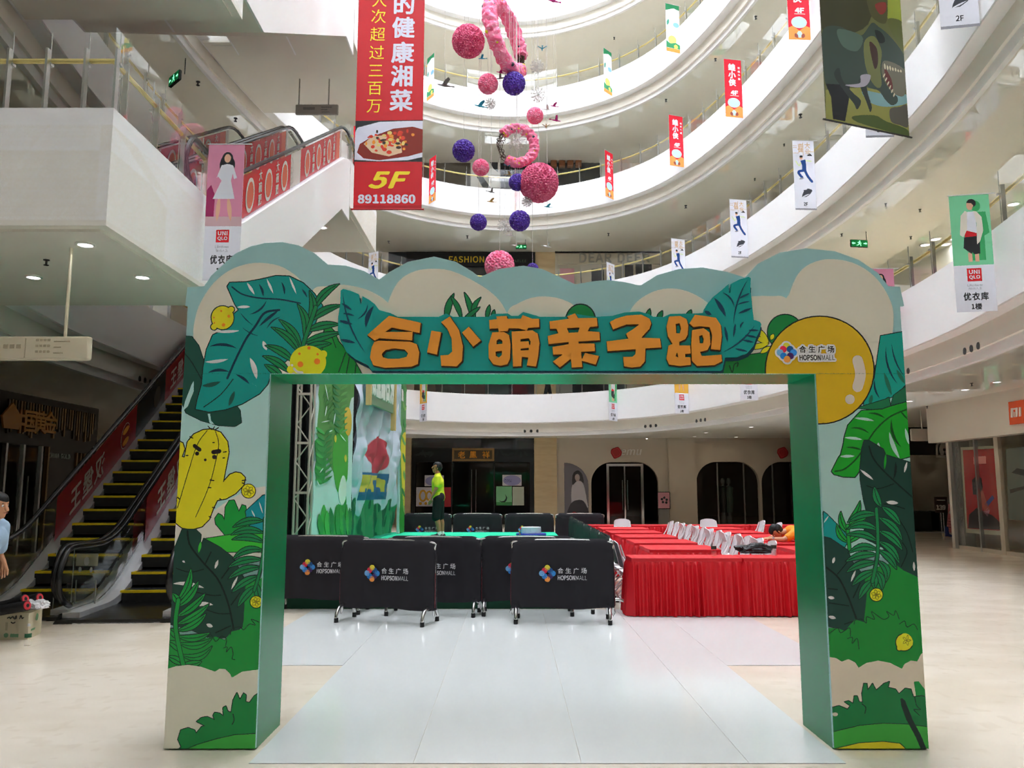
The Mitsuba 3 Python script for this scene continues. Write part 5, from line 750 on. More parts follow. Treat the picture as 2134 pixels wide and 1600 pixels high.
poster('window_poster', 'white poster with gold rings behind the man in yellow', frect(868, 1015, 903, 1055), FY - .02, 'mat_poster_white', [('printed_ring', disc(fx(882), fz(1033), .15, .24).exterior.buffer(.045), 'mat_gold_ink'), ('printed_ring', disc(fx(895), fz(1033), .13, .2).exterior.buffer(.04), 'mat_gold_ink'), ('printed_coin', disc(fx(877), fz(1049), .07), 'mat_gold_ink'), ('printed_coin', disc(fx(888), fz(1049), .07), 'mat_gold_ink')])
poster('window_poster', 'dark red poster in the black shop window, right of the man in yellow', frect(924, 1015, 940, 1056), FY - .02, 'mat_poster_red')
poster('window_poster', 'lilac oval poster with dark figures in the right window of the black shop', frect(1047, 989, 1087, 1012), FY - .02, 'mat_poster_white', [('oval', disc(fx(1067), fz(1001), .42, .24), 'mat_lilac'), ('lettering', at2(text('2000', .16, .02), fx(1059), fz(1002)), C('#3a4580'))])
poster('window_poster', 'green poster with a dark crescent in the right window of the black shop', frect(1034, 1013, 1067, 1053), FY - .02, 'mat_poster_green', [('printed_crescent', disc(fx(1048), fz(1038), .2).difference(disc(fx(1046), fz(1036), .19)), C('#16301f')), ('printed_grass', rect(fx(1034), fz(1053), fx(1067), fz(1046)), C('#3f8a4a'))])
poster('window_poster', 'pale cream poster behind the white pedestal on the stage', frect(1068, 1014, 1092, 1053), FY - .02, C('#c9d2bd'))
# the second floor far wall, seen under the beam of the archway
Z2F = 5.5
def upper(z0, h, segs, tag):
    for a, b, m in segs: struct('wall_' + tag, B(fx(a), fx(b), FY, FY + .3, z0, z0 + h), m)
M('hoarding', '#e6e3de', .55); M('dark_glass', '#22262a', .12); M('maroon_dark', '#4a2f2c', .5); M('teal_dark', '#24413d', .3); M('wood_dark', '#4d4136', .5); M('shop_cream', '#c9c0ae', .5); M('shop_grey', '#9b9a95', .5)
M('wall_upper', '#e4dfd4', .6)
upper(Z2F, 3.25, [(300, 860, 'mat_cream_wall'), (860, 905, 'mat_wood_dark'), (905, 960, 'mat_dark_glass'), (960, 1010, 'mat_maroon_dark'), (1010, 1060, 'mat_teal_dark'), (1060, 1114, 'mat_dark_glass'), (1114, 1160, 'mat_travertine'), (1160, 1195, 'mat_shop_grey'), (1195, 1310, 'mat_dark_glass'), (1310, 1850, 'mat_shop_cream')], 'second_floor')
Z3F = 10.1
upper(Z3F, 3.2, [(300, 800, 'mat_cream_wall'), (800, 1117, 'mat_dark_glass'), (1117, 1160, 'mat_travertine'), (1160, 1420, 'mat_shop_cream'), (1420, 1850, 'mat_cream_wall')], 'third_floor')
Z4F = 14.68
upper(Z4F, 3.2, [(300, 870, 'mat_cream_wall'), (870, 975, 'mat_wood_dark'), (975, 1042, 'mat_shop_grey'), (1042, 1110, 'mat_black'), (1110, 1260, 'mat_dark_glass'), (1260, 1330, 'mat_hoarding'), (1330, 1850, 'mat_cream_wall')], 'fourth_floor')
upper(19.28, 3.2, [(300, 1850, 'mat_hoarding')], 'fifth_floor')
for z in (5.5, 10.1, 14.68, 19.28):
    struct('wall_side_upper', B(12.7, 12.9, -11, FY + .2, z, z + 3.25), 'mat_wall_upper'); struct('wall_side_upper', B(-12.9, -12.7, -11, FY + .2, z, z + 3.25), 'mat_wall_upper')
k = thing('fascia_sign', 'black shop sign with yellow letters behind the pink flower ball above the archway', 'sign'); sub(k, 'board', fplate(frect(840, 527, 1117, 556), FY, .12), 'mat_black')
M('yellow_letter', '#c9a51c', .5); M('dim_green', '#566b52', .5); sub(k, 'lettering', fplate(at2(text('FASHION DOG', .40, .02, .04), fx(992), fz(542)), FY - .12, .03), 'mat_yellow_letter', kind='stuff'); sub(k, 'lettering', fplate(at2(text('HARLEE', .17, .01, .12), fx(1082), fz(545)), FY - .12, .02), 'mat_dim_green', kind='stuff')
k = thing('fascia_sign', 'beige shop fascia with pale outlined letters on the third floor', 'sign'); sub(k, 'board', fplate(frect(1166, 529, 1392, 551), FY, .08), M('fascia_beige', '#cdc5b2', .5)); sub(k, 'top_line', fplate(frect(1160, 524, 1392, 527), FY, .1), 'mat_black')
sub(k, 'lettering', fplate(at2(text('DEAR DEER', .62, .02, .04), fx(1288), fz(538)), FY - .08, .04), M('letter_grey', '#a5a194', .5), kind='stuff')
for a, b, c_, e_, m, l in ((1170, 560, 1201, 596, 'mat_pink_poster', 'pink poster on the beige third floor shop above the archway clouds'), (1238, 561, 1265, 592, 'mat_dark_glass', 'dark window left of the door in the beige third floor shop'), (1286, 557, 1303, 598, 'mat_shop_grey', 'pale framed door of the beige third floor shop'), (1310, 553, 1328, 590, 'mat_dark_glass', 'narrow dark window right of the door in the beige third floor shop'), (1333, 549, 1368, 590, 'mat_dark_glass', 'wide dark window at the right of the beige third floor shop')):
    t = thing('shop_window' if 'window' in l else 'wall_poster' if 'poster' in l else 'shop_door', l, 'window' if 'window' in l else 'poster' if 'poster' in l else 'door'); sub(t, 'frame', fplate(frect(a - 3, b - 3, c_ + 3, e_ + 2), FY, .06), 'mat_shop_cream'); sub(t, 'panel', fplate(frect(a, b, c_, e_), FY - .06, .01), m)
# fourth floor: a lit counter and a row of orange lanterns in the dark shop
for i, px in enumerate((1158, 1176, 1194, 1212)): one('lantern_box', 'orange lantern box in the dark fourth floor shop, %s from the left' % ('first', 'second', 'third', 'fourth')[i], 'lantern', RB(fx(px) - .15, fx(px) + .15, FY - .35, FY - .05, fz(352), fz(338), .05), M('lantern_orange', '#7a4a2c', .5), group='orange lantern boxes')
t = thing('hoarding_panel', 'grey and white printed hoarding panel behind the small pink flower ball', 'panel'); sub(t, 'sheet', fplate(frect(977, 335, 1040, 392), FY, .08), 'mat_hoarding')
sub(t, 'printed_shape', fplate(PG([o(985, 345), o(1005, 340), o(1000, 365), o(1020, 392), o(1003, 392), o(990, 370)]), FY - .08, .004), C('#55575a')); sub(t, 'printed_shape', fplate(PG([o(1018, 338), o(1036, 336), o(1036, 360), o(1026, 352)]), FY - .08, .004), C('#35373a'))
# ---------------------------------------------------------------- right-hand shops along x = 12.6
RX = 12.6
def ry(px): return float(atx(px, 1020, RX)[1])
def rz_(px, py): return float(atx(px, py, RX)[2])
def rplate(pts, t=.05, off=0.0):     # pixel polygon seen on the plane x = RX
    v = [atx(a, b, RX) for a, b in pts]; return plate(Polygon([(p[1], p[2]) for p in v]), (RX, 0, 0), (0, 1, 0), (0, 0, 1), (-1, 0, 0), t, off)
struct('wall_phone_shop', B(12.25, 12.6, -8, ry(1966), 3.0, 4.09), M('phone_white', '#e9e4da', .45)); struct('wall_phone_pier', B(RX, RX + .3, ry(2004), ry(1985) , 0, 3.0), M('phone_pier', '#8b8b84', .4))
struct('wall_phone_return', B(RX, 18.7, ry(1985), ry(1985) + .2, 0, 4.09), 'mat_phone_white'); struct('wall_phone_back', B(15.6, 15.7, -8, ry(1985), 0, 4.09), 'mat_shop_grey')
k = thing('phone_shop_front', 'grey framed glass front of the phone shop at the right edge', 'shop front')
for px, m in ((1990, 'mat_steel'), (2086, 'mat_shop_cream'), (2040, 'mat_steel')):
    y = ry(px); sub(k, 'post', B(RX - .05, RX + .05, y - .09 if px != 2040 else y - .03, y + .09 if px != 2040 else y + .03, 0, 3.02), m)
for a, b in ((1992, 2038), (2042, 2084), (2088, 2134)): sub(k, 'pane', mikit.ply(trimesh.Trimesh([(RX, ry(a), .1), (RX, ry(b), .1), (RX, ry(b), 3.0), (RX, ry(a), 3.0)], [[0, 1, 2], [0, 2, 3]]), 'mat_glass'), None)
sub(k, 'sill', B(RX - .04, RX + .06, ry(2150), ry(1992), 0, .1), 'mat_shop_cream')
p = thing('window_poster', 'large red poster of a person holding a blue phone in the phone shop window', 'poster'); sub(p, 'border', rplate([(1999, 932), (2081, 928), (2092, 1116), (2010, 1110)], .02, -.06), M('poster_frame', '#b7b49c', .5)); sub(p, 'sheet', rplate([(2004, 938), (2075, 934), (2086, 1106), (2014, 1101)], .01, -.04), M('phone_red', '#a3201f', .4))
for nm, pts, m in (('printed_hair', [(2024, 1000), (2032, 992), (2043, 996), (2046, 1015), (2040, 1032), (2026, 1030)], '#24201f'), ('printed_arm', [(2034, 1026), (2046, 1022), (2056, 1050), (2062, 1062), (2050, 1066), (2042, 1046)], '#a8503a'), ('printed_phone', [(2050, 1050), (2066, 1032), (2070, 1038), (2056, 1056)], '#3a4f8c'), ('printed_clothes', [(2016, 1100), (2018, 1072), (2034, 1058), (2066, 1074), (2084, 1090), (2085, 1104)], '#2e2422'), ('printed_sleeve', [(2047, 1066), (2056, 1058), (2061, 1064), (2056, 1076)], '#b98090')):
    sub(p, nm, rplate(pts, .004, -.03), C(m))
sub(p, 'lettering', rplate([(2026, 952), (2052, 950), (2053, 966), (2027, 967)], .003, -.03), C('#d98a86'))
p = thing('window_poster', 'grey green poster of a drone at the right edge of the photo', 'poster'); sub(p, 'sheet', rplate([(2092, 935), (2134, 930), (2134, 1086), (2098, 1082)], .01, -.06), C('#5e6b66'))
for pts in ([(2104, 985), (2116, 975), (2134, 980), (2134, 992)], [(2100, 1020), (2134, 1012), (2134, 1018), (2102, 1028)]): sub(p, 'printed_drone', rplate(pts, .004, -.05), C('#2b3236'))
p = thing('logo_sign', 'orange square logo sign on the white fascia at the right edge', 'sign'); yb, ya = ry(2107), ry(2152); RX0, RX = RX, 12.25
sub(p, 'plate', rplate([(2106, 838), (2153, 830), (2155, 879), (2109, 885)], .06), M('logo_orange', '#d9501f', .4))
for pts in ([(2113, 870), (2113, 851), (2127, 849), (2127, 868), (2123, 869), (2123, 853), (2117, 854), (2117, 870)], [(2119, 869), (2119, 858), (2121, 858), (2121, 869)], [(2130, 868), (2130, 849), (2134, 848), (2134, 867)]): sub(p, 'letter_stroke', rplate(pts, .02, .06), 'mat_script_white')
RX = RX0
# the dark shop beyond the corridor
DY = 31.7; [struct('wall_dark_shop', b, 'mat_dark_room') for b in (B(13.2, 18.7, DY + 6.4, DY + 6.5, 0, 4.05), B(13.2, 13.3, DY, DY + 6.4, 0, 4.05))]; struct('wall_dark_fascia', B(13.2, 18.7, DY, DY + .2, 3.0, 4.1), 'mat_granite_black'); struct('floor_dark_shop', B(13.2, 18.7, DY, DY + 6.4, 0, .02), 'mat_dark_room'); struct('trim_threshold', B(13.3, 18.4, DY - .08, DY, .001, .03), 'mat_skirt_steel')
t = thing('crest_sign', 'pale heraldic crest on the black shop fascia at the right', 'sign'); cx, cz = fx(1972, DY), fz(937, DY); crest = union_all([lens((-.1, -.25), (-.1, .25), .2), lens((.1, -.25), (.1, .25), .2), disc(0, .2, .12), stroke([(-.3, -.2), (-.28, .15), (-.2, .25)], .07), stroke([(.3, -.2), (.28, .15), (.2, .25)], .07), rect(-.34, -.3, .34, -.24)]).difference(disc(0, 0, .06))
sub(t, 'crest', fplate(at2(crest, cx, cz), DY, .02), 'mat_hoarding')
for i in range(3): one('display_table', ('dark display table nearest the archway inside the black shop', 'middle dark display table inside the black shop', 'dark display table nearest the corridor end of the black shop')[i], 'table', RB(14.0 + 1.5 * i, 15.2 + 1.5 * i, DY + .8, DY + 1.6, 0, .8, .03), M('display_dark', '#1e2422', .4), group='display tables in the black shop')
t = thing('price_board', 'dark price board reading 139 on two thin legs by the black shop', 'sign'); PY = 27.2; g = frect(1944, 1035, 1970, 1068, PY)
sub(t, 'board', fplate(g, PY, .03), M('price_brown', '#2a1513', .4)); sub(t, 'lettering', fplate(at2(text('139', .19, .05), fx(1956, PY), fz(1057, PY)), PY - .03, .004), 'mat_script_white', kind='stuff'); sub(t, 'faint_line', fplate(frect(1948, 1041, 1966, 1043, PY), PY - .03, .003), 'mat_script_white')
for px in (1955.5, 1960.5): sub(t, 'leg', cyl((fx(px, PY), PY - .01, 0), (fx(px, PY), PY - .01, fz(1066, PY)), .012), 'mat_steel')
t = thing('leaning_poster', 'pink poster board leaning on a blue foot beside the price board', 'poster'); PY = float(atz(1969, 1119, 0)[1]); o2 = lambda a, b: (fx(a, PY), fz(b, PY))
sub(t, 'board', fplate(Polygon([o2(1973, 1050), o2(1991, 1051), o2(1984, 1112), o2(1965, 1108)]), PY, .03), M('leaning_pink', '#d8909a', .5)); sub(t, 'foot', fplate(Polygon([o2(1961, 1096), o2(1967, 1098), o2(1968, 1112), o2(1978, 1116), o2(1978, 1119), o2(1960, 1117)]), PY - .04, .04), M('foot_blue', '#2a3a78', .5))
sub(t, 'heading', fplate(Polygon([o2(1973, 1064), o2(1986, 1065), o2(1984, 1072), o2(1971, 1070)]), PY - .03, .003), 'mat_script_white')
for i in range(4): sub(t, 'text_line', fplate(Polygon([o2(1968 - i * .6, 1079 + 6 * i), o2(1982 - i * 1.2, 1081 + 6 * i), o2(1982 - i * 1.2, 1082 + 6 * i), o2(1968 - i * .6, 1080 + 6 * i)]), PY - .03, .003), C('#7a3040'))
one('back_prop', 'small wooden prop at the foot of the leaning pink poster', 'prop', B(fx(1966, PY), fx(1974, PY), PY + .1, PY + .3, 0, fz(1112, PY)), 'mat_travertine')
hang_sign('white blank direction sign hanging in the corridor at the right', fx(1905, 25), fx(1946, 25), 25, fz(919, 25), fz(893, 25), 4.09, 'mat_phone_white', 'mat_sign_ink', [fx(1930, 25)], [])
# ---------------------------------------------------------------- left-hand gold shop along x = -12.6
LX = -12.6
def lplate(pts, t=.05, off=0.0):
    v = [atx(a, b, LX) for a, b in pts]; return plate(Polygon([(p[1], p[2]) for p in v]), (LX, 0, 0), (0, 1, 0), (0, 0, 1), (1, 0, 0), t, off)
def ly(px): return float(atx(px, 1020, LX)[1])
yE = ly(188)
[struct('wall_gold_shop', b, 'mat_brown_wall') for b in (B(LX - .3, LX, -11, yE, 2.8, 4.09), B(LX - .3, LX, ly(95), yE, 0, 2.8), B(LX - 4, LX, yE, yE + .2, 0, 4.09))]; struct('wall_gold_back', B(LX - 3.2, LX - 3.1, -11, yE, 0, 4.09), 'mat_dark_room')
k = thing('gold_shop_sign', 'brown fascia of brass slats with four orange characters at the left edge', 'sign')
rng = np.random.default_rng(4); h0 = 3.05
for i, y in enumerate(np.linspace(ly(2), ly(186), 34)):
    L = rng.uniform(.35, .8); sub(k, 'slat', B(LX, LX + .05, y - .035, y + .035, 3.88 - L - rng.uniform(0, .12), 3.9), 'mat_brass' if i % 3 else 'mat_brown_slat')
for s, px in (('中', 30), ('国', 51), ('黄', 72), ('金', 93)):
    p = atx(px, 878 + (px - 30) * .03, LX); sub(k, 'character', plate(affinity.scale(text(s, .62, .02), -1, 1, origin=(0, 0)) if False else text(s, .62, .02), (LX + .12, p[1], p[2]), (0, 1, 0), (0, 0, 1), (1, 0, 0), .05), M('gold_orange', '#8f5c18', .4))
for px in (12,): sub(k, 'emblem', plate(PG([(-.3, -.3), (.3, -.3), (.4, 0), (0, .35), (-.4, 0)]), (LX + .12, atx(px, 868, LX)[1], atx(px, 868, LX)[2]), (0, 1, 0), (0, 0, 1), (1, 0, 0), .05), 'mat_gold_orange')
k = thing('gold_shop_entrance', 'dark glass front of the gold shop with a chrome door at the left edge', 'shop front')
for px in (3, 40, 78, 92): sub(k, 'post', B(LX - .04, LX + .06, ly(px) - .04, ly(px) + .04, 0, 2.8), 'mat_steel' if px < 90 else 'mat_brass')
for a, b in ((3, 40), (40, 78)): sub(k, 'pane', mikit.ply(trimesh.Trimesh([(LX, ly(a), .1), (LX, ly(b), .1), (LX, ly(b), 2.8), (LX, ly(a), 2.8)], [[0, 1, 2], [0, 2, 3]]), 'mat_glass'), None)
sub(k, 'lettering', plate(text('CHINA GOLD', .17, .01, .06), (LX + .01, atx(122, 950, LX)[1], atx(122, 950, LX)[2]), (0, 1, 0), (0, 0, 1), (1, 0, 0), .02), 'mat_shop_grey', kind='stuff')
for px in range(152, 187, 8): sub(k, 'slat', B(LX, LX + .06, ly(px) - .03, ly(px) + .03, 0, 2.7), 'mat_brass')
for px in (33, 50): sub(k, 'pull_handle', cyl((LX + .08, ly(px), .4), (LX + .08, ly(px), 2.0), .02), 'mat_chrome')
# ---------------------------------------------------------------- hanging banners
M('flag_white', '#dfe0ea', .6); M('flag_red', '#d5162f', .6); M('flag_pink', '#cf84a0', .6); M('flag_green', '#74c596', .6); M('flag_yellow', '#dba83a', .6); M('uni_red', '#c3101e', .5); M('ink_black', '#17171a', .5); M('ink_grey', '#8f8f98', .5); M('navy', '#123a7c', .55); M('skin_print', '#d8a78c', .55); M('gold_line', '#c79a52', .5); M('flag_rod', '#c8c8c8', .4, .5)
def figure(s, pose):
    """small printed person, 1 tall, feet at the origin: (name, shape) from the bottom up"""
    if pose == 'dress': return [('printed_leg', union_all([lens((-.07, .34), (-.09, -.02), .06), lens((.05, .34), (.1, -.02), .06)]), 'skin_print'), ('printed_hair', union_all([disc(.02, .88, .075, .09), lens((-.04, .92), (-.05, .66), .08), lens((.08, .9), (.1, .7), .07)]), 'ink_black'), ('printed_face', disc(.02, .88, .045, .062), 'skin_print'),
        ('printed_dress', PG([(-.06, .78), (.02, .8), (.1, .78), (.16, .6), (.12, .58), (.1, .66), (.08, .56), (.14, .3), (-.16, .3), (-.05, .56), (-.1, .62), (-.12, .6)], 0), 'flag_white')]
    if pose == 'coat': return [('printed_shadow', affinity.translate(union_all([disc(.02, .9, .07, .09), PG([(-.13, .8), (.16, .8), (.2, .45), (.12, .4), (.12, 0), (-.1, 0), (-.12, .4)])]), .07, -.01), 'flag_shadow'), ('printed_leg', union_all([rect(-.07, -.03, -.01, .12), rect(.03, -.03, .09, .12)]), 'skin_print'), ('printed_shorts', PG([(-.11, .38), (.12, .4), (.11, .1), (.02, .09), (.0, .13), (-.02, .1), (-.13, .2)]), 'ink_black'),
        ('printed_shirt', PG([(-.07, .8), (.08, .8), (.09, .4), (-.09, .4)]), 'flag_white'), ('printed_belt', PG([(-.1, .5), (.08, .44), (.08, .39), (-.1, .38)]), 'uni_red'), ('printed_coat', union_all([PG([(-.07, .82), (-.04, .8), (-.06, .5), (-.12, .38), (-.17, .42), (-.14, .74)]), PG([(.05, .81), (.1, .8), (.17, .7), (.18, .48), (.12, .3), (.07, .25), (.09, .6)])]), 'coat_cream'), ('printed_hair', disc(.03, .94, .07, .07), 'ink_black'), ('printed_face', PG([(-.04, .95), (.03, .94), (.06, .9), (.03, .83), (-.02, .83), (-.045, .88)]), 'skin_print')]
    return [('printed_leg', union_all([stroke([(.02, .5), (-.17, .44), (-.06, .26)], .085), stroke([(.05, .5), (.14, .3), (.27, .12)], .085)]), 'navy'), ('printed_shirt', PG([(-.09, .83), (.08, .88), (.1, .7), (.1, .5), (-.04, .5), (-.04, .68)]), 'navy'), ('printed_arm', union_all([stroke([(-.08, .76), (-.14, .66), (-.24, .82)], .035), stroke([(.1, .84), (.28, .82)], .035)]), 'flag_lime'), ('printed_head', disc(-.06, .94, .05, .07), 'skin_print'), ('printed_hair', disc(-.055, .98, .055, .04), 'ink_black'), ('printed_shoe', lens((-.16, .2), (.02, .24), .06), 'ink_grey')]
M('flag_shadow', '#2f9a58', .6); M('coat_cream', '#ddd9cc', .6); M('flag_lime', '#d5e6a8', .6)
def uniqlo_print(w, h, bg, pose):
    cut = h * .395
    L = [('paper', rect(0, 0, w, h), 'mat_flag_white'), ('picture', rect(0, cut, w, h), 'mat_' + bg)]
    if bg == 'flag_pink': L += [('picture_shade', PG([(0, cut), (w * .22, cut), (w * .24, h * .62), (w * .12, h * .7), (0, h * .66)]), C('#8e1650')), ('picture_floor', rect(0, cut, w, cut + h * .07), C('#c5a3a8'))]
    for n, g, m in figure(1, pose): L.append((n, at2(affinity.scale(g, h * .52, h * .52, origin=(0, 0)), w * .5, cut + h * .045), 'mat_' + m))
    s = w * .36; L += [('logo_square', rect(w / 2 - s / 2, cut - s - .05, w / 2 + s / 2, cut - .05), 'mat_uni_red'), ('logo_letter', union_all([at2(text('UNI', .1, .035, fit=(s * .74, s * .33)), w / 2, cut - .05 - s * .28), at2(text('QLO', .1, .035, fit=(s * .76, s * .33)), w / 2, cut - .05 - s * .70)]), 'mat_flag_white'),
        ('lettering', union_all([at2(text('LifeWear', .06, 0, fit=(w * .38, .04)), w / 2, cut - s - .11), at2(text('服适人生', .05, 0, fit=(w * .34, .035)), w / 2, cut - s - .165)]), 'mat_ink_grey'), ('lettering', union_all([at2(text('优衣库', .14, .03, .1, fit=(w * .62, .13)), w / 2, cut - s - .29), at2(text('1楼', .12, .03, fit=(w * .26, .10)), w / 2, cut - s - .45)]), 'mat_ink_black')]
    return L
def runner_print(w, h):
    L = [('paper', rect(0, 0, w, h), 'mat_flag_white'), ('foot_bar', rect(0, 0, w, .045), 'mat_ink_grey'), ('lettering', union_all([at2(text('大', .2, .0, fit=(w * .26, .16)), w * .70, h - .13), at2(text('业', .2, 0, fit=(w * .26, .14)), w * .70, h - .29), at2(text('喜', .2, 0, fit=(w * .26, .24)), w * .36, h - .2)]), 'mat_gold_line'),
        ('gold_line', union_all([rect(0, h - .14, w * .2, h - .13), rect(0, h - .2, w * .2, h - .19), rect(0, h - .35, w * .3, h - .34), rect(w * .48, h - .42, w * .5, h - .05), rect(w * .55, h - .31, w, h - .3)]), 'mat_gold_line'),
        ('logo_bar', union_all([Polygon([(w * a, h - .42), (w * (a + .07), h - .42), (w * (a + .07) - .02 - b * .02, h - .40 + b * .022), (w * a - .02 - b * .02, h - .40 + b * .022)]) for a, b in ((.68, 0), (.76, 1), (.84, 2))]), 'mat_ink_black')]
    for n, g, m in figure(1, 'run'): L.append((n, at2(affinity.scale(g, h * .42, h * .42, origin=(0, 0)), w * .46, h * .36), 'mat_' + m))
    shoe = PG([(-.17, -.07), (-.12, .0), (-.06, .06), (-.05, .1), (.03, .08), (.06, .11), (.16, .05), (.17, .01), (.08, -.06), (-.05, -.1)], 0)
    L += [('printed_shoe', at2(affinity.rotate(shoe, 18), w * .56, h * .245), C('#33353c')), ('printed_sole', at2(affinity.rotate(lens((-.16, -.08), (.1, -.05), .03), 18), w * .56, h * .24), 'mat_flag_white'), ('lettering', at2(text('2F', .13, .03, fit=(w * .2, .095)), w * .5, h * .085), 'mat_ink_black')]
    return L
def noodle_print(w, h):
    return [('paper', rect(0, 0, w, h), 'mat_flag_red'), ('lettering', at2(text('蛙小侠', .25, .055, .06, True), w * .45, h * .735), 'mat_flag_white'), ('lettering', at2(text('蛙蛙牛蛙', .085, .03, .5, True), w * .86, h * .77), 'mat_flag_white'), ('lettering', at2(text('4F', .2, .07, fit=(w * .44, .16)), w * .55, h * .425), 'mat_flag_white'), ('faint_line', rect(w * .3, h * .365, w * .8, h * .38), C('#e8a0a0')),
        ('lower_field', PG([(0, 0), (w, 0), (w, h * .175), (w * .8, h * .2), (w * .5, h * .13), (w * .2, h * .2), (0, h * .17)]), C('#e69a4a')), ('pale_oval', disc(w * .5, h * .25, w * .36, w * .28), C('#bfe3ea')), ('pale_drop', disc(w * .5, h * .075, w * .12, w * .16), C('#bfe3ea')), ('leaf_print', union_all([lens((w * .3, h * .09), (w * .4, h * .02), .1), lens((w * .7, h * .09), (w * .62, h * .02), .1)]), C('#9a4a3a'))]
def green_print(w, h):
    return [('paper', rect(0, 0, w, h), 'mat_flag_white'), ('green_top', PG([(0, h), (w, h), (w, h * .9), (w * .6, h * .93), (0, h * .86)]), C('#1d7a4c')), ('blue_patch', disc(w * .75, h * .58, w * .22, h * .05), C('#7fb2dc')), ('teal_leaf', lens((w * .1, h * .55), (w * .2, h * .68), .1), C('#3a8f7c')), ('yellow_ball', disc(w * .45, h * .25, w * .3), C('#e2d56a')), ('green_foot', PG([(0, h * .08), (w, h * .08), (w, h * .16), (w * .7, h * .2), (w * .3, h * .17), (0, h * .22)]), C('#2c8a55')), ('yellow_patch', disc(w * .7, h * .12, w * .15), C('#d9cf58')), ('orange_foot', rect(0, 0, w, h * .075), C('#e0963c'))]
_qs = np.linspace(0, PER, 6000); _QP, _QN = arc(_qs)
def anchor(px, z):
    d = _QP[:, 1] * math.cos(PITCH) + (z - EYE) * math.sin(PITCH); pj = 1067 + FPX * _QP[:, 0] / d
    ok = _QP[:, 1] > 9; k = np.argmin(np.abs(pj - px) + 1e6 * ~ok); return _QP[k], _QN[k]
def flag(label, px, lev, prints_, group, hi, lo, w=.58, org=None, nrm=None):
    T = LEVELS[lev]; p, n = anchor(px, T - .6) if org is None else (np.array(org, float), np.array(nrm, float))
    U = np.array([n[0], n[1]]) if px > 1067 else -np.array([n[0], n[1]])
    left = p - U * (w + .03) if px > 1067 else p + U * .03
    N = V3(U[1], -U[0], 0); N = N if N[1] < 0 else -N
    U = V3(U[0], U[1], 0); h = hi + lo; t = thing('hanging_banner', label, 'banner', group); O = V3(left[0], left[1], T - lo)
    sub(t, 'cloth', plate(rect(0, 0, w, h), O, U, (0, 0, 1), N, -.004), 'mat_flag_white')
    prints(t, prints_(w, h), O, U, (0, 0, 1), N, .0016)
    sub(t, 'rod', cyl(O + U * -.02 + V3(0, 0, h + .01), O + U * (w + .1) + V3(0, 0, h + .01), .008, 8), 'mat_flag_rod'); return t
G1, G2, G3, G4 = 'clothing banners along the second floor edge', 'white runner banners along the third floor edge', 'red noodle shop banners along the fourth floor edge', 'green and white banners along the fifth floor edge'
flag('large banner of a man in a cream coat on green, hanging at the right edge', 2076, 0, lambda w, h: uniqlo_print(w, h, 'flag_green', 'coat'), G1, .58, 1.3)
flag('pink banner with a long haired woman, half hidden behind the right end of the archway', 1872, 0, lambda w, h: uniqlo_print(w, h, 'flag_pink', 'dress'), G1, .58, 1.3)
flag('white lower part of a banner seen under the right end of the beam', 1580, 0, lambda w, h: uniqlo_print(w, h, 'flag_green', 'coat'), G1, .58, 1.3)
flag('yellow picture banner seen under the archway beam, third from the right pillar', 1436, 0, lambda w, h: uniqlo_print(w, h, 'flag_yellow', 'dress'), G1, .58, 1.3)
flag('narrow green picture banner seen under the middle of the beam', 1287, 0, lambda w, h: uniqlo_print(w, h, 'flag_green', 'coat'), G1, .58, 1.3)
flag('yellow picture banner seen under the beam just right of the stage backdrop', 874, 0, lambda w, h: uniqlo_print(w, h, 'flag_yellow', 'coat'), G1, .58, 1.3)
flag('large pink banner of a woman in a white dress hanging beside the left escalators', 420, 0, lambda w, h: uniqlo_print(w, h, 'flag_pink', 'dress'), G1, .72, 1.22, .5, (XR, 10.7), (-1, 0))
for px, l in ((2040, 'white runner banner at the upper right edge showing only its foot'), (1862, 'white banner foot showing below the dinosaur banner'), (1702, 'tall white runner banner nearest the dinosaur banner'), (1560, 'white runner banner in the middle of the right third floor edge'), (1430, 'white runner banner just above the clouds of the archway'), (1282, 'tiny white runner banner between two clouds of the archway')):
    flag(l, px, 1, runner_print, G2, .62, 1.3)
flag('white shoe banner hanging below the big red banner', 766, 1, runner_print, G2, .62, 1.3, .5); flag('white runner banner half hidden behind the left clouds of the archway', 700, 0, runner_print, G2, .9, 1.0, .7)
for px, l in ((1690, 'red banner cut off by the top of the photo, left of the dinosaur banner'), (1549, 'second red banner from the right on the fourth floor edge'), (1426, 'third red banner from the right on the fourth floor edge'), (1279, 'red banner right of the big pink flower ball'), (1074, 'red banner seen edge on between the purple flower balls'), (893, 'narrow red banner just right of the big red banner'), (734, 'red banner half hidden behind the left edge of the big red banner')):
    flag(l, px, 2, noodle_print, G3, .85, 1.15, .6)
for px, l in ((1418, 'green and white banner at the top right of the flower balls'), (1276, 'green and white banner right of the tall pink wreath'), (889, 'green and white banner half hidden behind the big red banner')): flag(l, px, 3, green_print, G4, .8, 1.15, .6)
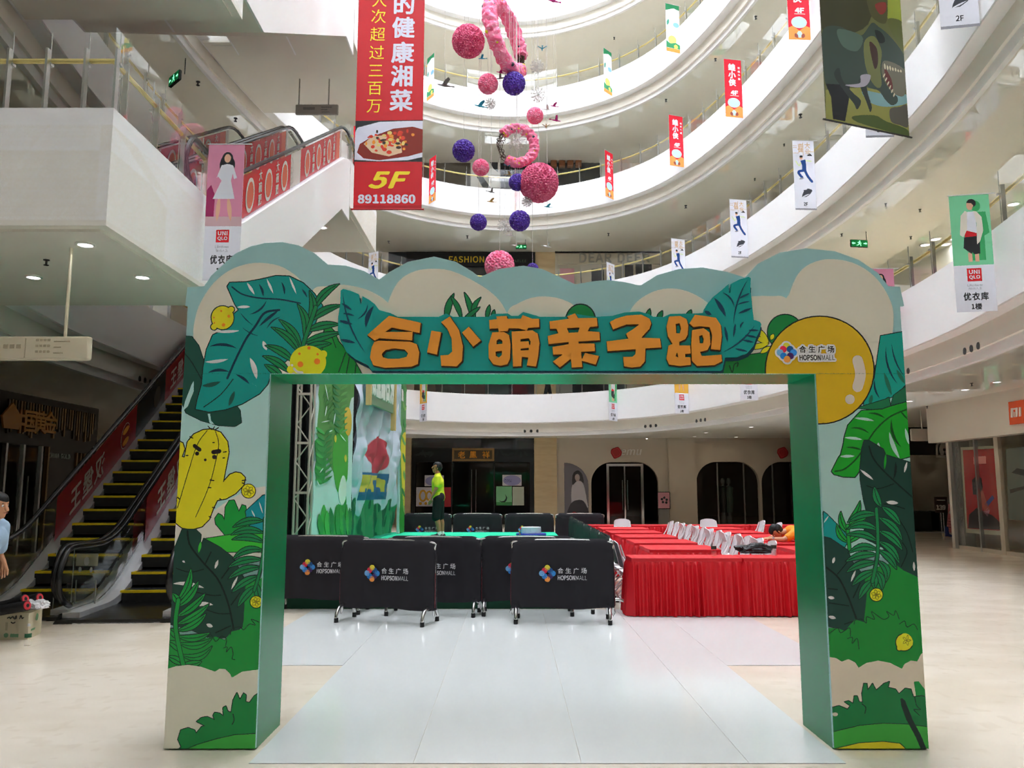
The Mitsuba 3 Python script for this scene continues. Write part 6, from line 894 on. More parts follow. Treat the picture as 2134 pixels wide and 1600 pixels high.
# --- the big red restaurant banner
BY = 17.0
bx = lambda px: float(aty(px, 300, BY)[0]); bz = lambda py: float(aty(800, py, BY)[2])
t = thing('restaurant_banner', 'tall red banner with white and yellow characters and a dish picture, hanging at the top', 'banner')
M('banner_red', '#c0121c', .5); M('banner_yellow', '#f0d428', .5); M('banner_white', '#dcdcec', .5); M('banner_hem', '#a80f18', .5)
xa, xb = float(aty(737, 400, BY)[0]), float(aty(879, 400, BY)[0]); zt = 16.0; zb = bz(436)
sub(t, 'cloth', plate(rect(xa, zb, xb, zt), (0, BY, 0), (1, 0, 0), (0, 0, 1), (0, -1, 0), -.006), 'mat_banner_red')
W2 = xb - xa; pc = lambda a: xa + W2 * a
def bch(s, h, px, py, m, b): return ('character', at2(text(s, h, b), bx(px) + 0, bz(py)), m)
L = [('field', rect(xa, zb, xb, zt), 'mat_banner_red'), ('hem', rect(xa, zb, xb, zb + .09), 'mat_banner_hem')]
for s, py in (('的', 8), ('健', 57), ('康', 109), ('湘', 158), ('菜', 209)): L.append(bch(s, .52, 837 + (8 - py) * .015, py, 'mat_banner_white', .028))
for s, py in (('人', 0), ('次', 34), ('超', 71), ('过', 109), ('三', 147), ('百', 184), ('万', 221)): L.append(bch(s, .36, 784 + (0 - py) * .03, py, 'mat_banner_yellow', 0))
z0, z1 = bz(337), bz(252); L.append(('dish_picture', Polygon([(xa, z0), (xb, z0), (xb, z1 + .02), (xa, z1)]), C('#20201f')))
oz = lambda px, py: (float(aty(px, py, BY)[0]), bz(py))
L += [('plate_print', PG([oz(738, 280), oz(745, 266), oz(790, 254), oz(850, 252), oz(890, 252), oz(890, 325), oz(850, 334), oz(790, 336), oz(738, 333)], 0), 'mat_banner_white'), ('sauce_print', PG([oz(744, 318), oz(750, 300), oz(775, 285), oz(820, 268), oz(860, 264), oz(890, 272), oz(890, 315), oz(850, 326), oz(790, 334), oz(758, 330)], 0), C('#7e1c08')),
    ('fish_print', PG([oz(758, 300), oz(775, 284), oz(800, 282), oz(835, 296), oz(838, 318), oz(810, 326), oz(775, 318)], 0), C('#d8b896'))]
rng = np.random.default_rng(9)
for m, k in (('#c8341c', 34), ('#d9882c', 16), ('#d8c070', 10), ('#39261c', 8)): L += [('garnish_print', union_all([disc(*oz(812 + rng.normal(0, 24), 292 + rng.normal(0, 10)), rng.uniform(.02, .06), rng.uniform(.02, .05)) for _ in range(k)]).intersection(PG([oz(760, 320), oz(762, 290), oz(790, 262), oz(850, 262), oz(876, 290), oz(876, 318), oz(820, 328)])), C(m))]
L += [('character', at2(text('5F', .5, .04, .05, slant=16, fit=(bx(855) - bx(769), bz(357) - bz(393))), bx(812), bz(375)), 'mat_banner_yellow'), ('lettering', at2(text('89118860', .3, .05, .04, fit=(bx(869) - bx(750), bz(405) - bz(424))), bx(808), bz(414.5)), 'mat_banner_white')]
prints(t, [(n, g.intersection(rect(xa, zb, xb, zt)), m) for n, g, m in L], (0, BY, 0), (1, 0, 0), (0, 0, 1), (0, -1, 0), .002)
sub(t, 'rod', cyl((xa - .05, BY, zb - .0), (xb + .05, BY, zb - .0), .018), 'mat_banner_hem'); sub(t, 'rod', cyl((xa - .05, BY, zt + .02), (xb + .05, BY, zt + .02), .02), 'mat_flag_rod')
for x in (xa + .1, xb - .1): sub(t, 'hanging_wire', cyl((x, BY, zt), (x, BY, ROOF - .45), .006, 6), 'mat_flag_rod')
# --- the dinosaur banner, turned a little
A0, A1 = V3(5.46, 13.3, 0), V3(7.25, 14.0, 0); DU = (A1 - A0) / np.linalg.norm(A1 - A0); DN = V3(DU[1], -DU[0], 0); DW = float(np.linalg.norm(A1 - A0))
def dp(pts, ox=1594, oy=0, s=3.952):
    o = []
    for a, b in pts:
        d = ray(ox + a / s, oy + b / s); k = ((A0 - V3(0, 0, EYE)) @ DN) / (d @ DN); q = d * k + V3(0, 0, EYE); o.append((float((q - A0) @ DU), float(q[2])))
    return o
zb = dp([(505, 985)])[0][1]; zt = 13.2; FULL = rect(0, zb, DW, zt)
t = thing('dinosaur_banner', 'dark banner of a green toothed dinosaur in a jungle, hanging at the upper right', 'banner')
D = lambda pts, c, n, s=1: (n, PG(dp(pts), s).intersection(FULL), C(c, .5))
L = [('field', FULL, C('#5f6238', .5)), D([(470, -300), (860, -300), (850, 200), (470, 240)], '#3a3a22', 'jungle_print'), D([(990, -40), (1140, -40), (1150, 260), (1040, 180), (1000, 120)], '#8f9a3a', 'jungle_print'), D([(1010, 160), (1150, 200), (1160, 420), (1090, 360)], '#5a6030', 'jungle_print'), D([(500, 740), (820, 720), (1190, 780), (1200, 1140), (500, 985)], '#8a8a46', 'ground_print', 0),
    D([(800, 745), (960, 770), (1170, 780), (1170, 850), (1000, 880), (860, 840)], '#7fa6a8', 'water_print'), D([(720, 960), (900, 950), (1000, 1000), (1160, 1060), (1180, 1120), (800, 1020)], '#4a5a2a', 'grass_print'), D([(840, -60), (990, -40), (1010, 60), (1000, 180), (950, 190), (870, 120)], '#4a4a2a', 'small_dinosaur_print'), D([(905, 40), (990, 20), (995, 90), (950, 120)], '#7a2a26', 'mouth_print'),
    D([(1030, 900), (1110, 880), (1170, 870), (1180, 1040), (1110, 1030), (1040, 1000)], '#57544a', 'horned_dinosaur_print'),
    D([(475, 250), (600, 215), (720, 270), (800, 290), (880, 190), (930, 215), (1010, 280), (1090, 370), (1150, 470), (1155, 560), (1020, 560), (985, 500), (960, 560), (970, 640), (1030, 740), (1090, 800), (1085, 850), (1040, 865), (990, 820), (940, 750), (880, 730), (800, 700), (690, 715), (560, 700), (500, 690), (480, 500)], '#37463c', 'dinosaur_print'),
    D([(820, 340), (900, 300), (960, 420), (950, 560), (960, 700), (920, 720), (860, 640), (820, 500)], '#6c7040', 'throat_print'), D([(860, 350), (920, 400), (930, 520), (900, 560)], '#3c241c', 'shade_print'), D([(985, 500), (1150, 580), (1150, 780), (1060, 770), (1000, 680), (965, 600)], '#6d6a58', 'mouth_print'), D([(985, 560), (1040, 650), (1050, 740), (1000, 680)], '#5a1f1c', 'tongue_print'),
    D([(500, 690), (700, 700), (690, 830), (660, 1000), (560, 980), (545, 800)], '#15191a', 'leg_print', 0), D([(570, 620), (610, 560), (640, 660), (720, 760), (790, 830), (760, 900), (730, 850), (660, 760)], '#2a332e', 'arm_print'), D([(770, 670), (820, 660), (850, 780), (880, 880), (865, 920), (840, 850)], '#2a332e', 'arm_print'), D([(660, 700), (780, 685), (790, 620), (870, 620), (840, 700), (760, 720)], '#a9a3ae', 'pale_patch'),
    D([(905, 250), (960, 270), (990, 340), (940, 350)], '#1c2420', 'eye_print'), D([(600, 240), (800, 300), (760, 420), (640, 380)], '#4f6456', 'back_print')]
teeth = [lens((985 + i * 22, 520 + i * 9 + (i % 2) * 6), (990 + i * 22, 575 + i * 4), 14) for i in range(7)] + [lens((972 + i * 17, 640 + i * 32), (990 + i * 16, 600 + i * 32 + 4), 12) for i in range(6)]
L.append(('tooth_print', PG([(0, 0), (0.01, 0), (0, .01)]) if False else union_all([Polygon(dp(list(g.exterior.coords))).buffer(0) for g in teeth]).intersection(FULL), C('#d8cfb4', .5)))
prints(t, L, A0, DU, (0, 0, 1), DN, .002); sub(t, 'cloth', plate(FULL, A0, DU, (0, 0, 1), DN, -.006), 'mat_black')
for z in (zb, zt): sub(t, 'rod', cyl(A0 - DU * .06 + V3(0, 0, z), A1 + DU * .06 + V3(0, 0, z), .016), 'mat_dark_steel')
for q in (A0 + DU * .1, A1 - DU * .1): sub(t, 'hanging_wire', cyl(q + V3(0, 0, zt), q + V3(0, 0, ROOF - .25), .006, 6), 'mat_flag_rod')
# ---------------------------------------------------------------- hanging flower balls, wreaths, birds
HY = 21.0
def hang(x, y, z, r=.005):
    one('hanging_wire', 'thin pale wire from the atrium roof holding one of the flower decorations', 'wire', cyl((x, y, z), (x, y, ROOF - .45), r, 6), 'mat_wire', group='wires of the hanging flower decorations')
def petal_col(a, b, c, f):
    def fn(p, n, uv):
        q = mikit.noise(p.x * f, p.y * f, p.z * f); r = mikit.noise(p.x * f * 3 + 7, p.y * f * 3, p.z * f * 3)
        return mikit.mix(mikit.mix(lin(a), lin(b), mikit.smoothstep(.3, .7, q)), lin(c), mikit.smoothstep(.62, .85, r))
    return fn
M('petal_deep', petal_col('#b83a62', '#cf5a80', '#e58aa6', 9.0), .75); M('petal_pink', petal_col('#e8638c', '#f08aab', '#f7b3c8', 9.0), .75); M('petal_violet', petal_col('#3a1f7a', '#4a2c96', '#5b3ab0', 9.0), .75); M('floret', '#c3b6ea', .6); M('wire', '#c9c8c2', .5); M('twig', '#4a3a2c', .7); M('bud_yellow', '#d8cf30', .6); M('bud_orange', '#f2a83a', .6); M('wing_dark', '#3a3440', .6)
def fib(n):
    i = np.arange(n) + .5; ph = np.arccos(1 - 2 * i / n); th = math.pi * (1 + 5 ** .5) * i
    return np.c_[np.cos(th) * np.sin(ph), np.sin(th) * np.sin(ph), np.cos(ph)]
def blossom_ball(n, seed, depth=.09, sub_=5):
    m = trimesh.creation.icosphere(subdivisions=sub_); r = np.random.default_rng(seed); c = fib(n) + r.normal(0, .03, (n, 3)); c /= np.linalg.norm(c, axis=1, keepdims=True)
    v = m.vertices; d = np.sort(np.linalg.norm(v[:, None] - c[None], axis=2), axis=1); s = 2.0 / math.sqrt(n) * 1.7
    k = d[:, 0] / s; h = depth * (np.exp(-((k - .34) / .16) ** 2) - .9 * np.exp(-(k / .14) ** 2) * .6) + .03 * (meshkit.noise(v * 14, seed) - .5)
    m.vertices = v * (1 + h)[:, None]; return m
BALLS = [mikit.ply(blossom_ball(n, s, d), mt, 50) for n, s, d, mt in ((260, 1, .07, 'mat_petal_deep'), (120, 2, .10, 'mat_petal_pink'), (90, 3, .08, 'mat_petal_violet'))]
def floret_ring():
    c = fib(46); ms = []
    for q in c:
        a = np.cross(q, [0.3, .2, 1]); a /= np.linalg.norm(a); b = np.cross(q, a); th = np.linspace(0, 2 * math.pi, 8)[:-1]
        ms.append(tube(q * 1.05 + .07 * (np.cos(th)[:, None] * a * .7 + np.sin(th)[:, None] * b), .016, 4, True))
    return J(ms)
FLORETS = mikit.ply(floret_ring(), 'mat_floret')
def ball(px, py, rp, kind, label, y=HY):
    p = aty(px, py, y); r = rp / FPX * np.linalg.norm(p - V3(0, 0, EYE)); t = thing('flower_ball', label, 'flower ball', 'hanging flower balls')
    sub(t, 'blossoms', BALLS[kind], None, to_world=place(p[0], p[1], p[2], 40 * (px % 7), r * .95))
    if kind == 2: sub(t, 'floret_rings', FLORETS, None, kind='stuff', to_world=place(p[0], p[1], p[2], 40 * (px % 7), r * .95))
    hang(p[0], p[1], p[2] + r * .9)
for a in ((976, 86, 31, 0, 'dark pink flower ball at the upper left of the tall wreath'), (1017, 175, 19, 1, 'pink flower ball left of the upper purple ball'), (1071, 174, 22, 2, 'purple flower ball below the tall pink wreath'), (1115, 241, 16, 1, 'small pink flower ball above the round wreath'), (966, 314, 22, 2, 'purple flower ball left of the round wreath'), (1002, 349, 16.5, 1, 'small pink flower ball below the left purple ball'),
          (1123, 381, 39.5, 0, 'biggest dark pink flower ball right of the gold rail'), (1078, 380, 17, 2, 'purple flower ball half hidden behind the biggest pink ball'), (997, 463, 17, 2, 'small purple flower ball at the lower left of the hanging group'), (1083, 460, 21, 2, 'purple flower ball below the biggest pink ball'), (1041, 553, 30, 1, 'bright pink flower ball resting behind the archway clouds'), (1110, 560, 12, 2, 'purple flower ball whose top just shows above the archway clouds')): ball(*a)
def wreath(px, py, R, r, tilt, gap, label, sx=1.0, y=HY):
    """flower ring: R, r in pixels; tilt of the ring's plane about the vertical; gap = bare part (angles)"""
    p = aty(px, py, y); s = np.linalg.norm(p - V3(0, 0, EYE)) / FPX; R, r = R * s, r * s; t = thing('flower_wreath', label, 'wreath')
    ct, st = math.cos(tilt[0]), math.sin(tilt[0]); Rx = lambda a: V3(math.cos(a) * R * ct * sx, math.cos(a) * R * st, math.sin(a) * R)
    lean = lambda q: V3(q[0] + q[2] * tilt[1], q[1], q[2])
    A = np.linspace(gap[1], gap[0] + 2 * math.pi, 150); path = np.array([p + lean(Rx(a)) for a in A]); m = tube(path, r, 36)
    v = m.vertices; n1 = meshkit.noise(v * (1.9 / r), 3); n2 = meshkit.noise(v * (5.0 / r), 5); ax = path[np.clip(np.arange(len(v)) // 36, 0, 149)]; d = v - ax
    m.vertices = ax + d * (.78 + .5 * n1 + .22 * n2)[:, None]; sub(t, 'blossoms', m, 'mat_petal_pink', 60)
    B_ = np.linspace(gap[0], gap[1], 30); g = np.random.default_rng(int(px))
    for k in range(6):
        o = g.normal(0, r * .45, (30, 3)) * .35 + g.normal(0, r * .4, 3); sub(t, 'bare_twig', tube(np.array([p + lean(Rx(a)) for a in B_]) + o, r * .09, 5), 'mat_twig')
    for k in range(26):
        a = g.uniform(gap[1], gap[0] + 2 * math.pi); q = p + lean(Rx(a)); d = V3(g.normal(), -abs(g.normal()) - .6, g.normal()); d /= np.linalg.norm(d); c = trimesh.creation.icosphere(subdivisions=2, radius=r * g.uniform(.2, .36)); c.apply_translation(q + d * r * .98)
        sub(t, 'bud', c, ('mat_bud_yellow', 'mat_bud_orange', 'mat_wing_dark')[k % 3], True)
    top = p + lean(Rx(math.pi / 2)); hang(*top); return t
wreath(1054, 79, 62, 12, (math.radians(63), -.16), (-.75, -.12), 'tall tilted pink flower wreath at the top of the hanging group', 1.0)
wreath(1077, 303, 36, 8.5, (math.radians(6), 0), (2.45, 4.1), 'round pink and orange flower wreath with a bare twig side')
g = np.random.default_rng(12)
def branch_ball(px, py, rp, label, n=40, y=HY):
    p = aty(px, py, y); r = rp / FPX * np.linalg.norm(p - V3(0, 0, EYE)); ms = []
    for q in fib(n): 
        e = p + q * r; ms.append(cyl(p + q * r * .1, e, .005, 5)); s = trimesh.creation.icosphere(subdivisions=1, radius=.018); s.apply_translation(e); ms.append(s); b = q + g.normal(0, .35, 3); ms.append(cyl(p + q * r * .6, p + b / np.linalg.norm(b) * r, .004, 4))
    t = thing('branch_ball', label, 'ornament', 'white branch balls'); sub(t, 'branches', J(ms), 'mat_wire', kind='stuff'); hang(p[0], p[1], p[2] + r * .9, .004)
for a in ((1121, 197, 14, 'white branch ball right of the upper purple ball'), (1119, 138, 13, 'white branch ball right of the tall wreath'), (1022, 216, 10, 'faint white branch ball beside the blue bird'), (1052, 470, 15, 'white branch ball between the two lowest purple balls'), (1076, 291, 20, 'silver wire ball inside the round wreath'), (1098, 420, 10, 'faint white branch ball below the biggest pink ball')): branch_ball(*a)
def bird_mesh():
    b = lathe([(0, -.5), (.035, -.42), (.075, -.2), (.085, 0), (.06, .2), (.04, .3), (.05, .36), (.03, .43), (0, .5)], 10); b.apply_transform(trimesh.transformations.rotation_matrix(math.pi / 2, [0, 1, 0]))
    def wing(s): return trimesh.Trimesh([(.16, .04 * s, .02), (.05, .3 * s, .22), (-.12, .62 * s, .30), (-.26, .5 * s, .22), (-.14, .06 * s, .02), (.02, .2 * s, .1), (.16, .04 * s, .045), (.05, .3 * s, .24), (-.12, .62 * s, .31), (-.26, .5 * s, .24), (-.14, .06 * s, .045), (.02, .2 * s, .13)], [(0, 1, 5), (1, 2, 5), (2, 3, 5), (3, 4, 5), (4, 0, 5), (7, 6, 11), (8, 7, 11), (9, 8, 11), (10, 9, 11), (6, 10, 11)], process=False)
    tail = trimesh.Trimesh([(-.4, .03, 0), (-.4, -.03, 0), (-.75, .13, .03), (-.75, -.13, .03), (-.7, 0, .05)], [(0, 1, 4), (0, 4, 2), (1, 3, 4), (4, 1, 0), (2, 4, 0), (4, 3, 1)], process=False)
    return b, wing(1), wing(-1), tail
BIRD = bird_mesh(); M('bird_blue', '#1f93b5', .5); M('bird_grey', '#6d6a68', .5); M('bird_magenta', '#b01f78', .5); M('bird_gold', '#b08c4a', .5); M('bird_white', '#d8d8d8', .5)
bparts = {}
def bird(px, py, s, m, rz, label, y=HY):
    p = aty(px, py, y); t = thing('bird_ornament', label, 'bird ornament', 'hanging bird ornaments'); 
    if m not in bparts: bparts[m] = [mikit.ply(x, 'mat_bird_' + m, 30 if i == 0 else False) for i, x in enumerate(BIRD)]
    W = place(p[0], p[1], p[2], rz, 1.5 * s / FPX * y)
    for n, d in zip(('body', 'wing', 'wing', 'tail'), bparts[m]): sub(t, n, d, None, to_world=W)
    hang(p[0], p[1], p[2] + .03, .003)
for a in ((926, 178, 22, 'grey', 200, 'grey bird at the left of the hanging group, below the dark pink ball'), (1000, 221, 17, 'blue', 205, 'blue bird left of the white branch balls'), (1004, 122, 11, 'blue', 180, 'blue bird below the dark pink ball'), (1130, 102, 12, 'blue', 90, 'blue bird right of the tall wreath'), (1017, 77, 13, 'magenta', 60, 'magenta bird between the dark pink ball and the tall wreath'), (1043, 151, 13, 'magenta', 200, 'magenta bird at the foot of the tall wreath'), (1043, 163, 13, 'grey', 160, 'small grey bird left of the upper purple ball'),
          (1154, 221, 11, 'magenta', 200, 'small magenta bird upper right of the small pink ball'), (1159, 251, 15, 'magenta', 20, 'magenta bird right of the small pink ball'), (1141, 228, 13, 'white', 10, 'white bird beside the magenta birds'), (1138, 264, 11, 'gold', 90, 'gold bird right of the round wreath top'), (1024, 400, 12, 'grey', 30, 'small grey bird on the white fascia below the pink ball'), (1023, 420, 12, 'gold', 200, 'gold bird on the white fascia left of the biggest ball'), (1141, 431, 11, 'blue', 200, 'blue bird below the biggest pink ball'),
          (1062, 364, 11, 'gold', 0, 'gold bird on the gold rail beside the biggest ball'), (1061, 345, 11, 'blue', 20, 'blue bird just below the round wreath'), (1065, 491, 13, 'white', 20, 'white bird below the lowest purple ball'), (1141, 514, 14, 'white', 30, 'white bird near the ceiling above the archway, right of the exit sign'), (1075, 512, 10, 'white', 30, 'white bird beside the exit sign above the archway'), (1153, 2, 18, 'magenta', 200, 'magenta bird at the top edge of the photo')): bird(*a)
# ---------------------------------------------------------------- white floor sheet under and behind the archway
M('sheet_white', '#c3c5c3', .13)
k = thing('floor_sheet', 'glossy white vinyl sheet laid in strips through the archway up to the barriers', 'floor covering')
for a, b in ((-2.75, -1.6), (-1.6, -.60), (-.60, .42), (.42, 1.44), (1.44, 2.03), (2.03, 3.1)): sub(k, 'strip', RB(a + .001, b - .001, 5.15 if -1.7 < a < 2 else 7.9, 11.5, .0005, .004, .0015), 'mat_sheet_white')
# ---------------------------------------------------------------- crowd barriers with black covers
M('cover_black', '#17131a', .75); M('cover_seam', '#5a1a22', .6); M('rubber', '#0e0e0e', .6); M('logo_white', '#c9c6cc', .6)
EMB = {c: M('emblem_' + c[1:], c, .6) for c in ('#d8c53a', '#c01f3f', '#16457c', '#6fa8d8', '#2f7fc4', '#1d6fb5', '#3a2058', '#e08a3c')}
def cover(w, seed):
    """the cloth: a thin hanging shell with a rounded top, rippled"""
    nu, nv = 48, 14; r = .14; P = []
    u = np.linspace(-w / 2, w / 2, nu); v = np.linspace(0, 1, nv); rng = np.random.default_rng(seed); ph = rng.uniform(0, 6, 4)
    for s in (-1, 1):
        for b in v:
            for a in u:
                e = max(0, abs(a) - (w / 2 - r)); top = 1.03 - (r - math.sqrt(max(r * r - e * e, 0))); z = .17 + b * (top - .17) + (.012 * math.sin(7 * a + ph[0]) * (1 - b))
                rip = (.012 * math.sin(9 * a + ph[1]) + .008 * math.sin(23 * a + ph[2] + 2 * b)) * (1 - b) ** .7
                P.append((a, s * (.03 + .012 * (1 - b)) * (1 if b < 1 else .3) + rip, z))
    n = nu * nv; F = []
    for s in (0, 1):
        for i in range(nv - 1):
            for j in range(nu - 1):
                q = s * n + i * nu + j; f = [[q, q + 1, q + nu + 1], [q, q + nu + 1, q + nu]]; F += f if s == 0 else [x[::-1] for x in f]
    for j in range(nu - 1):
        a, b = (nv - 1) * nu + j, n + (nv - 1) * nu + j; F += [[a, a + 1, b + 1], [a, b + 1, b]]
    for i in range(nv - 1):
        for j in (0, nu - 1): a, b = i * nu + j, n + i * nu + j; F += [[a, b, b + nu], [a, b + nu, a + nu]]
    return trimesh.Trimesh(P, F, process=False)
def barrier_kit(w, seed):
    fr = tube(sm([(-w / 2 + .02, 0, .12), (-w / 2 + .02, 0, .85), (-w / 2 + .12, 0, 1.0), (w / 2 - .12, 0, 1.0), (w / 2 - .02, 0, .85), (w / 2 - .02, 0, .12), (w / 2 - .1, 0, .19), (-w / 2 + .1, 0, .19)], 4), .016, 8, True)
    def foot(x):
        return tube(sm([(x, -.24, .02), (x, -.235, .1), (x, -.16, .18), (x, 0, .195), (x, .16, .18), (x, .235, .1), (x, .24, .02)], 4, False), .021, 10)
    tips = lambda x: J([cyl((x, s * .24, 0), (x, s * .24, .06), .026, 10) for s in (-1, 1)])
    lg = [(n, plate(affinity.translate(g, -.19, 0), (0, -.058, .60), (1, 0, 0), (0, 0, 1), (0, -1, 0), .004), EMB[c] if n == 'emblem_disc' else 'mat_logo_white') for n, g, c in mall_logo(.21, 'x')]
    K = [('cover', mikit.ply(cover(w, seed), 'mat_cover_black', 60)), ('frame', mikit.ply(fr, 'mat_chrome', 40))]
    for x in (-w / 2 + .07, w / 2 - .07): K += [('foot', mikit.ply(foot(x), 'mat_chrome', 40)), ('rubber_tip', mikit.ply(tips(x), 'mat_rubber'))]
    for e in (-1, 1): K.append(('red_seam', mikit.ply(tube([(e * (w / 2 + .004), -.02, .2), (e * (w / 2 + .004), -.02, .62)], .006, 5), 'mat_cover_seam')))
    return K + [(n, mikit.ply(m, c)) for n, m, c in lg]
KITS = [barrier_kit(1.30, s) for s in range(3)]
def barrier(xa, ya, xb, yb, label, kit=0):
    t = thing('crowd_barrier', label, 'barrier', 'black covered crowd barriers round the stage'); W = place((xa + xb) / 2, (ya + yb) / 2, 0, math.degrees(math.atan2(yb - ya, xb - xa)))
    foot = None
    for n, d in KITS[kit]:
        if n == 'rubber_tip': sub(foot, n, d, None, kind='stuff', to_world=W)
        else:
            q = sub(t, n, d, None, to_world=W, kind='stuff' if n == 'lettering' else None); foot = q if n == 'foot' else foot
gx = lambda px, y: (px - 1067) / FPX * (y * math.cos(PITCH) + (0 - EYE) * math.sin(PITCH))
barrier(gx(575, 11.35), 11.35, gx(764, 11.25), 11.25, 'black covered barrier half behind the left archway pillar', 0)
barrier(gx(806, 11.1), 11.15, gx(1000, 11.0), 11.0, 'black covered barrier half hidden behind the front left one', 1)
barrier(gx(706, 10.5), 10.62, gx(905, 10.2), 10.25, 'front left black covered barrier with the whole mall logo', 2)
barrier(gx(1004, 11.1), 11.1, gx(1195, 11.1), 11.1, 'black covered barrier half hidden behind the front right one', 1)
barrier(gx(1066, 10.5), 10.5, gx(1281, 10.4), 10.42, 'front right black covered barrier beside the red tables', 0)
for i in range(6): barrier(1.32 + .012 * i, 11.0 + 1.42 * i, 1.32 + .012 * i, 12.3 + 1.42 * i, 'black covered side barrier between stage and tables, number %s from the front' % ('one', 'two', 'three', 'four', 'five', 'six')[i], i % 3)
for i, (a, b) in enumerate(((838, 940), (944, 1048), (1052, 1156), (1160, 1196))):
    xa = gx(a, 21.75); barrier(xa, 21.75, xa + 1.3 if i < 3 else xa + 1.25, 21.75, ('back row barrier behind the man in yellow', 'back row barrier in the middle behind the stage', 'back row barrier behind the white pedestal', 'back row barrier at the right corner of the stage')[i], i % 3)
# ---------------------------------------------------------------- the stage
M('stage_green', '#12b487', .85); M('stage_skirt', '#0b3d2a', .85)
k = thing('stage', 'low stage with a bright green carpet top behind the barriers', 'stage')
sub(k, 'carpet', RB(-4.05, 1.12, 11.55, 21.35, .50, .55, .012), 'mat_stage_green', label='bright green carpet'); sub(k, 'skirt', B(-4.03, 1.10, 11.57, 21.33, .0, .50), 'mat_stage_skirt', label='dark green skirt')
# the pedestal standing on it
k = thing('pedestal', 'round blue and white display pedestal at the right rear of the stage', 'pedestal'); px_, py_ = gx(1107, 19.6), 19.9; px_ = float(aty(1107, 1100, 19.9)[0])
sub(k, 'blue_plate', lathe([(0, .55), (.36, .55), (.37, .57), (.36, .6), (0, .6)], 40, (px_, py_, 0)), M('plate_blue', '#28359a', .4), 30); sub(k, 'white_drum', lathe([(0, .6), (.235, .6), (.24, .61), (.24, .745), (.23, .75), (0, .75)], 40, (px_, py_, 0)), M('drum_white', '#d9dbe6', .5), 30)
for n, g, c in [(n, affinity.scale(g, .5, .5, origin=(0, 0)), c) for n, g, c in emblem(.2)]: sub(k, n, plate(g, (px_ - .28, py_ - .36, .63), (1, 0, 0), (0, 0, 1), (0, -1, 0), .01), EMB[c])
# ---------------------------------------------------------------- the backdrop along the left side of the stage
K0, K1 = V3(-3.38, 13.0, 0), V3(-2.86, 21.2, 0); KU = (K1 - K0) / np.linalg.norm(K1 - K0); KN = V3(KU[1], -KU[0], 0); KL = float(np.linalg.norm(K1 - K0))
def kp(pts):
    o = []
    for a, b in pts:
        d = ray(a, b); q = d * (((K0 - V3(0, 0, EYE)) @ KN) / (d @ KN)) + V3(0, 0, EYE); o.append((float((q - K0) @ KU), float(q[2])))
    return o
k = thing('stage_backdrop', 'tall printed jungle backdrop with a loose crumpled middle cloth, left side of the stage', 'backdrop')
TOPZ = 4.6
WING = PG(kp([(640, 1125), (643, 1080), (646, 1040), (645, 990), (651, 960), (648, 925), (650, 880), (653, 840), (658, 805)]) + [(.35, TOPZ), (2.9, TOPZ), (2.9, .56), (.2, .56)])
w1 = float(kp([(733, 1000)])[0][0]); w2 = float(kp([(828, 1000)])[0][0])
WING = WING.intersection(rect(-2, .56, w1, TOPZ)); WING2 = rect(w2, .56, KL, TOPZ)
sub(k, 'wing_board', plate(WING, K0, KU, (0, 0, 1), KN, .06), C('#cfe0e2', .5)); sub(k, 'wing_board', plate(WING2, K0, KU, (0, 0, 1), KN, .06), C('#cfe0e2', .5))
def kadd(n, pts, c, s=1, clip=None, off=.06):
    g = PG(kp(pts), s).intersection(clip if clip is not None else WING); p = plate(g, K0, KU, (0, 0, 1), KN, .003, off)
    if p is not None: sub(k, n, p, C(c, .5))
bl = [(657, 790), (720, 780), (735, 790), (735, 910), (722, 930), (715, 1010), (690, 1060), (655, 1000), (652, 900)]
o5 = lambda pts: [(620 + a / 5, 800 + b / 5) for a, b in pts]
kadd('leaf_print', o5([(200, -60), (620, -60), (560, 120), (520, 180), (460, 520), (470, 900), (400, 1000), (330, 900), (250, 700), (170, 520), (190, 200)]), '#4f8a44'); kadd('leaf_print', o5([(360, 560), (480, 450), (490, 900), (460, 1050), (380, 1120), (330, 800)]), '#3f9a35', 1, None, .063)
kadd('leaf_print', o5([(140, 600), (200, 560), (260, 640), (260, 760), (240, 1000), (180, 1040), (140, 900), (130, 720)]), '#2f8a45', 1, None, .066)
for i in range(6): kadd('frond_print', o5([(330, -20 + 70 * i), (355, -5 + 70 * i), (370, 40 + 70 * i), (345, 30 + 70 * i)]), '#2f8548', 1, None, .069)
kadd('frond_print', o5([(190, 1600), (200, 1380), (240, 1260), (300, 1500), (290, 1600)]), '#3a9a3c', 1, None, .066); kadd('frond_print', o5([(330, 1600), (360, 1280), (440, 1260), (470, 1180), (460, 1600)]), '#2c8437', 1, None, .066)
kadd('cloud_print', o5([(390, 1130), (430, 960), (465, 1000), (468, 1180), (420, 1260)]), '#e6ebe4', 1, None, .066); kadd('lemon_print', o5([(455, 270), (500, 250), (525, 340), (520, 480), (490, 540), (455, 470)]), '#dcb437', 1, None, .07)
for a, b in ((355, 570), (462, 775)): kadd('lemon_print', o5([(a - 14, b), (a, b - 40), (a + 14, b), (a, b + 40)]), '#c9c23a', 1, None, .07)
kadd('leaf_print', [(830, 800), (846, 800), (846, 1115), (836, 1120), (829, 1120), (828, 900)], '#4b8a4c', 0, WING2); kadd('leaf_print', [(830, 930), (840, 900), (846, 930), (846, 1000), (836, 1060)], '#d8c832', 1, WING2, .064); kadd('leaf_print', [(829, 1040), (840, 1020), (846, 1080), (846, 1120), (829, 1120)], '#2f8530', 1, WING2, .064)
kadd('mall_card', o5([(1000, 20), (1075, 60), (1075, 185), (1005, 130)]), '#d9dbd9', 0, WING2, .07)
def kl(p, q, w, c, off, n='leaf_print', bend=0, clip=None): kadd(n, list(lens(p, q, w, bend).exterior.coords), c, 0, clip, off)
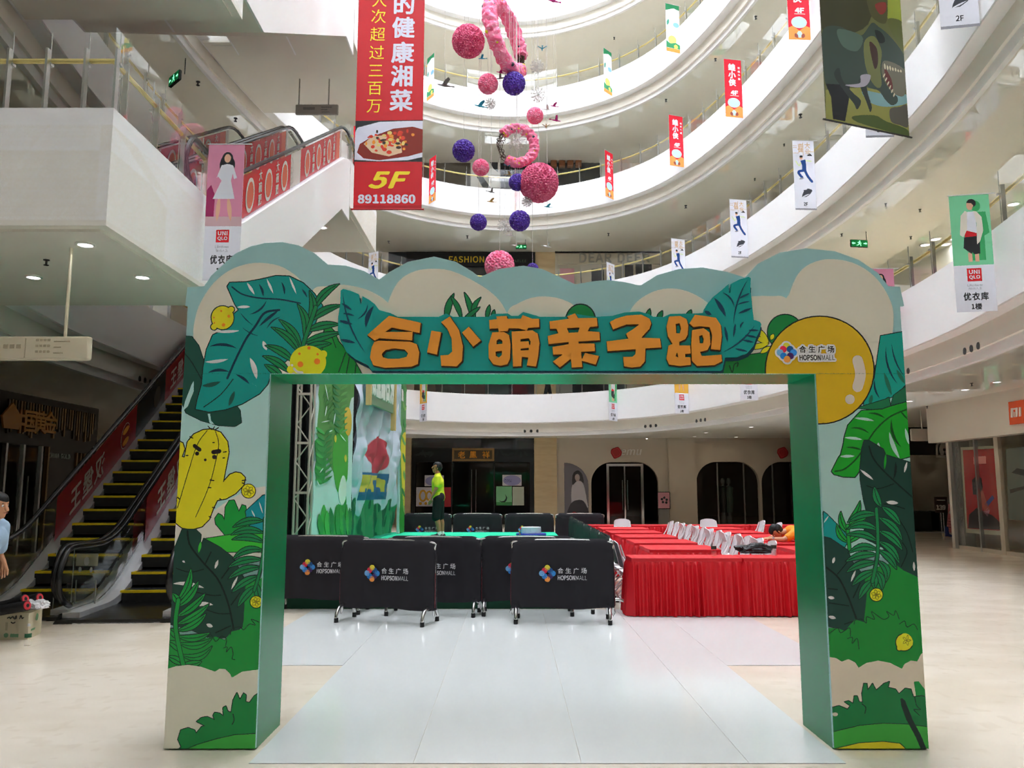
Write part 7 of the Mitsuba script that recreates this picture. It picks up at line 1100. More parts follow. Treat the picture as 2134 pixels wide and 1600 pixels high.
for i in range(9):      # fern along the left rim
    a = 905 + 12.5 * i; kl((668 - i * .8, a), (648 + (i % 2) * 1.5, a - 16 + i * 1.2), 6.5, '#2c8a41' if i % 2 else '#37a04a', .074); kl((668 - i * .8, a + 3), (684, a - 14), 6, '#2a7f3c', .074)
for i in range(8): kl((700, 812 + 13 * i), (684 + i * .6, 800 + 13 * i), 6, '#2d7a44', .076); kl((701, 812 + 13 * i), (716, 803 + 13 * i), 5, '#58984c', .076)
for i in range(7): kl((664 + 2 * i, 830 + 9 * i), (680 + 2 * i, 806 + 9 * i), 5, '#3c7a3a', .072)
for p, q in (((660, 880), (678, 876)), ((668, 800), (675, 835)), ((672, 845), (668, 868)), ((657, 985), (664, 975)), ((650, 1000), (656, 1012)), ((690, 860), (686, 885)), ((676, 900), (684, 896)), ((700, 905), (712, 920))): kl(p, q, 2.2, '#dbe9e6', .079, 'highlight_print')
for i in range(6): kl((662 + 11 * i, 1118), (656 + 12 * i + (i % 2) * 5, 1070 - (i * 7) % 22), 12, ('#2c8437', '#3f9f3f', '#1f6f35')[i % 3], .075)
for i in range(5): kl((706 + 5 * i, 1118), (700 + 7 * i, 1050 + (i % 2) * 20), 7, ('#35913c', '#23763a')[i % 2], .078)
for i in range(8): kl((838, 820 + 36 * i), (832 + (i % 3) * 2, 800 + 36 * i), 4, ('#2f7d3e', '#6aa050')[i % 2], .07, clip=WING2); kl((838, 820 + 36 * i), (845, 805 + 36 * i), 4, ('#3a8a42', '#86b060')[i % 2], .07, clip=WING2)
# crumpled middle cloth
nu, nv = 110, 110; U_, V_ = np.meshgrid(np.linspace(w1 + .03, w2 - .03, nu), np.linspace(.6, TOPZ, nv)); q = np.c_[U_.ravel() * 1.2, V_.ravel() * .8, 0 * U_.ravel()]
fold = .16 * np.abs(np.sin(3.6 * U_ + 2.2 * np.sin(1.1 * V_))).ravel() + .16 * meshkit.noise(q * 2.1, 2) + .12 * np.abs(meshkit.noise(q * 4, 4) - .5)
fold *= np.clip(1.2 - np.abs(V_.ravel() - 3.0) / 3.0, .3, 1)
Pm = K0 + U_.ravel()[:, None] * KU + V_.ravel()[:, None] * V3(0, 0, 1) + (fold[:, None] - .16) * KN
Fm = [f for i in range(nv - 1) for j in range(nu - 1) for f in ([i * nu + j, i * nu + j + 1, (i + 1) * nu + j + 1], [i * nu + j, (i + 1) * nu + j + 1, (i + 1) * nu + j])]
cloth_xy = dict(a=K0, u=KU)
def cloth_col(p, n, uv):
    u = (p.x - float(K0[0])) * float(KU[0]) + (p.y - float(K0[1])) * float(KU[1]); z = p.z; c = mi.Color3f(lin('#c3cde0'))
    f = mikit.noise(u * 3, z * 1.6); gr = mikit.smoothstep(.05, .0, z - (1.05 + .5 * f)); c = c * (1 - gr) + mi.Color3f(lin('#2f7d52')) * gr
    g2 = mikit.smoothstep(.52, .6, mikit.noise(u * 9, z * 2.2)) * gr; c = c * (1 - g2) + mi.Color3f(lin('#0f5438')) * g2
    du, dz = u - float((w1 + w2) / 2 - .2), z - 2.42
    rd = mikit.smoothstep(1, .9, (du / .95) ** 2 + (dz / .42) ** 2 + .5 * mikit.noise(u * 2, z * 2) - .25); c = c * (1 - rd) + mi.Color3f(lin('#b53a4a')) * rd
    bl = mikit.smoothstep(.03, 0, dr.abs(z - 1.72) - .28) * mikit.smoothstep(.05, 0, dr.abs(du + .1) - 1.3); c = c * (1 - bl) + mi.Color3f(lin('#2d5f8c')) * bl
    yl = bl * mikit.smoothstep(.48, .56, mikit.noise(u * 5.5, z * 5)) * mikit.smoothstep(.02, 0, dr.abs(z - 1.78) - .17); return c * (1 - yl) + mi.Color3f(lin('#c9b24a')) * yl
M('backdrop_cloth', cloth_col, .55); sub(k, 'middle_cloth', trimesh.Trimesh(Pm, Fm, process=False), 'mat_backdrop_cloth', True, label='loose crumpled pale blue printed cloth')
tb = thing('title_board', 'small wooden title board with white characters at the top of the stage backdrop', 'sign'); ta, tc = kp(o5([(645, 150)]))[0][0], kp(o5([(905, 200)]))[0][0]; z_ = kp(o5([(780, 255)]))[0][1]
sub(tb, 'board', plate(rect(ta, z_, tc, z_ + 1.25), K0, KU, (0, 0, 1), KN, .06, .16), C('#6f8a6c', .5))
for g in (rect(ta - .12, z_ - .05, ta, z_ + 1.3), rect(tc, z_ - .4, tc + .14, z_ + 1.3)): sub(tb, 'bamboo_post', plate(g, K0, KU, (0, 0, 1), KN, .1, .16), C('#cfae72', .5))
for i, s in enumerate('萌星露台秀'): sub(tb, 'character', plate(at2(text(s, 1, .05, fit=((tc - ta) / 5.6, .95)), ta + (tc - ta) * (i + .5) / 5, z_ + .66), K0, KU, (0, 0, 1), KN, .02, .22), C('#e8eae6', .5))
# truss tower, and added black sheets standing for the dark void behind the backdrop
t = thing('truss_tower', 'pale lattice truss tower behind the left edge of the stage backdrop', 'truss'); tx, ty = float(aty(632, 1000, 13.2)[0]), 13.2; s_ = .11
for a in (-s_, s_):
    for b in (-s_, s_): sub(t, 'chord', cyl((tx + a, ty + b, .55), (tx + a, ty + b, 5.0), .022, 8), M('truss_alu', '#c3bcb0', .4, .4))
zs = np.arange(.6, 4.9, .3)
for i, z in enumerate(zs): e = -s_ if i % 2 else s_; sub(t, 'brace', cyl((tx + e, ty - s_, z), (tx - e, ty - s_, z + .3), .011, 6), 'mat_truss_alu'); sub(t, 'brace', cyl((tx + s_, ty + e, z), (tx + s_, ty - e, z + .3), .011, 6), 'mat_truss_alu')
for z in (1.6, 2.4, 3.2): sub(t, 'cross_bar', B(tx - s_, tx + s_, ty - s_ - .02, ty - s_ + .02, z - .02, z + .02), 'mat_truss_alu')
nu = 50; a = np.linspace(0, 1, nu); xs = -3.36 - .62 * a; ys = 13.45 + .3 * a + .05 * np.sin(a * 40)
Pb = np.vstack([np.c_[xs, ys, 0 * a + .56], np.c_[xs, ys, 0 * a + 4.9]]); one('void_shade_sheet', 'added black sheet for the dark void behind the truss tower by the left pillar', 'curtain', trimesh.Trimesh(np.vstack([Pb, Pb + V3(0, .02, 0)]), [f for i in range(nu - 1) for f in ([i, i + 1, nu + i + 1], [i, nu + i + 1, nu + i], [2 * nu + i, 3 * nu + i + 1, 2 * nu + i + 1], [2 * nu + i, 3 * nu + i, 3 * nu + i + 1])], process=False), M('curtain_black', '#08080a', .9), True)  # added sheet; its black stands in for the shade behind the truss
one('side_void_shade_sheet', 'added black sheet for the dark void along the back of the stage backdrop', 'curtain', B(-3.98, -3.9, 13.7, 21.2, .56, 4.9), 'mat_curtain_black')  # second added sheet, parallel to the backdrop, black in place of shade
# ---------------------------------------------------------------- red skirted tables
M('cloth_red', '#c40c1b', .5)
def skirt(w, d, h, seed, amp=.042):
    per = 2 * (w + d); n = int(per / .0075); rng = np.random.default_rng(seed); rows = np.array([h - .008, h - .06, h * .75, h * .5, h * .25, .012]); V = []
    ph = np.cumsum(np.interp(np.arange(n), np.arange(0, n + 9, 9), rng.uniform(.2, .8, n // 9 + 2)[:len(np.arange(0, n + 9, 9))])); am = amp * (.35 + .9 * meshkit.noise(np.c_[np.arange(n) * .07, np.zeros(n), np.zeros(n)], seed))
    for r, z in enumerate(rows):
        k = (1 - z / h) ** .5 * 1.0 + .15 * (r > 0)
        for i in range(n):
            s = i / n * per
            if s < w: p, nn = (-w / 2 + s, -d / 2), (0, -1)
            elif s < w + d: p, nn = (w / 2, -d / 2 + s - w), (1, 0)
            elif s < 2 * w + d: p, nn = (w / 2 - (s - w - d), d / 2), (0, 1)
            else: p, nn = (-w / 2, d / 2 - (s - 2 * w - d)), (-1, 0)
            o = (am[i] * (math.sin(ph[i]) + 1) * k + .02 * (1 - z / h)) * (r > 0) + .012; V.append((p[0] + nn[0] * o, p[1] + nn[1] * o, z))
    F = [f for r in range(len(rows) - 1) for i in range(n) for f in ([r * n + i, (r + 1) * n + i, (r + 1) * n + (i + 1) % n], [r * n + i, (r + 1) * n + (i + 1) % n, r * n + (i + 1) % n])]
    return trimesh.Trimesh(V, F, process=False)
def table_kit(w, d, seed):
    top = RB(-w / 2 - .015, w / 2 + .015, -d / 2 - .015, d / 2 + .015, .70, .755, .012)
    return [('cloth_top', mikit.ply(top, 'mat_cloth_red')), ('pleated_skirt', mikit.ply(skirt(w, d, .715, seed), 'mat_cloth_red', True)), ('leg', mikit.ply(B(-w / 2 + .04, -w / 2 + .08, -d / 2 + .04, -d / 2 + .08, 0, .7), 'mat_steel')), ('leg', mikit.ply(B(w / 2 - .08, w / 2 - .04, -d / 2 + .04, -d / 2 + .08, 0, .7), 'mat_steel')), ('leg', mikit.ply(B(-w / 2 + .04, -w / 2 + .08, d / 2 - .08, d / 2 - .04, 0, .7), 'mat_steel')), ('leg', mikit.ply(B(w / 2 - .08, w / 2 - .04, d / 2 - .08, d / 2 - .04, 0, .7), 'mat_steel'))]
TK = {'long': table_kit(1.44, .5, 1), 'side': table_kit(1.06, .95, 2)}
def table(x, y, kit, label):
    t = thing('skirted_table', label, 'table', 'red skirted tables'); W = place(x, y, 0)
    for n, d in TK[kit]: sub(t, n, d, None, to_world=W)
table(2.31, 11.14, 'long', 'front red skirted table beside the barriers'); table(3.80, 11.14, 'long', 'front red skirted table holding the black bag, beside the right pillar')
nth = ('first', 'second', 'third', 'fourth', 'fifth', 'last')
for i, y in enumerate((12.9, 14.45, 16.1, 17.7, 19.3)): table(2.62, y, 'side', 'red skirted table in the left column, %s behind the front table' % nth[i])
for i, y in enumerate((12.7, 14.3, 16.1, 17.7, 19.3)): table(4.78, y, 'side', 'red skirted table in the right column, %s behind the front tables' % nth[i])
for i, x in enumerate((1.7, 3.2, 4.7, 6.2)): table(x + .6, 21.0, 'long', 'red skirted table of the rearmost cross row, %s from the left' % nth[i])
# ---------------------------------------------------------------- white folding chairs
M('chair_white', '#e2e2e6', .4)
def chair_kit():
    seat = RB(-.2, .2, -.2, .2, .43, .455, .02); back = []
    nu_, nv_ = 9, 6; P = []
    for s in (0, 1):
        for i in range(nv_):
            for j in range(nu_):
                a, b = -1 + 2 * j / (nu_ - 1), i / (nv_ - 1); wd = .215 * (1 - .18 * b ** 4); P.append((a * wd, .235 + .09 * b + .03 * (1 - a * a) + s * .016, .56 + .37 * b - .03 * (a * a) * b))
    n = nu_ * nv_; F = []
    for s in (0, 1):
        for i in range(nv_ - 1):
            for j in range(nu_ - 1): q = s * n + i * nu_ + j; f = [[q, q + 1, q + nu_ + 1], [q, q + nu_ + 1, q + nu_]]; F += f if s == 0 else [x[::-1] for x in f]
    for i in range(nv_ - 1):
        for j in (0, nu_ - 1): a, b = i * nu_ + j, n + i * nu_ + j; F += [[a, b, b + nu_], [a, b + nu_, a + nu_]]
    for j in range(nu_ - 1):
        for i in (0, nv_ - 1): a, b = i * nu_ + j, n + i * nu_ + j; F += [[a, a + 1, b + 1], [a, b + 1, b]]
    K = [('seat', mikit.ply(seat, 'mat_chair_white')), ('backrest', mikit.ply(trimesh.Trimesh(P, F, process=False), 'mat_chair_white', 50))]
    for s in (-1, 1):
        K.append(('long_leg', mikit.ply(tube([(s * .215, -.26, 0), (s * .215, .06, .42), (s * .205, .25, .72), (s * .19, .30, .88)], .013, 7), 'mat_chair_white', 40))); K.append(('short_leg', mikit.ply(tube([(s * .19, .24, 0), (s * .19, -.17, .44)], .012, 7), 'mat_chair_white', 40)))
    K.append(('crossbar', mikit.ply(J([cyl((-.2, -.2, .08), (.2, -.2, .08), .009, 7)]), 'mat_chair_white'))); K.append(('crossbar', mikit.ply(J([cyl((-.19, .2, .05), (.19, .2, .05), .009, 7)]), 'mat_chair_white')))
    return K
CK = chair_kit(); ci = 0
def chair(x, y, rz, label, grp):
    t = thing('folding_chair', label, 'chair', grp); W = place(x, y, 0, rz)
    for n, d in CK: sub(t, n, d, None, to_world=W)
# a chair faces -y when rz = 0; +90 faces +x, -90 faces -x
for i, y in enumerate((11.72, 12.3, 12.9, 13.5, 14.2, 14.8, 15.8, 16.4)): chair(1.82, y, 90, 'white folding chair between side barriers and left table column, %s from the front' % ('first', 'second', 'third', 'fourth', 'fifth', 'sixth', 'seventh', 'eighth')[i], 'white chairs left of the left table column')
for i, y in enumerate((11.75, 12.35, 12.95, 13.55, 14.15, 14.75, 15.35, 15.95, 16.55, 17.2, 17.85, 18.5, 19.1)): chair(3.40, y, -90, 'white folding chair right of the left table column, %s from the front' % ('first', 'second', 'third', 'fourth', 'fifth', 'sixth', 'seventh', 'eighth', 'ninth', 'tenth', 'eleventh', 'twelfth', 'last')[i], 'white chairs right of the left table column')
for i, y in enumerate((12.5, 13.3, 14.4, 15.5, 16.6, 17.8)): chair(4.02, y, 90, 'white folding chair left of the right table column, %s from the front' % nth[i], 'white chairs left of the right table column')
for i, y in enumerate((16.2, 17.0, 18.2, 19.4)): chair(5.62, y, -90, 'white folding chair at the far right of the tables, %s counted from the front' % nth[i], 'white chairs right of the right table column')
for i, (x, y) in enumerate(((2.75, 20.1), (4.9, 20.1))): chair(x, y, 0, ('white folding chair at the far end of the left table column', 'white folding chair at the far end of the right table column')[i], 'white chairs at the table ends')
# ---------------------------------------------------------------- things on the tables and on the floor
scene['mat_pet'] = {'type': 'thindielectric', 'int_ior': 1.33}
M('cap_white', '#e4e4e6', .4); M('label_dark', '#2b3a33', .5); M('label_green', '#1f5a3a', .5); M('label_red', '#b02a2a', .5)
def bottle(x, y, z, s, label, lab):
    t = thing('water_bottle', label, 'bottle'); P = [(0, 0), (.030, 0), (.033, .01), (.033, .075), (.031, .08), (.033, .085), (.033, .135), (.026, .165), (.013, .19), (.013, .205)]
    sub(t, 'body', lathe([(a * s, b * s) for a, b in P], 20, (x, y, z)), 'mat_pet', 40); sub(t, 'label_band', lathe([(.0336 * s, .085 * s), (.0336 * s, .128 * s)], 20, (x, y, z)), lab); sub(t, 'cap', lathe([(0, .225 * s), (.0155 * s, .225 * s), (.0155 * s, .2 * s), (.0, .2 * s)], 16, (x, y, z)), 'mat_cap_white')
    sub(t, 'water', lathe([(0, .002), (.029 * s, .002), (.031 * s, .012), (.031 * s, .06 * s), (0, .06 * s)], 16, (x, y, z)), 'mat_clear')
p = atz(1488, 1158, .757); bottle(p[0], p[1], .757, 1.05, 'clear water bottle with a dark label on the front red table left of the bag', 'mat_label_dark'); p = atz(1613, 1157, .757); bottle(p[0], p[1], .757, 1.1, 'clear water bottle right of the black bag, with a red printed foot', 'mat_label_dark')
p = atz(57, 1345, 0); bottle(p[0], p[1], 0, 1.0, 'clear water bottle with a green label standing in front of the cardboard box', 'mat_label_green')
k = thing('black_bag', 'crumpled black bag lying on the front red table', 'bag'); b = trimesh.creation.icosphere(subdivisions=5); v = b.vertices; q = .75 + .45 * meshkit.noise(v * 2.2, 8) + .18 * np.abs(meshkit.noise(v * 6, 3) - .5); p = atz(1575, 1153, .757)
v = v * q[:, None] * V3(.26, .12, .085); v[:, 2] = np.maximum(v[:, 2], -.05); b.vertices = v + V3(p[0], p[1] + .06, .757 + .05); sub(k, 'body', b, M('bag_black', '#0c0c0d', .35), 40); sub(k, 'strap', tube(sm([(p[0] - .2, p[1] - .05, .78), (p[0] - .1, p[1] - .07, .83), (p[0] + .05, p[1] - .06, .85), (p[0] + .18, p[1] - .04, .8)], 5, False), .01, 6), 'mat_bag_black')
# the cardboard box with rollers
M('carton', '#cfc6aa', .7); M('carton_ink', '#2a2a28', .7); M('carton_green', '#6f9a72', .7)
k = thing('cardboard_box', 'open cream cardboard box with green print standing at the left edge', 'box'); c0, c1 = atz(57, 1333, 0), atz(85, 1319, 0); fu = V3(-1, -.03, 0); fu /= np.linalg.norm(fu); su = (c1 - c0) / np.linalg.norm(c1 - c0); sl = np.linalg.norm(c1 - c0); H_ = .285
def wallp(a, b, t=.006): n = np.cross(b - a, [0, 0, 1]); n /= np.linalg.norm(n); v = [a, b, b + V3(0, 0, H_), a + V3(0, 0, H_)]; v = np.array(v + [x - n * t for x in v]); return trimesh.convex.convex_hull(v)
cA, cB, cC, cD = c0, c0 + su * sl, c0 + su * sl + fu * .62, c0 + fu * .62
for a, b in ((cD, cA), (cA, cB), (cB, cC), (cC, cD)): sub(k, 'side', wallp(a, b), 'mat_carton')
sub(k, 'bottom', trimesh.convex.convex_hull(np.array([x + V3(0, 0, z) for x in (cA, cB, cC, cD) for z in (0, .006)])), 'mat_carton')
fN = V3(fu[1], -fu[0], 0); fN = fN if fN[1] < 0 else -fN
def boxprint(g, m, n='print'): sub(k, n, plate(g, c0, -fu, (0, 0, 1), fN, .001, .001), m)
boxprint(disc(-.235, .05, .025), 'mat_carton_green'); boxprint(rect(-.19, .03, -.1, .065), 'mat_carton_green'); boxprint(rect(-.25, .1, -.225, .19), C('#b3ab8c')); boxprint(union_all([stroke(s, .012) for s in ([(-.235, .235), (-.215, .245), (-.2, .23), (-.18, .25), (-.165, .232)], [(-.155, .225), (-.14, .26), (-.14, .228)], [(-.1, .228), (-.09, .262), (-.075, .232), (-.06, .24)], [(-.19, .19), (-.17, .18), (-.15, .19)])]), 'mat_carton_ink', 'handwriting')
sN = np.cross(su, [0, 0, 1]); sN = sN if sN[0] > 0 else -sN
sub(k, 'print', plate(disc(sl * .6, .21, .04), c0, su, (0, 0, 1), sN, .001, .001), 'mat_carton_green'); sub(k, 'print', plate(rect(sl * .2, .08, sl * .5, .1), c0, su, (0, 0, 1), sN, .001, .001), 'mat_carton_green')
M('roll_black', '#0d0d10', .6); M('roll_red', '#c4323e', .5)
def roll(px, py, y, L, ang, label):
    e = aty(px, py, y); d = V3(-math.cos(ang), .25, math.sin(ang)); d /= np.linalg.norm(d); t = thing('black_roll', label, 'roll'); sub(t, 'roll_body', cyl(e, e + d * L, .055, 20), 'mat_roll_black', 40); sub(t, 'red_end', cyl(e - d * .012, e + d * .004, .045, 20), 'mat_roll_red', 40); sub(t, 'core_hole', cyl(e - d * .014, e - d * .008, .02, 12), 'mat_roll_black')
roll(52, 1248, 9.15, .5, -.32, 'black roll with a red end, upper left of the three in the cardboard box'); roll(82, 1245, 9.45, .55, -.22, 'black roll with a red end, farthest right of the three in the cardboard box'); roll(56, 1262, 9.0, .5, -.18, 'black roll with a red end, lowest of the three in the cardboard box')
b = trimesh.creation.icosphere(subdivisions=5); v = b.vertices; q = .7 + .5 * meshkit.noise(v * 2.6, 21) + .25 * np.abs(meshkit.noise(v * 7, 5) - .5); p = c0 + su * sl * .55 + V3(0, 0, H_ + .02); v = v * q[:, None] * V3(.11, .13, .09); v[:, 2] = np.where(v[:, 2] < 0, v[:, 2] * .35, v[:, 2]); b.vertices = v + p + V3(.0, 0, .02)
one('plastic_bag', 'crumpled white plastic bag lying over the right corner of the cardboard box', 'bag', b, M('bag_white', '#e8e8ec', .4), 30)
# mats and boards at the foot of the escalators
q = [atz(a, b, 0) for a, b in ((70, 1262), (345, 1257), (338, 1259), (272, 1284), (86, 1283))]
one('entrance_mat', 'dark grey mat at the foot of the escalators', 'mat', slab(Polygon([(-8.2, 11.6), (-4.75, 11.6), (-4.75, 11.3), tuple(atz(272, 1284, 0)[:2]), tuple(atz(86, 1283, 0)[:2]), (-8.2, 10.5)]), .0005, .012), M('mat_dark', '#3a3a3d', .8))
one('wooden_strip', 'tan wooden strip lying across the dark escalator mat', 'strip', plate(PG([tuple(atz(a, b, .013)[:2]) for a, b in ((92, 1276), (100, 1275), (158, 1259), (148, 1259))]), (0, 0, .0125), (1, 0, 0), (0, 1, 0), (0, 0, 1), .006), 'mat_travertine')
p = atz(341, 1262, 0); one('wooden_block', 'small pale wooden block on the floor beside the left archway pillar', 'block', RB(p[0] - .09, p[0] + .1, p[1], p[1] + .15, 0, .085, .006), M('pale_wood', '#d8c3a0', .5))
t = thing('notice_stand', 'clear acrylic notice stand with a pale notice between the escalators', 'notice'); y = 11.2; g = frect(171, 1140, 216, 1208, y); sub(t, 'acrylic_panel', fplate(g, y, .0006), 'mat_glass'); sub(t, 'notice', fplate(frect(171, 1153, 216, 1179, y), y - .01, .003), M('notice_grey', '#a9a68e', .6)); sub(t, 'notice_figure', fplate(disc(fx(193, y), fz(1169, y), .035, .06), y - .014, .002), 'mat_hoarding')
for a, b in ((180, 1186), (203, 1187)): sub(t, 'notice_figure', fplate(disc(fx(a, y), fz(b, y), .02, .035), y - .01, .003), 'mat_hoarding')
for px in (173, 214): sub(t, 'leg', cyl((fx(px, y), y, 0), (fx(px, y), y, fz(1208, y)), .008), 'mat_steel')
t = thing('clear_panel', 'plain clear acrylic safety panel left of the pale notice', 'panel'); g = frect(128, 1139, 166, 1216, y); sub(t, 'sheet', fplate(g, y, .0006), 'mat_glass')
for px in (129, 165): sub(t, 'post', cyl((fx(px, y), y, 0), (fx(px, y), y, fz(1139, y)), .006), 'mat_steel')
# ---------------------------------------------------------------- people
M('skin', '#a8714f', .55); M('skin_light', '#c08a68', .55); M('hair', '#0d0b0a', .6); M('shirt_yellow', '#d9e02c', .75); M('shirt_blue', '#a9c4e0', .75); M('shirt_orange', '#ef8f1a', .75); M('cloth_black', '#08080a', .8); M('shoe_dark', '#1c1c1e', .5); M('sock', '#e6e6e6', .8); M('eye_white', '#e9e6e0', .4)
def blob(bones, fine=.03, smooth_n=8):
    """one continuous surface over bones ((p, r), (q, s))"""
    out = manifold3d.Manifold()
    for (p, r), (q, s) in bones:
        a = manifold3d.Manifold.sphere(r, 20).translate(tuple(map(float, p))); b = manifold3d.Manifold.sphere(s, 20).translate(tuple(map(float, q))); out = out + manifold3d.Manifold.batch_hull([a, b])
    mm = out.refine_to_length(fine).to_mesh(); m = trimesh.Trimesh(mm.vert_properties[:, :3], mm.tri_verts); trimesh.smoothing.filter_taubin(m, iterations=smooth_n); return m
def hand_bones(w, d, n, s=1.0, curl=.35):
    """palm at the wrist w, pointing along d, palm normal n"""
    d, n = V3(*d), V3(*n); d /= np.linalg.norm(d); side = np.cross(n, d); side /= np.linalg.norm(side); w = V3(*w); c = w + d * .085 * s; B_ = [((w, .024 * s), (w + d * .05 * s + side * .016 * s, .022 * s)), ((w, .024 * s), (w + d * .05 * s - side * .016 * s, .022 * s))]
    for k, L in zip((-1.5, -.5, .5, 1.5), (.062, .075, .07, .052)):
        a = c + side * k * .021 * s - d * .012 * s; b = a + (d + n * curl * .5) * L * .5 * s; e = b + (d * .8 + n * curl * 1.6) * L * .5 * s; B_ += [((w + d * .03 * s, .018 * s), (a, .0115 * s)), ((a, .011 * s), (b, .0095 * s)), ((b, .0095 * s), (e, .0078 * s))]
    a = w + d * .03 * s - side * .03 * s; b = a + (d * .7 - side * .7) * .035 * s; return B_ + [((w + d * .02 * s, .018 * s), (a, .013 * s)), ((a, .012 * s), (b, .0105 * s)), ((b, .0105 * s), (b + (d + n * .3) * .03 * s, .009 * s))]
def head_bones(c, f, up=(0, 0, 1)):
    f, up = V3(*f), V3(*up); f /= np.linalg.norm(f); s = np.cross(f, up); c = V3(*c)
    return [((c + up * .035 - f * .012, .088), (c + up * .035 + f * .012, .086)), ((c + up * .0 + f * .02, .072), (c - up * .085 + f * .045, .04)), ((c - up * .07 + f * .055, .034), (c - up * .09 + f * .052, .03)), ((c + up * .02 + f * .09, .016), (c - up * .025 + f * .112, .0165)), ((c - up * .055 + f * .085, .018), (c - up * .06 + f * .083, .018)),
            ((c + s * .086 - up * .0 - f * .01, .014), (c + s * .088 - up * .04 - f * .005, .011)), ((c - s * .086 - up * .0 - f * .01, .014), (c - s * .088 - up * .04 - f * .005, .011))]
def head_parts(t, c, f, up=(0, 0, 1), hairm='mat_hair'):
    f, up = V3(*f), V3(*up); f /= np.linalg.norm(f); s = np.cross(f, up); c = V3(*c)
    h = blob([((c + up * .062 - f * .018, .089), (c + up * .068 + f * .03, .072)), ((c + up * .03 - f * .045, .082), (c - up * .03 - f * .055, .055)), ((c + up * .03 + s * .03 - f * .02, .066), (c + up * .0 + s * .035 - f * .025, .055)), ((c + up * .03 - s * .03 - f * .02, .066), (c + up * .0 - s * .035 - f * .025, .055))], .02, 6); sub(t, 'hair', h, hairm, True)
    for e in (-1, 1):
        q = c + up * .012 + f * .083 + s * e * .032; o = trimesh.creation.icosphere(subdivisions=2, radius=.0115); o.apply_translation(q); y = sub(t, 'eye', o, 'mat_eye_white', True); o = trimesh.creation.icosphere(subdivisions=2, radius=.006); o.apply_translation(q + f * .0075); sub(y, 'pupil', o, 'mat_hair', True)
        b = q + up * .022 + f * .006; sub(t, 'eyebrow', tube([b - s * .014, b + up * .004, b + s * .014], .0035, 5), hairm)
    m = c - up * .056 + f * .102; sub(t, 'mouth', tube([m - s * .02, m + f * .002, m + s * .02], .0045, 5), M('lip', '#7a3f36', .5))
# the man in yellow on the stage, in profile facing left, looking up at the backdrop
ox, oy, oz_ = float(aty(912, 1100, 18.9)[0]), 18.9, .55
P = lambda x, y, z: V3(ox + x, oy + y, oz_ + z)
t = thing('person', 'man in a bright yellow t-shirt and black shorts standing on the green stage', 'person')
f = V3(-.93, -.1, .18); hd = P(-.03, 0, 1.60)
body = [((P(0, 0, 1.0), .12), (P(-.01, 0, 1.25), .13)), ((P(.02, 0, .95), .125), (P(0, 0, 1.1), .12)), ((P(0, 0, 1.38), .075), (P(-.03, 0, 1.56), .055)), ((P(0, -.16, 1.38), .065), (P(0, .16, 1.38), .065)), ((P(0, -.09, 1.25), .11), (P(0, .09, 1.25), .11))]
for s in (-1, 1):
    kx, ax = (-.03, .05) if s < 0 else (.04, .10)
    body += [((P(.02, s * .09, .92), .10), (P(kx, s * .09, .5), .062)), ((P(kx, s * .09, .5), .06), (P(kx + .05, s * .09, .32), .062)), ((P(kx + .05, s * .09, .32), .06), (P(ax, s * .09, .09), .038)), ((P(ax + .02, s * .09, .05), .042), (P(ax - .15, s * .1, .03), .03))]
    el = P(-.02 if s < 0 else .03, s * .25, 1.12); wr = P(-.14 if s < 0 else -.08, s * .24, .90)
    body += [((P(.01, s * .20, 1.37), .056), (el, .043)), ((el, .042), (wr, .028))] + hand_bones(wr, (-.25, 0, -1), (-.6, -s * .6, 0))
body += head_bones(hd, f, (.18, 0, .98)); sub(t, 'body', blob(body, .022), 'mat_skin', True); head_parts(t, hd, f, (.18, 0, .98))
sh = [((P(.02, 0, .93), .145), (P(0, 0, 1.08), .14)), ((P(0, -.06, .95), .13), (P(0, .06, .95), .13)), ((P(0, -.08, 1.25), .13), (P(0, .08, 1.25), .13)), ((P(0, 0, 1.0), .14), (P(-.01, 0, 1.28), .145)), ((P(0, -.17, 1.375), .075), (P(0, .17, 1.375), .075)), ((P(-.01, 0, 1.4), .085), (P(-.01, 0, 1.44), .075))]
for s in (-1, 1): sh += [((P(.01, s * .20, 1.37), .072), (P(-.005, s * .235, 1.2), .068))]
sub(t, 'shirt', blob(sh, .03), 'mat_shirt_yellow', True, label='bright yellow t-shirt')
so = [((P(.02, -.05, .93), .14), (P(.02, .05, .93), .14))]
for s in (-1, 1): kx = -.03 if s < 0 else .04; so += [((P(.02, s * .085, .9), .125), (P(kx, s * .095, .47), .1))]
sub(t, 'shorts', blob(so, .03), 'mat_cloth_black', True, label='black knee length shorts')
for s in (-1, 1): ax = .05 if s < 0 else .10; sub(t, 'shoe', blob([((P(ax + .03, s * .09, .045), .047), (P(ax - .17, s * .1, .036), .037)), ((P(ax + .03, s * .09, .05), .045), (P(ax - .05, s * .095, .06), .045))], .02), 'mat_shoe_dark', True); sub(t, 'sock', blob([((P(ax + .0, s * .09, .08), .05), (P(ax, s * .09, .13), .045))], .02), 'mat_sock', True)
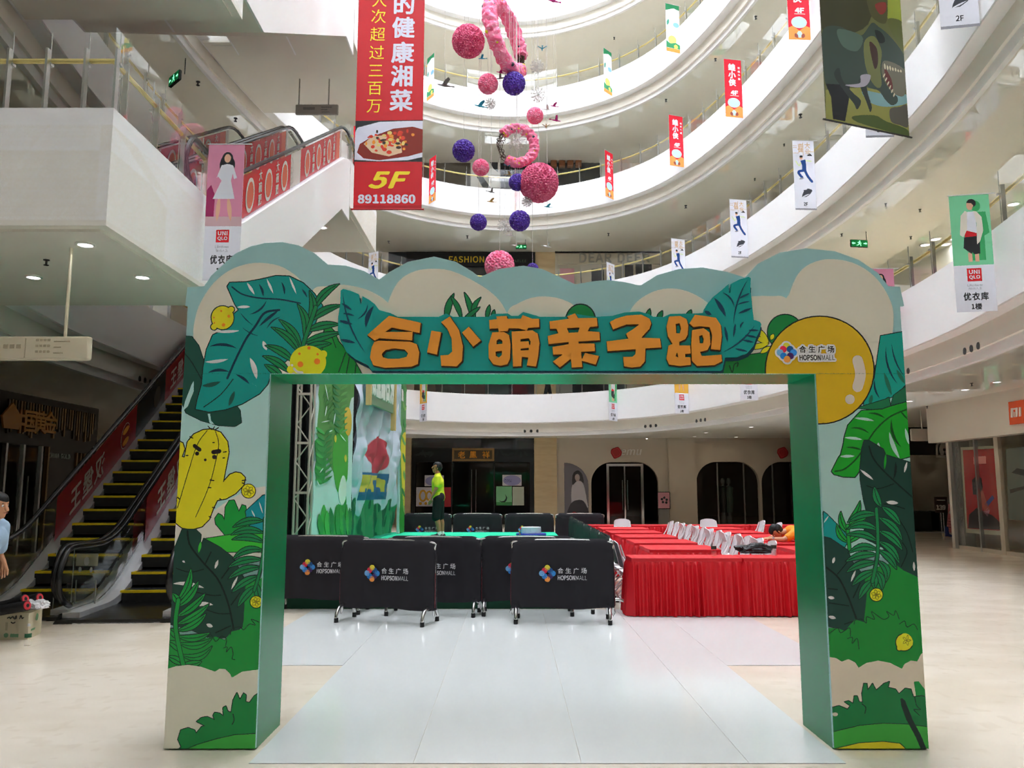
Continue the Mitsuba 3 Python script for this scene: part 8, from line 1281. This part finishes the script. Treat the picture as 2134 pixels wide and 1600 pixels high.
# the man at the left edge, in light blue, in profile facing right
hq = aty(-4, 1050, 8.3); ox, oy, oz_ = float(hq[0]) - .04, 8.3, 0.0
t = thing('person', 'man in a light blue short sleeved shirt standing cut off at the left edge', 'person'); f = V3(.95, -.15, -.12); hd = V3(*hq) + V3(0, 0, -.02); zz = float(hd[2]); sz = zz - .20
body = [((P(-.10, 0, .95), .13), (P(-.06, 0, 1.2), .14)), ((P(-.03, 0, sz), .075), (hd - V3(.02, 0, .1), .056)), ((P(-.04, -.17, sz), .07), (P(-.05, .17, sz), .07))]
for s in (-1, 1):
    body += [((P(-.10, s * .1, .92), .105), (P(-.12, s * .1, .48), .065)), ((P(-.12, s * .1, .48), .063), (P(-.12, s * .1, .09), .04)), ((P(-.12, s * .1, .05), .042), (P(.05, s * .1, .035), .03))]
    el = P(.09, s * .26, sz - .30) if s < 0 else P(-.08, s * .26, sz - .3); wr = P(.15, s * .25, .92) if s < 0 else P(-.02, s * .26, .9)
    body += [((P(-.04, s * .21, sz - .02), .06), (el, .047)), ((el, .046), (wr, .03))] + hand_bones(wr, (.12, 0, -1), (.3, -s * .8, 0), 1.1, .45)
sub(t, 'body', blob(body + head_bones(hd, f), .02), 'mat_skin_light', True); head_parts(t, hd, f)
sh = [((P(-.09, 0, .92), .155), (P(-.06, 0, 1.2), .155)), ((P(-.05, -.18, sz), .082), (P(-.05, .18, sz), .082)), ((P(-.05, -.1, sz - .12), .14), (P(-.05, .1, sz - .12), .14)), ((P(-.03, 0, sz + .02), .085), (P(-.03, 0, sz + .05), .07))]
for s in (-1, 1): sh += [((P(-.04, s * .215, sz - .02), .08), (P(.05 if s < 0 else -.07, s * .25, sz - .23), .078))]
sub(t, 'shirt', blob(sh, .03), 'mat_shirt_blue', True, label='light blue shirt'); tr = [((P(-.1, -.05, .92), .14), (P(-.1, .05, .92), .14))]
for s in (-1, 1): tr += [((P(-.1, s * .1, .88), .12), (P(-.12, s * .1, .12), .07))]
sub(t, 'trousers', blob(tr, .03), 'mat_cloth_black', True)
for s in (-1, 1): sub(t, 'shoe', blob([((P(-.14, s * .1, .045), .05), (P(.07, s * .1, .04), .04))], .02), 'mat_shoe_dark', True)
o = lambda q: q
sub(t, 'wristwatch', tube(np.array([P(.148, -.25, .935) + .034 * (math.cos(a) * V3(1, 0, .1) + math.sin(a) * V3(0, 1, 0)) for a in np.arange(12) * math.pi / 6]), .008, 6, True), 'mat_steel')
# the person asleep on a table, head towards the left
hq = atz(1619, 1110, .9); ox, oy, oz_ = float(aty(1619, 1110, 14.35)[0]), 14.35, 0.0
t = thing('person', 'person in an orange shirt asleep on a red table beside the right pillar', 'person'); hd = P(.02, 0, .88); f = V3(-.5, -.35, -.75); up = V3(-.75, 0, .55); up /= np.linalg.norm(up)
body = [((P(.84, 0, .50), .13), (P(.52, 0, .82), .13)), ((P(.52, 0, .82), .12), (P(.24, 0, .93), .10)), ((P(.22, 0, .93), .06), (P(.08, 0, .9), .055)), ((P(.26, -.16, .9), .07), (P(.26, .16, .9), .07)), ((P(.86, -.09, .5), .1), (P(.78, -.5, .52), .075)), ((P(.90, .05, .5), .1), (P(.95, -.42, .52), .075)), ((P(.78, -.5, .52), .065), (P(.8, -.46, .08), .045)), ((P(.95, -.42, .52), .065), (P(.97, -.38, .08), .045)), ((P(.8, -.46, .06), .045), (P(.78, -.62, .04), .035)), ((P(.97, -.38, .06), .045), (P(.95, -.54, .04), .035))]
for s in (-1, 1):
    el = P(.02, s * .30, .80); wr = P(-.16, s * .06 - .08, .80); body += [((P(.24, s * .2, .9), .06), (el, .046)), ((el, .045), (wr, .031))] + hand_bones(wr, (-1, .1 * s, .05), (0, 0, -1) if s > 0 else (0, 0, -1), 1.05, .15)
f = V3(-.55, 0, -.83); up = V3(-.83, 0, .55); hc = P(.0, 0, .92)
sub(t, 'body', blob(body + head_bones(hc, f, up), .022), 'mat_skin_light', True); head_parts(t, hc, f, up)
sh = [((P(.84, 0, .52), .155), (P(.52, 0, .83), .15)), ((P(.52, 0, .83), .15), (P(.25, 0, .92), .115)), ((P(.27, -.17, .9), .085), (P(.27, .17, .9), .085)), ((P(.45, -.06, .84), .13), (P(.45, .06, .84), .13))]
for s in (-1, 1): sh += [((P(.25, s * .2, .9), .08), (P(.10, s * .27, .835), .068))]
sub(t, 'shirt', blob(sh, .03), 'mat_shirt_orange', True, label='orange shirt'); sub(t, 'trousers', blob([((P(.86, -.09, .5), .12), (P(.78, -.5, .52), .09)), ((P(.90, .05, .5), .12), (P(.95, -.42, .52), .09)), ((P(.78, -.5, .52), .085), (P(.8, -.46, .14), .065)), ((P(.95, -.42, .52), .085), (P(.97, -.38, .14), .065))], .03), 'mat_cloth_black', True)
chair(ox + .88, oy, -60, 'white folding chair under the sleeping person in orange', 'white chairs right of the right table column')
# someone passing behind the second floor balustrade
ox, oy, oz_ = fx(1143, 36.2), 36.2, LEVELS[0] - .19
t = thing('person', 'person in dark trousers walking on the second floor, seen under the archway beam', 'person'); hd = P(0, 0, 1.6)
body = [((P(0, 0, .95), .12), (P(0, 0, 1.3), .13)), ((P(0, 0, 1.38), .07), (P(0, 0, 1.52), .055)), ((P(0, -.14, 1.38), .065), (P(0, .14, 1.38), .065))]
for s in (-1, 1): body += [((P(0, s * .09, .92), .1), (P(s * .1, s * .09, .5), .065)), ((P(s * .1, s * .09, .5), .06), (P(s * .2, s * .09, .08), .04)), ((P(s * .2, s * .09, .05), .04), (P(s * .2 + .14, s * .09, .03), .03)), ((P(0, s * .2, 1.37), .05), (P(-s * .08, s * .24, 1.1), .042)), ((P(-s * .08, s * .24, 1.1), .04), (P(-s * .1 + .08, s * .24, .88), .028))] + hand_bones(P(-s * .1 + .08, s * .24, .88), (.2, 0, -1), (.5, -s, 0))
sub(t, 'body', blob(body + head_bones(hd, (1, 0, 0)), .025), 'mat_skin_light', True); head_parts(t, hd, (1, 0, 0)); sub(t, 'shirt', blob([((P(0, 0, .98), .14), (P(0, 0, 1.28), .145)), ((P(0, -.17, 1.37), .075), (P(0, .17, 1.37), .075))], .03), 'mat_shirt_blue', True)
tr = [((P(0, -.05, .93), .13), (P(0, .05, .93), .13))]
for s in (-1, 1): tr += [((P(0, s * .09, .9), .115), (P(s * .1, s * .09, .5), .08)), ((P(s * .1, s * .09, .5), .08), (P(s * .2, s * .09, .12), .06))]
sub(t, 'trousers', blob(tr, .03), 'mat_cloth_black', True, label='dark trousers')
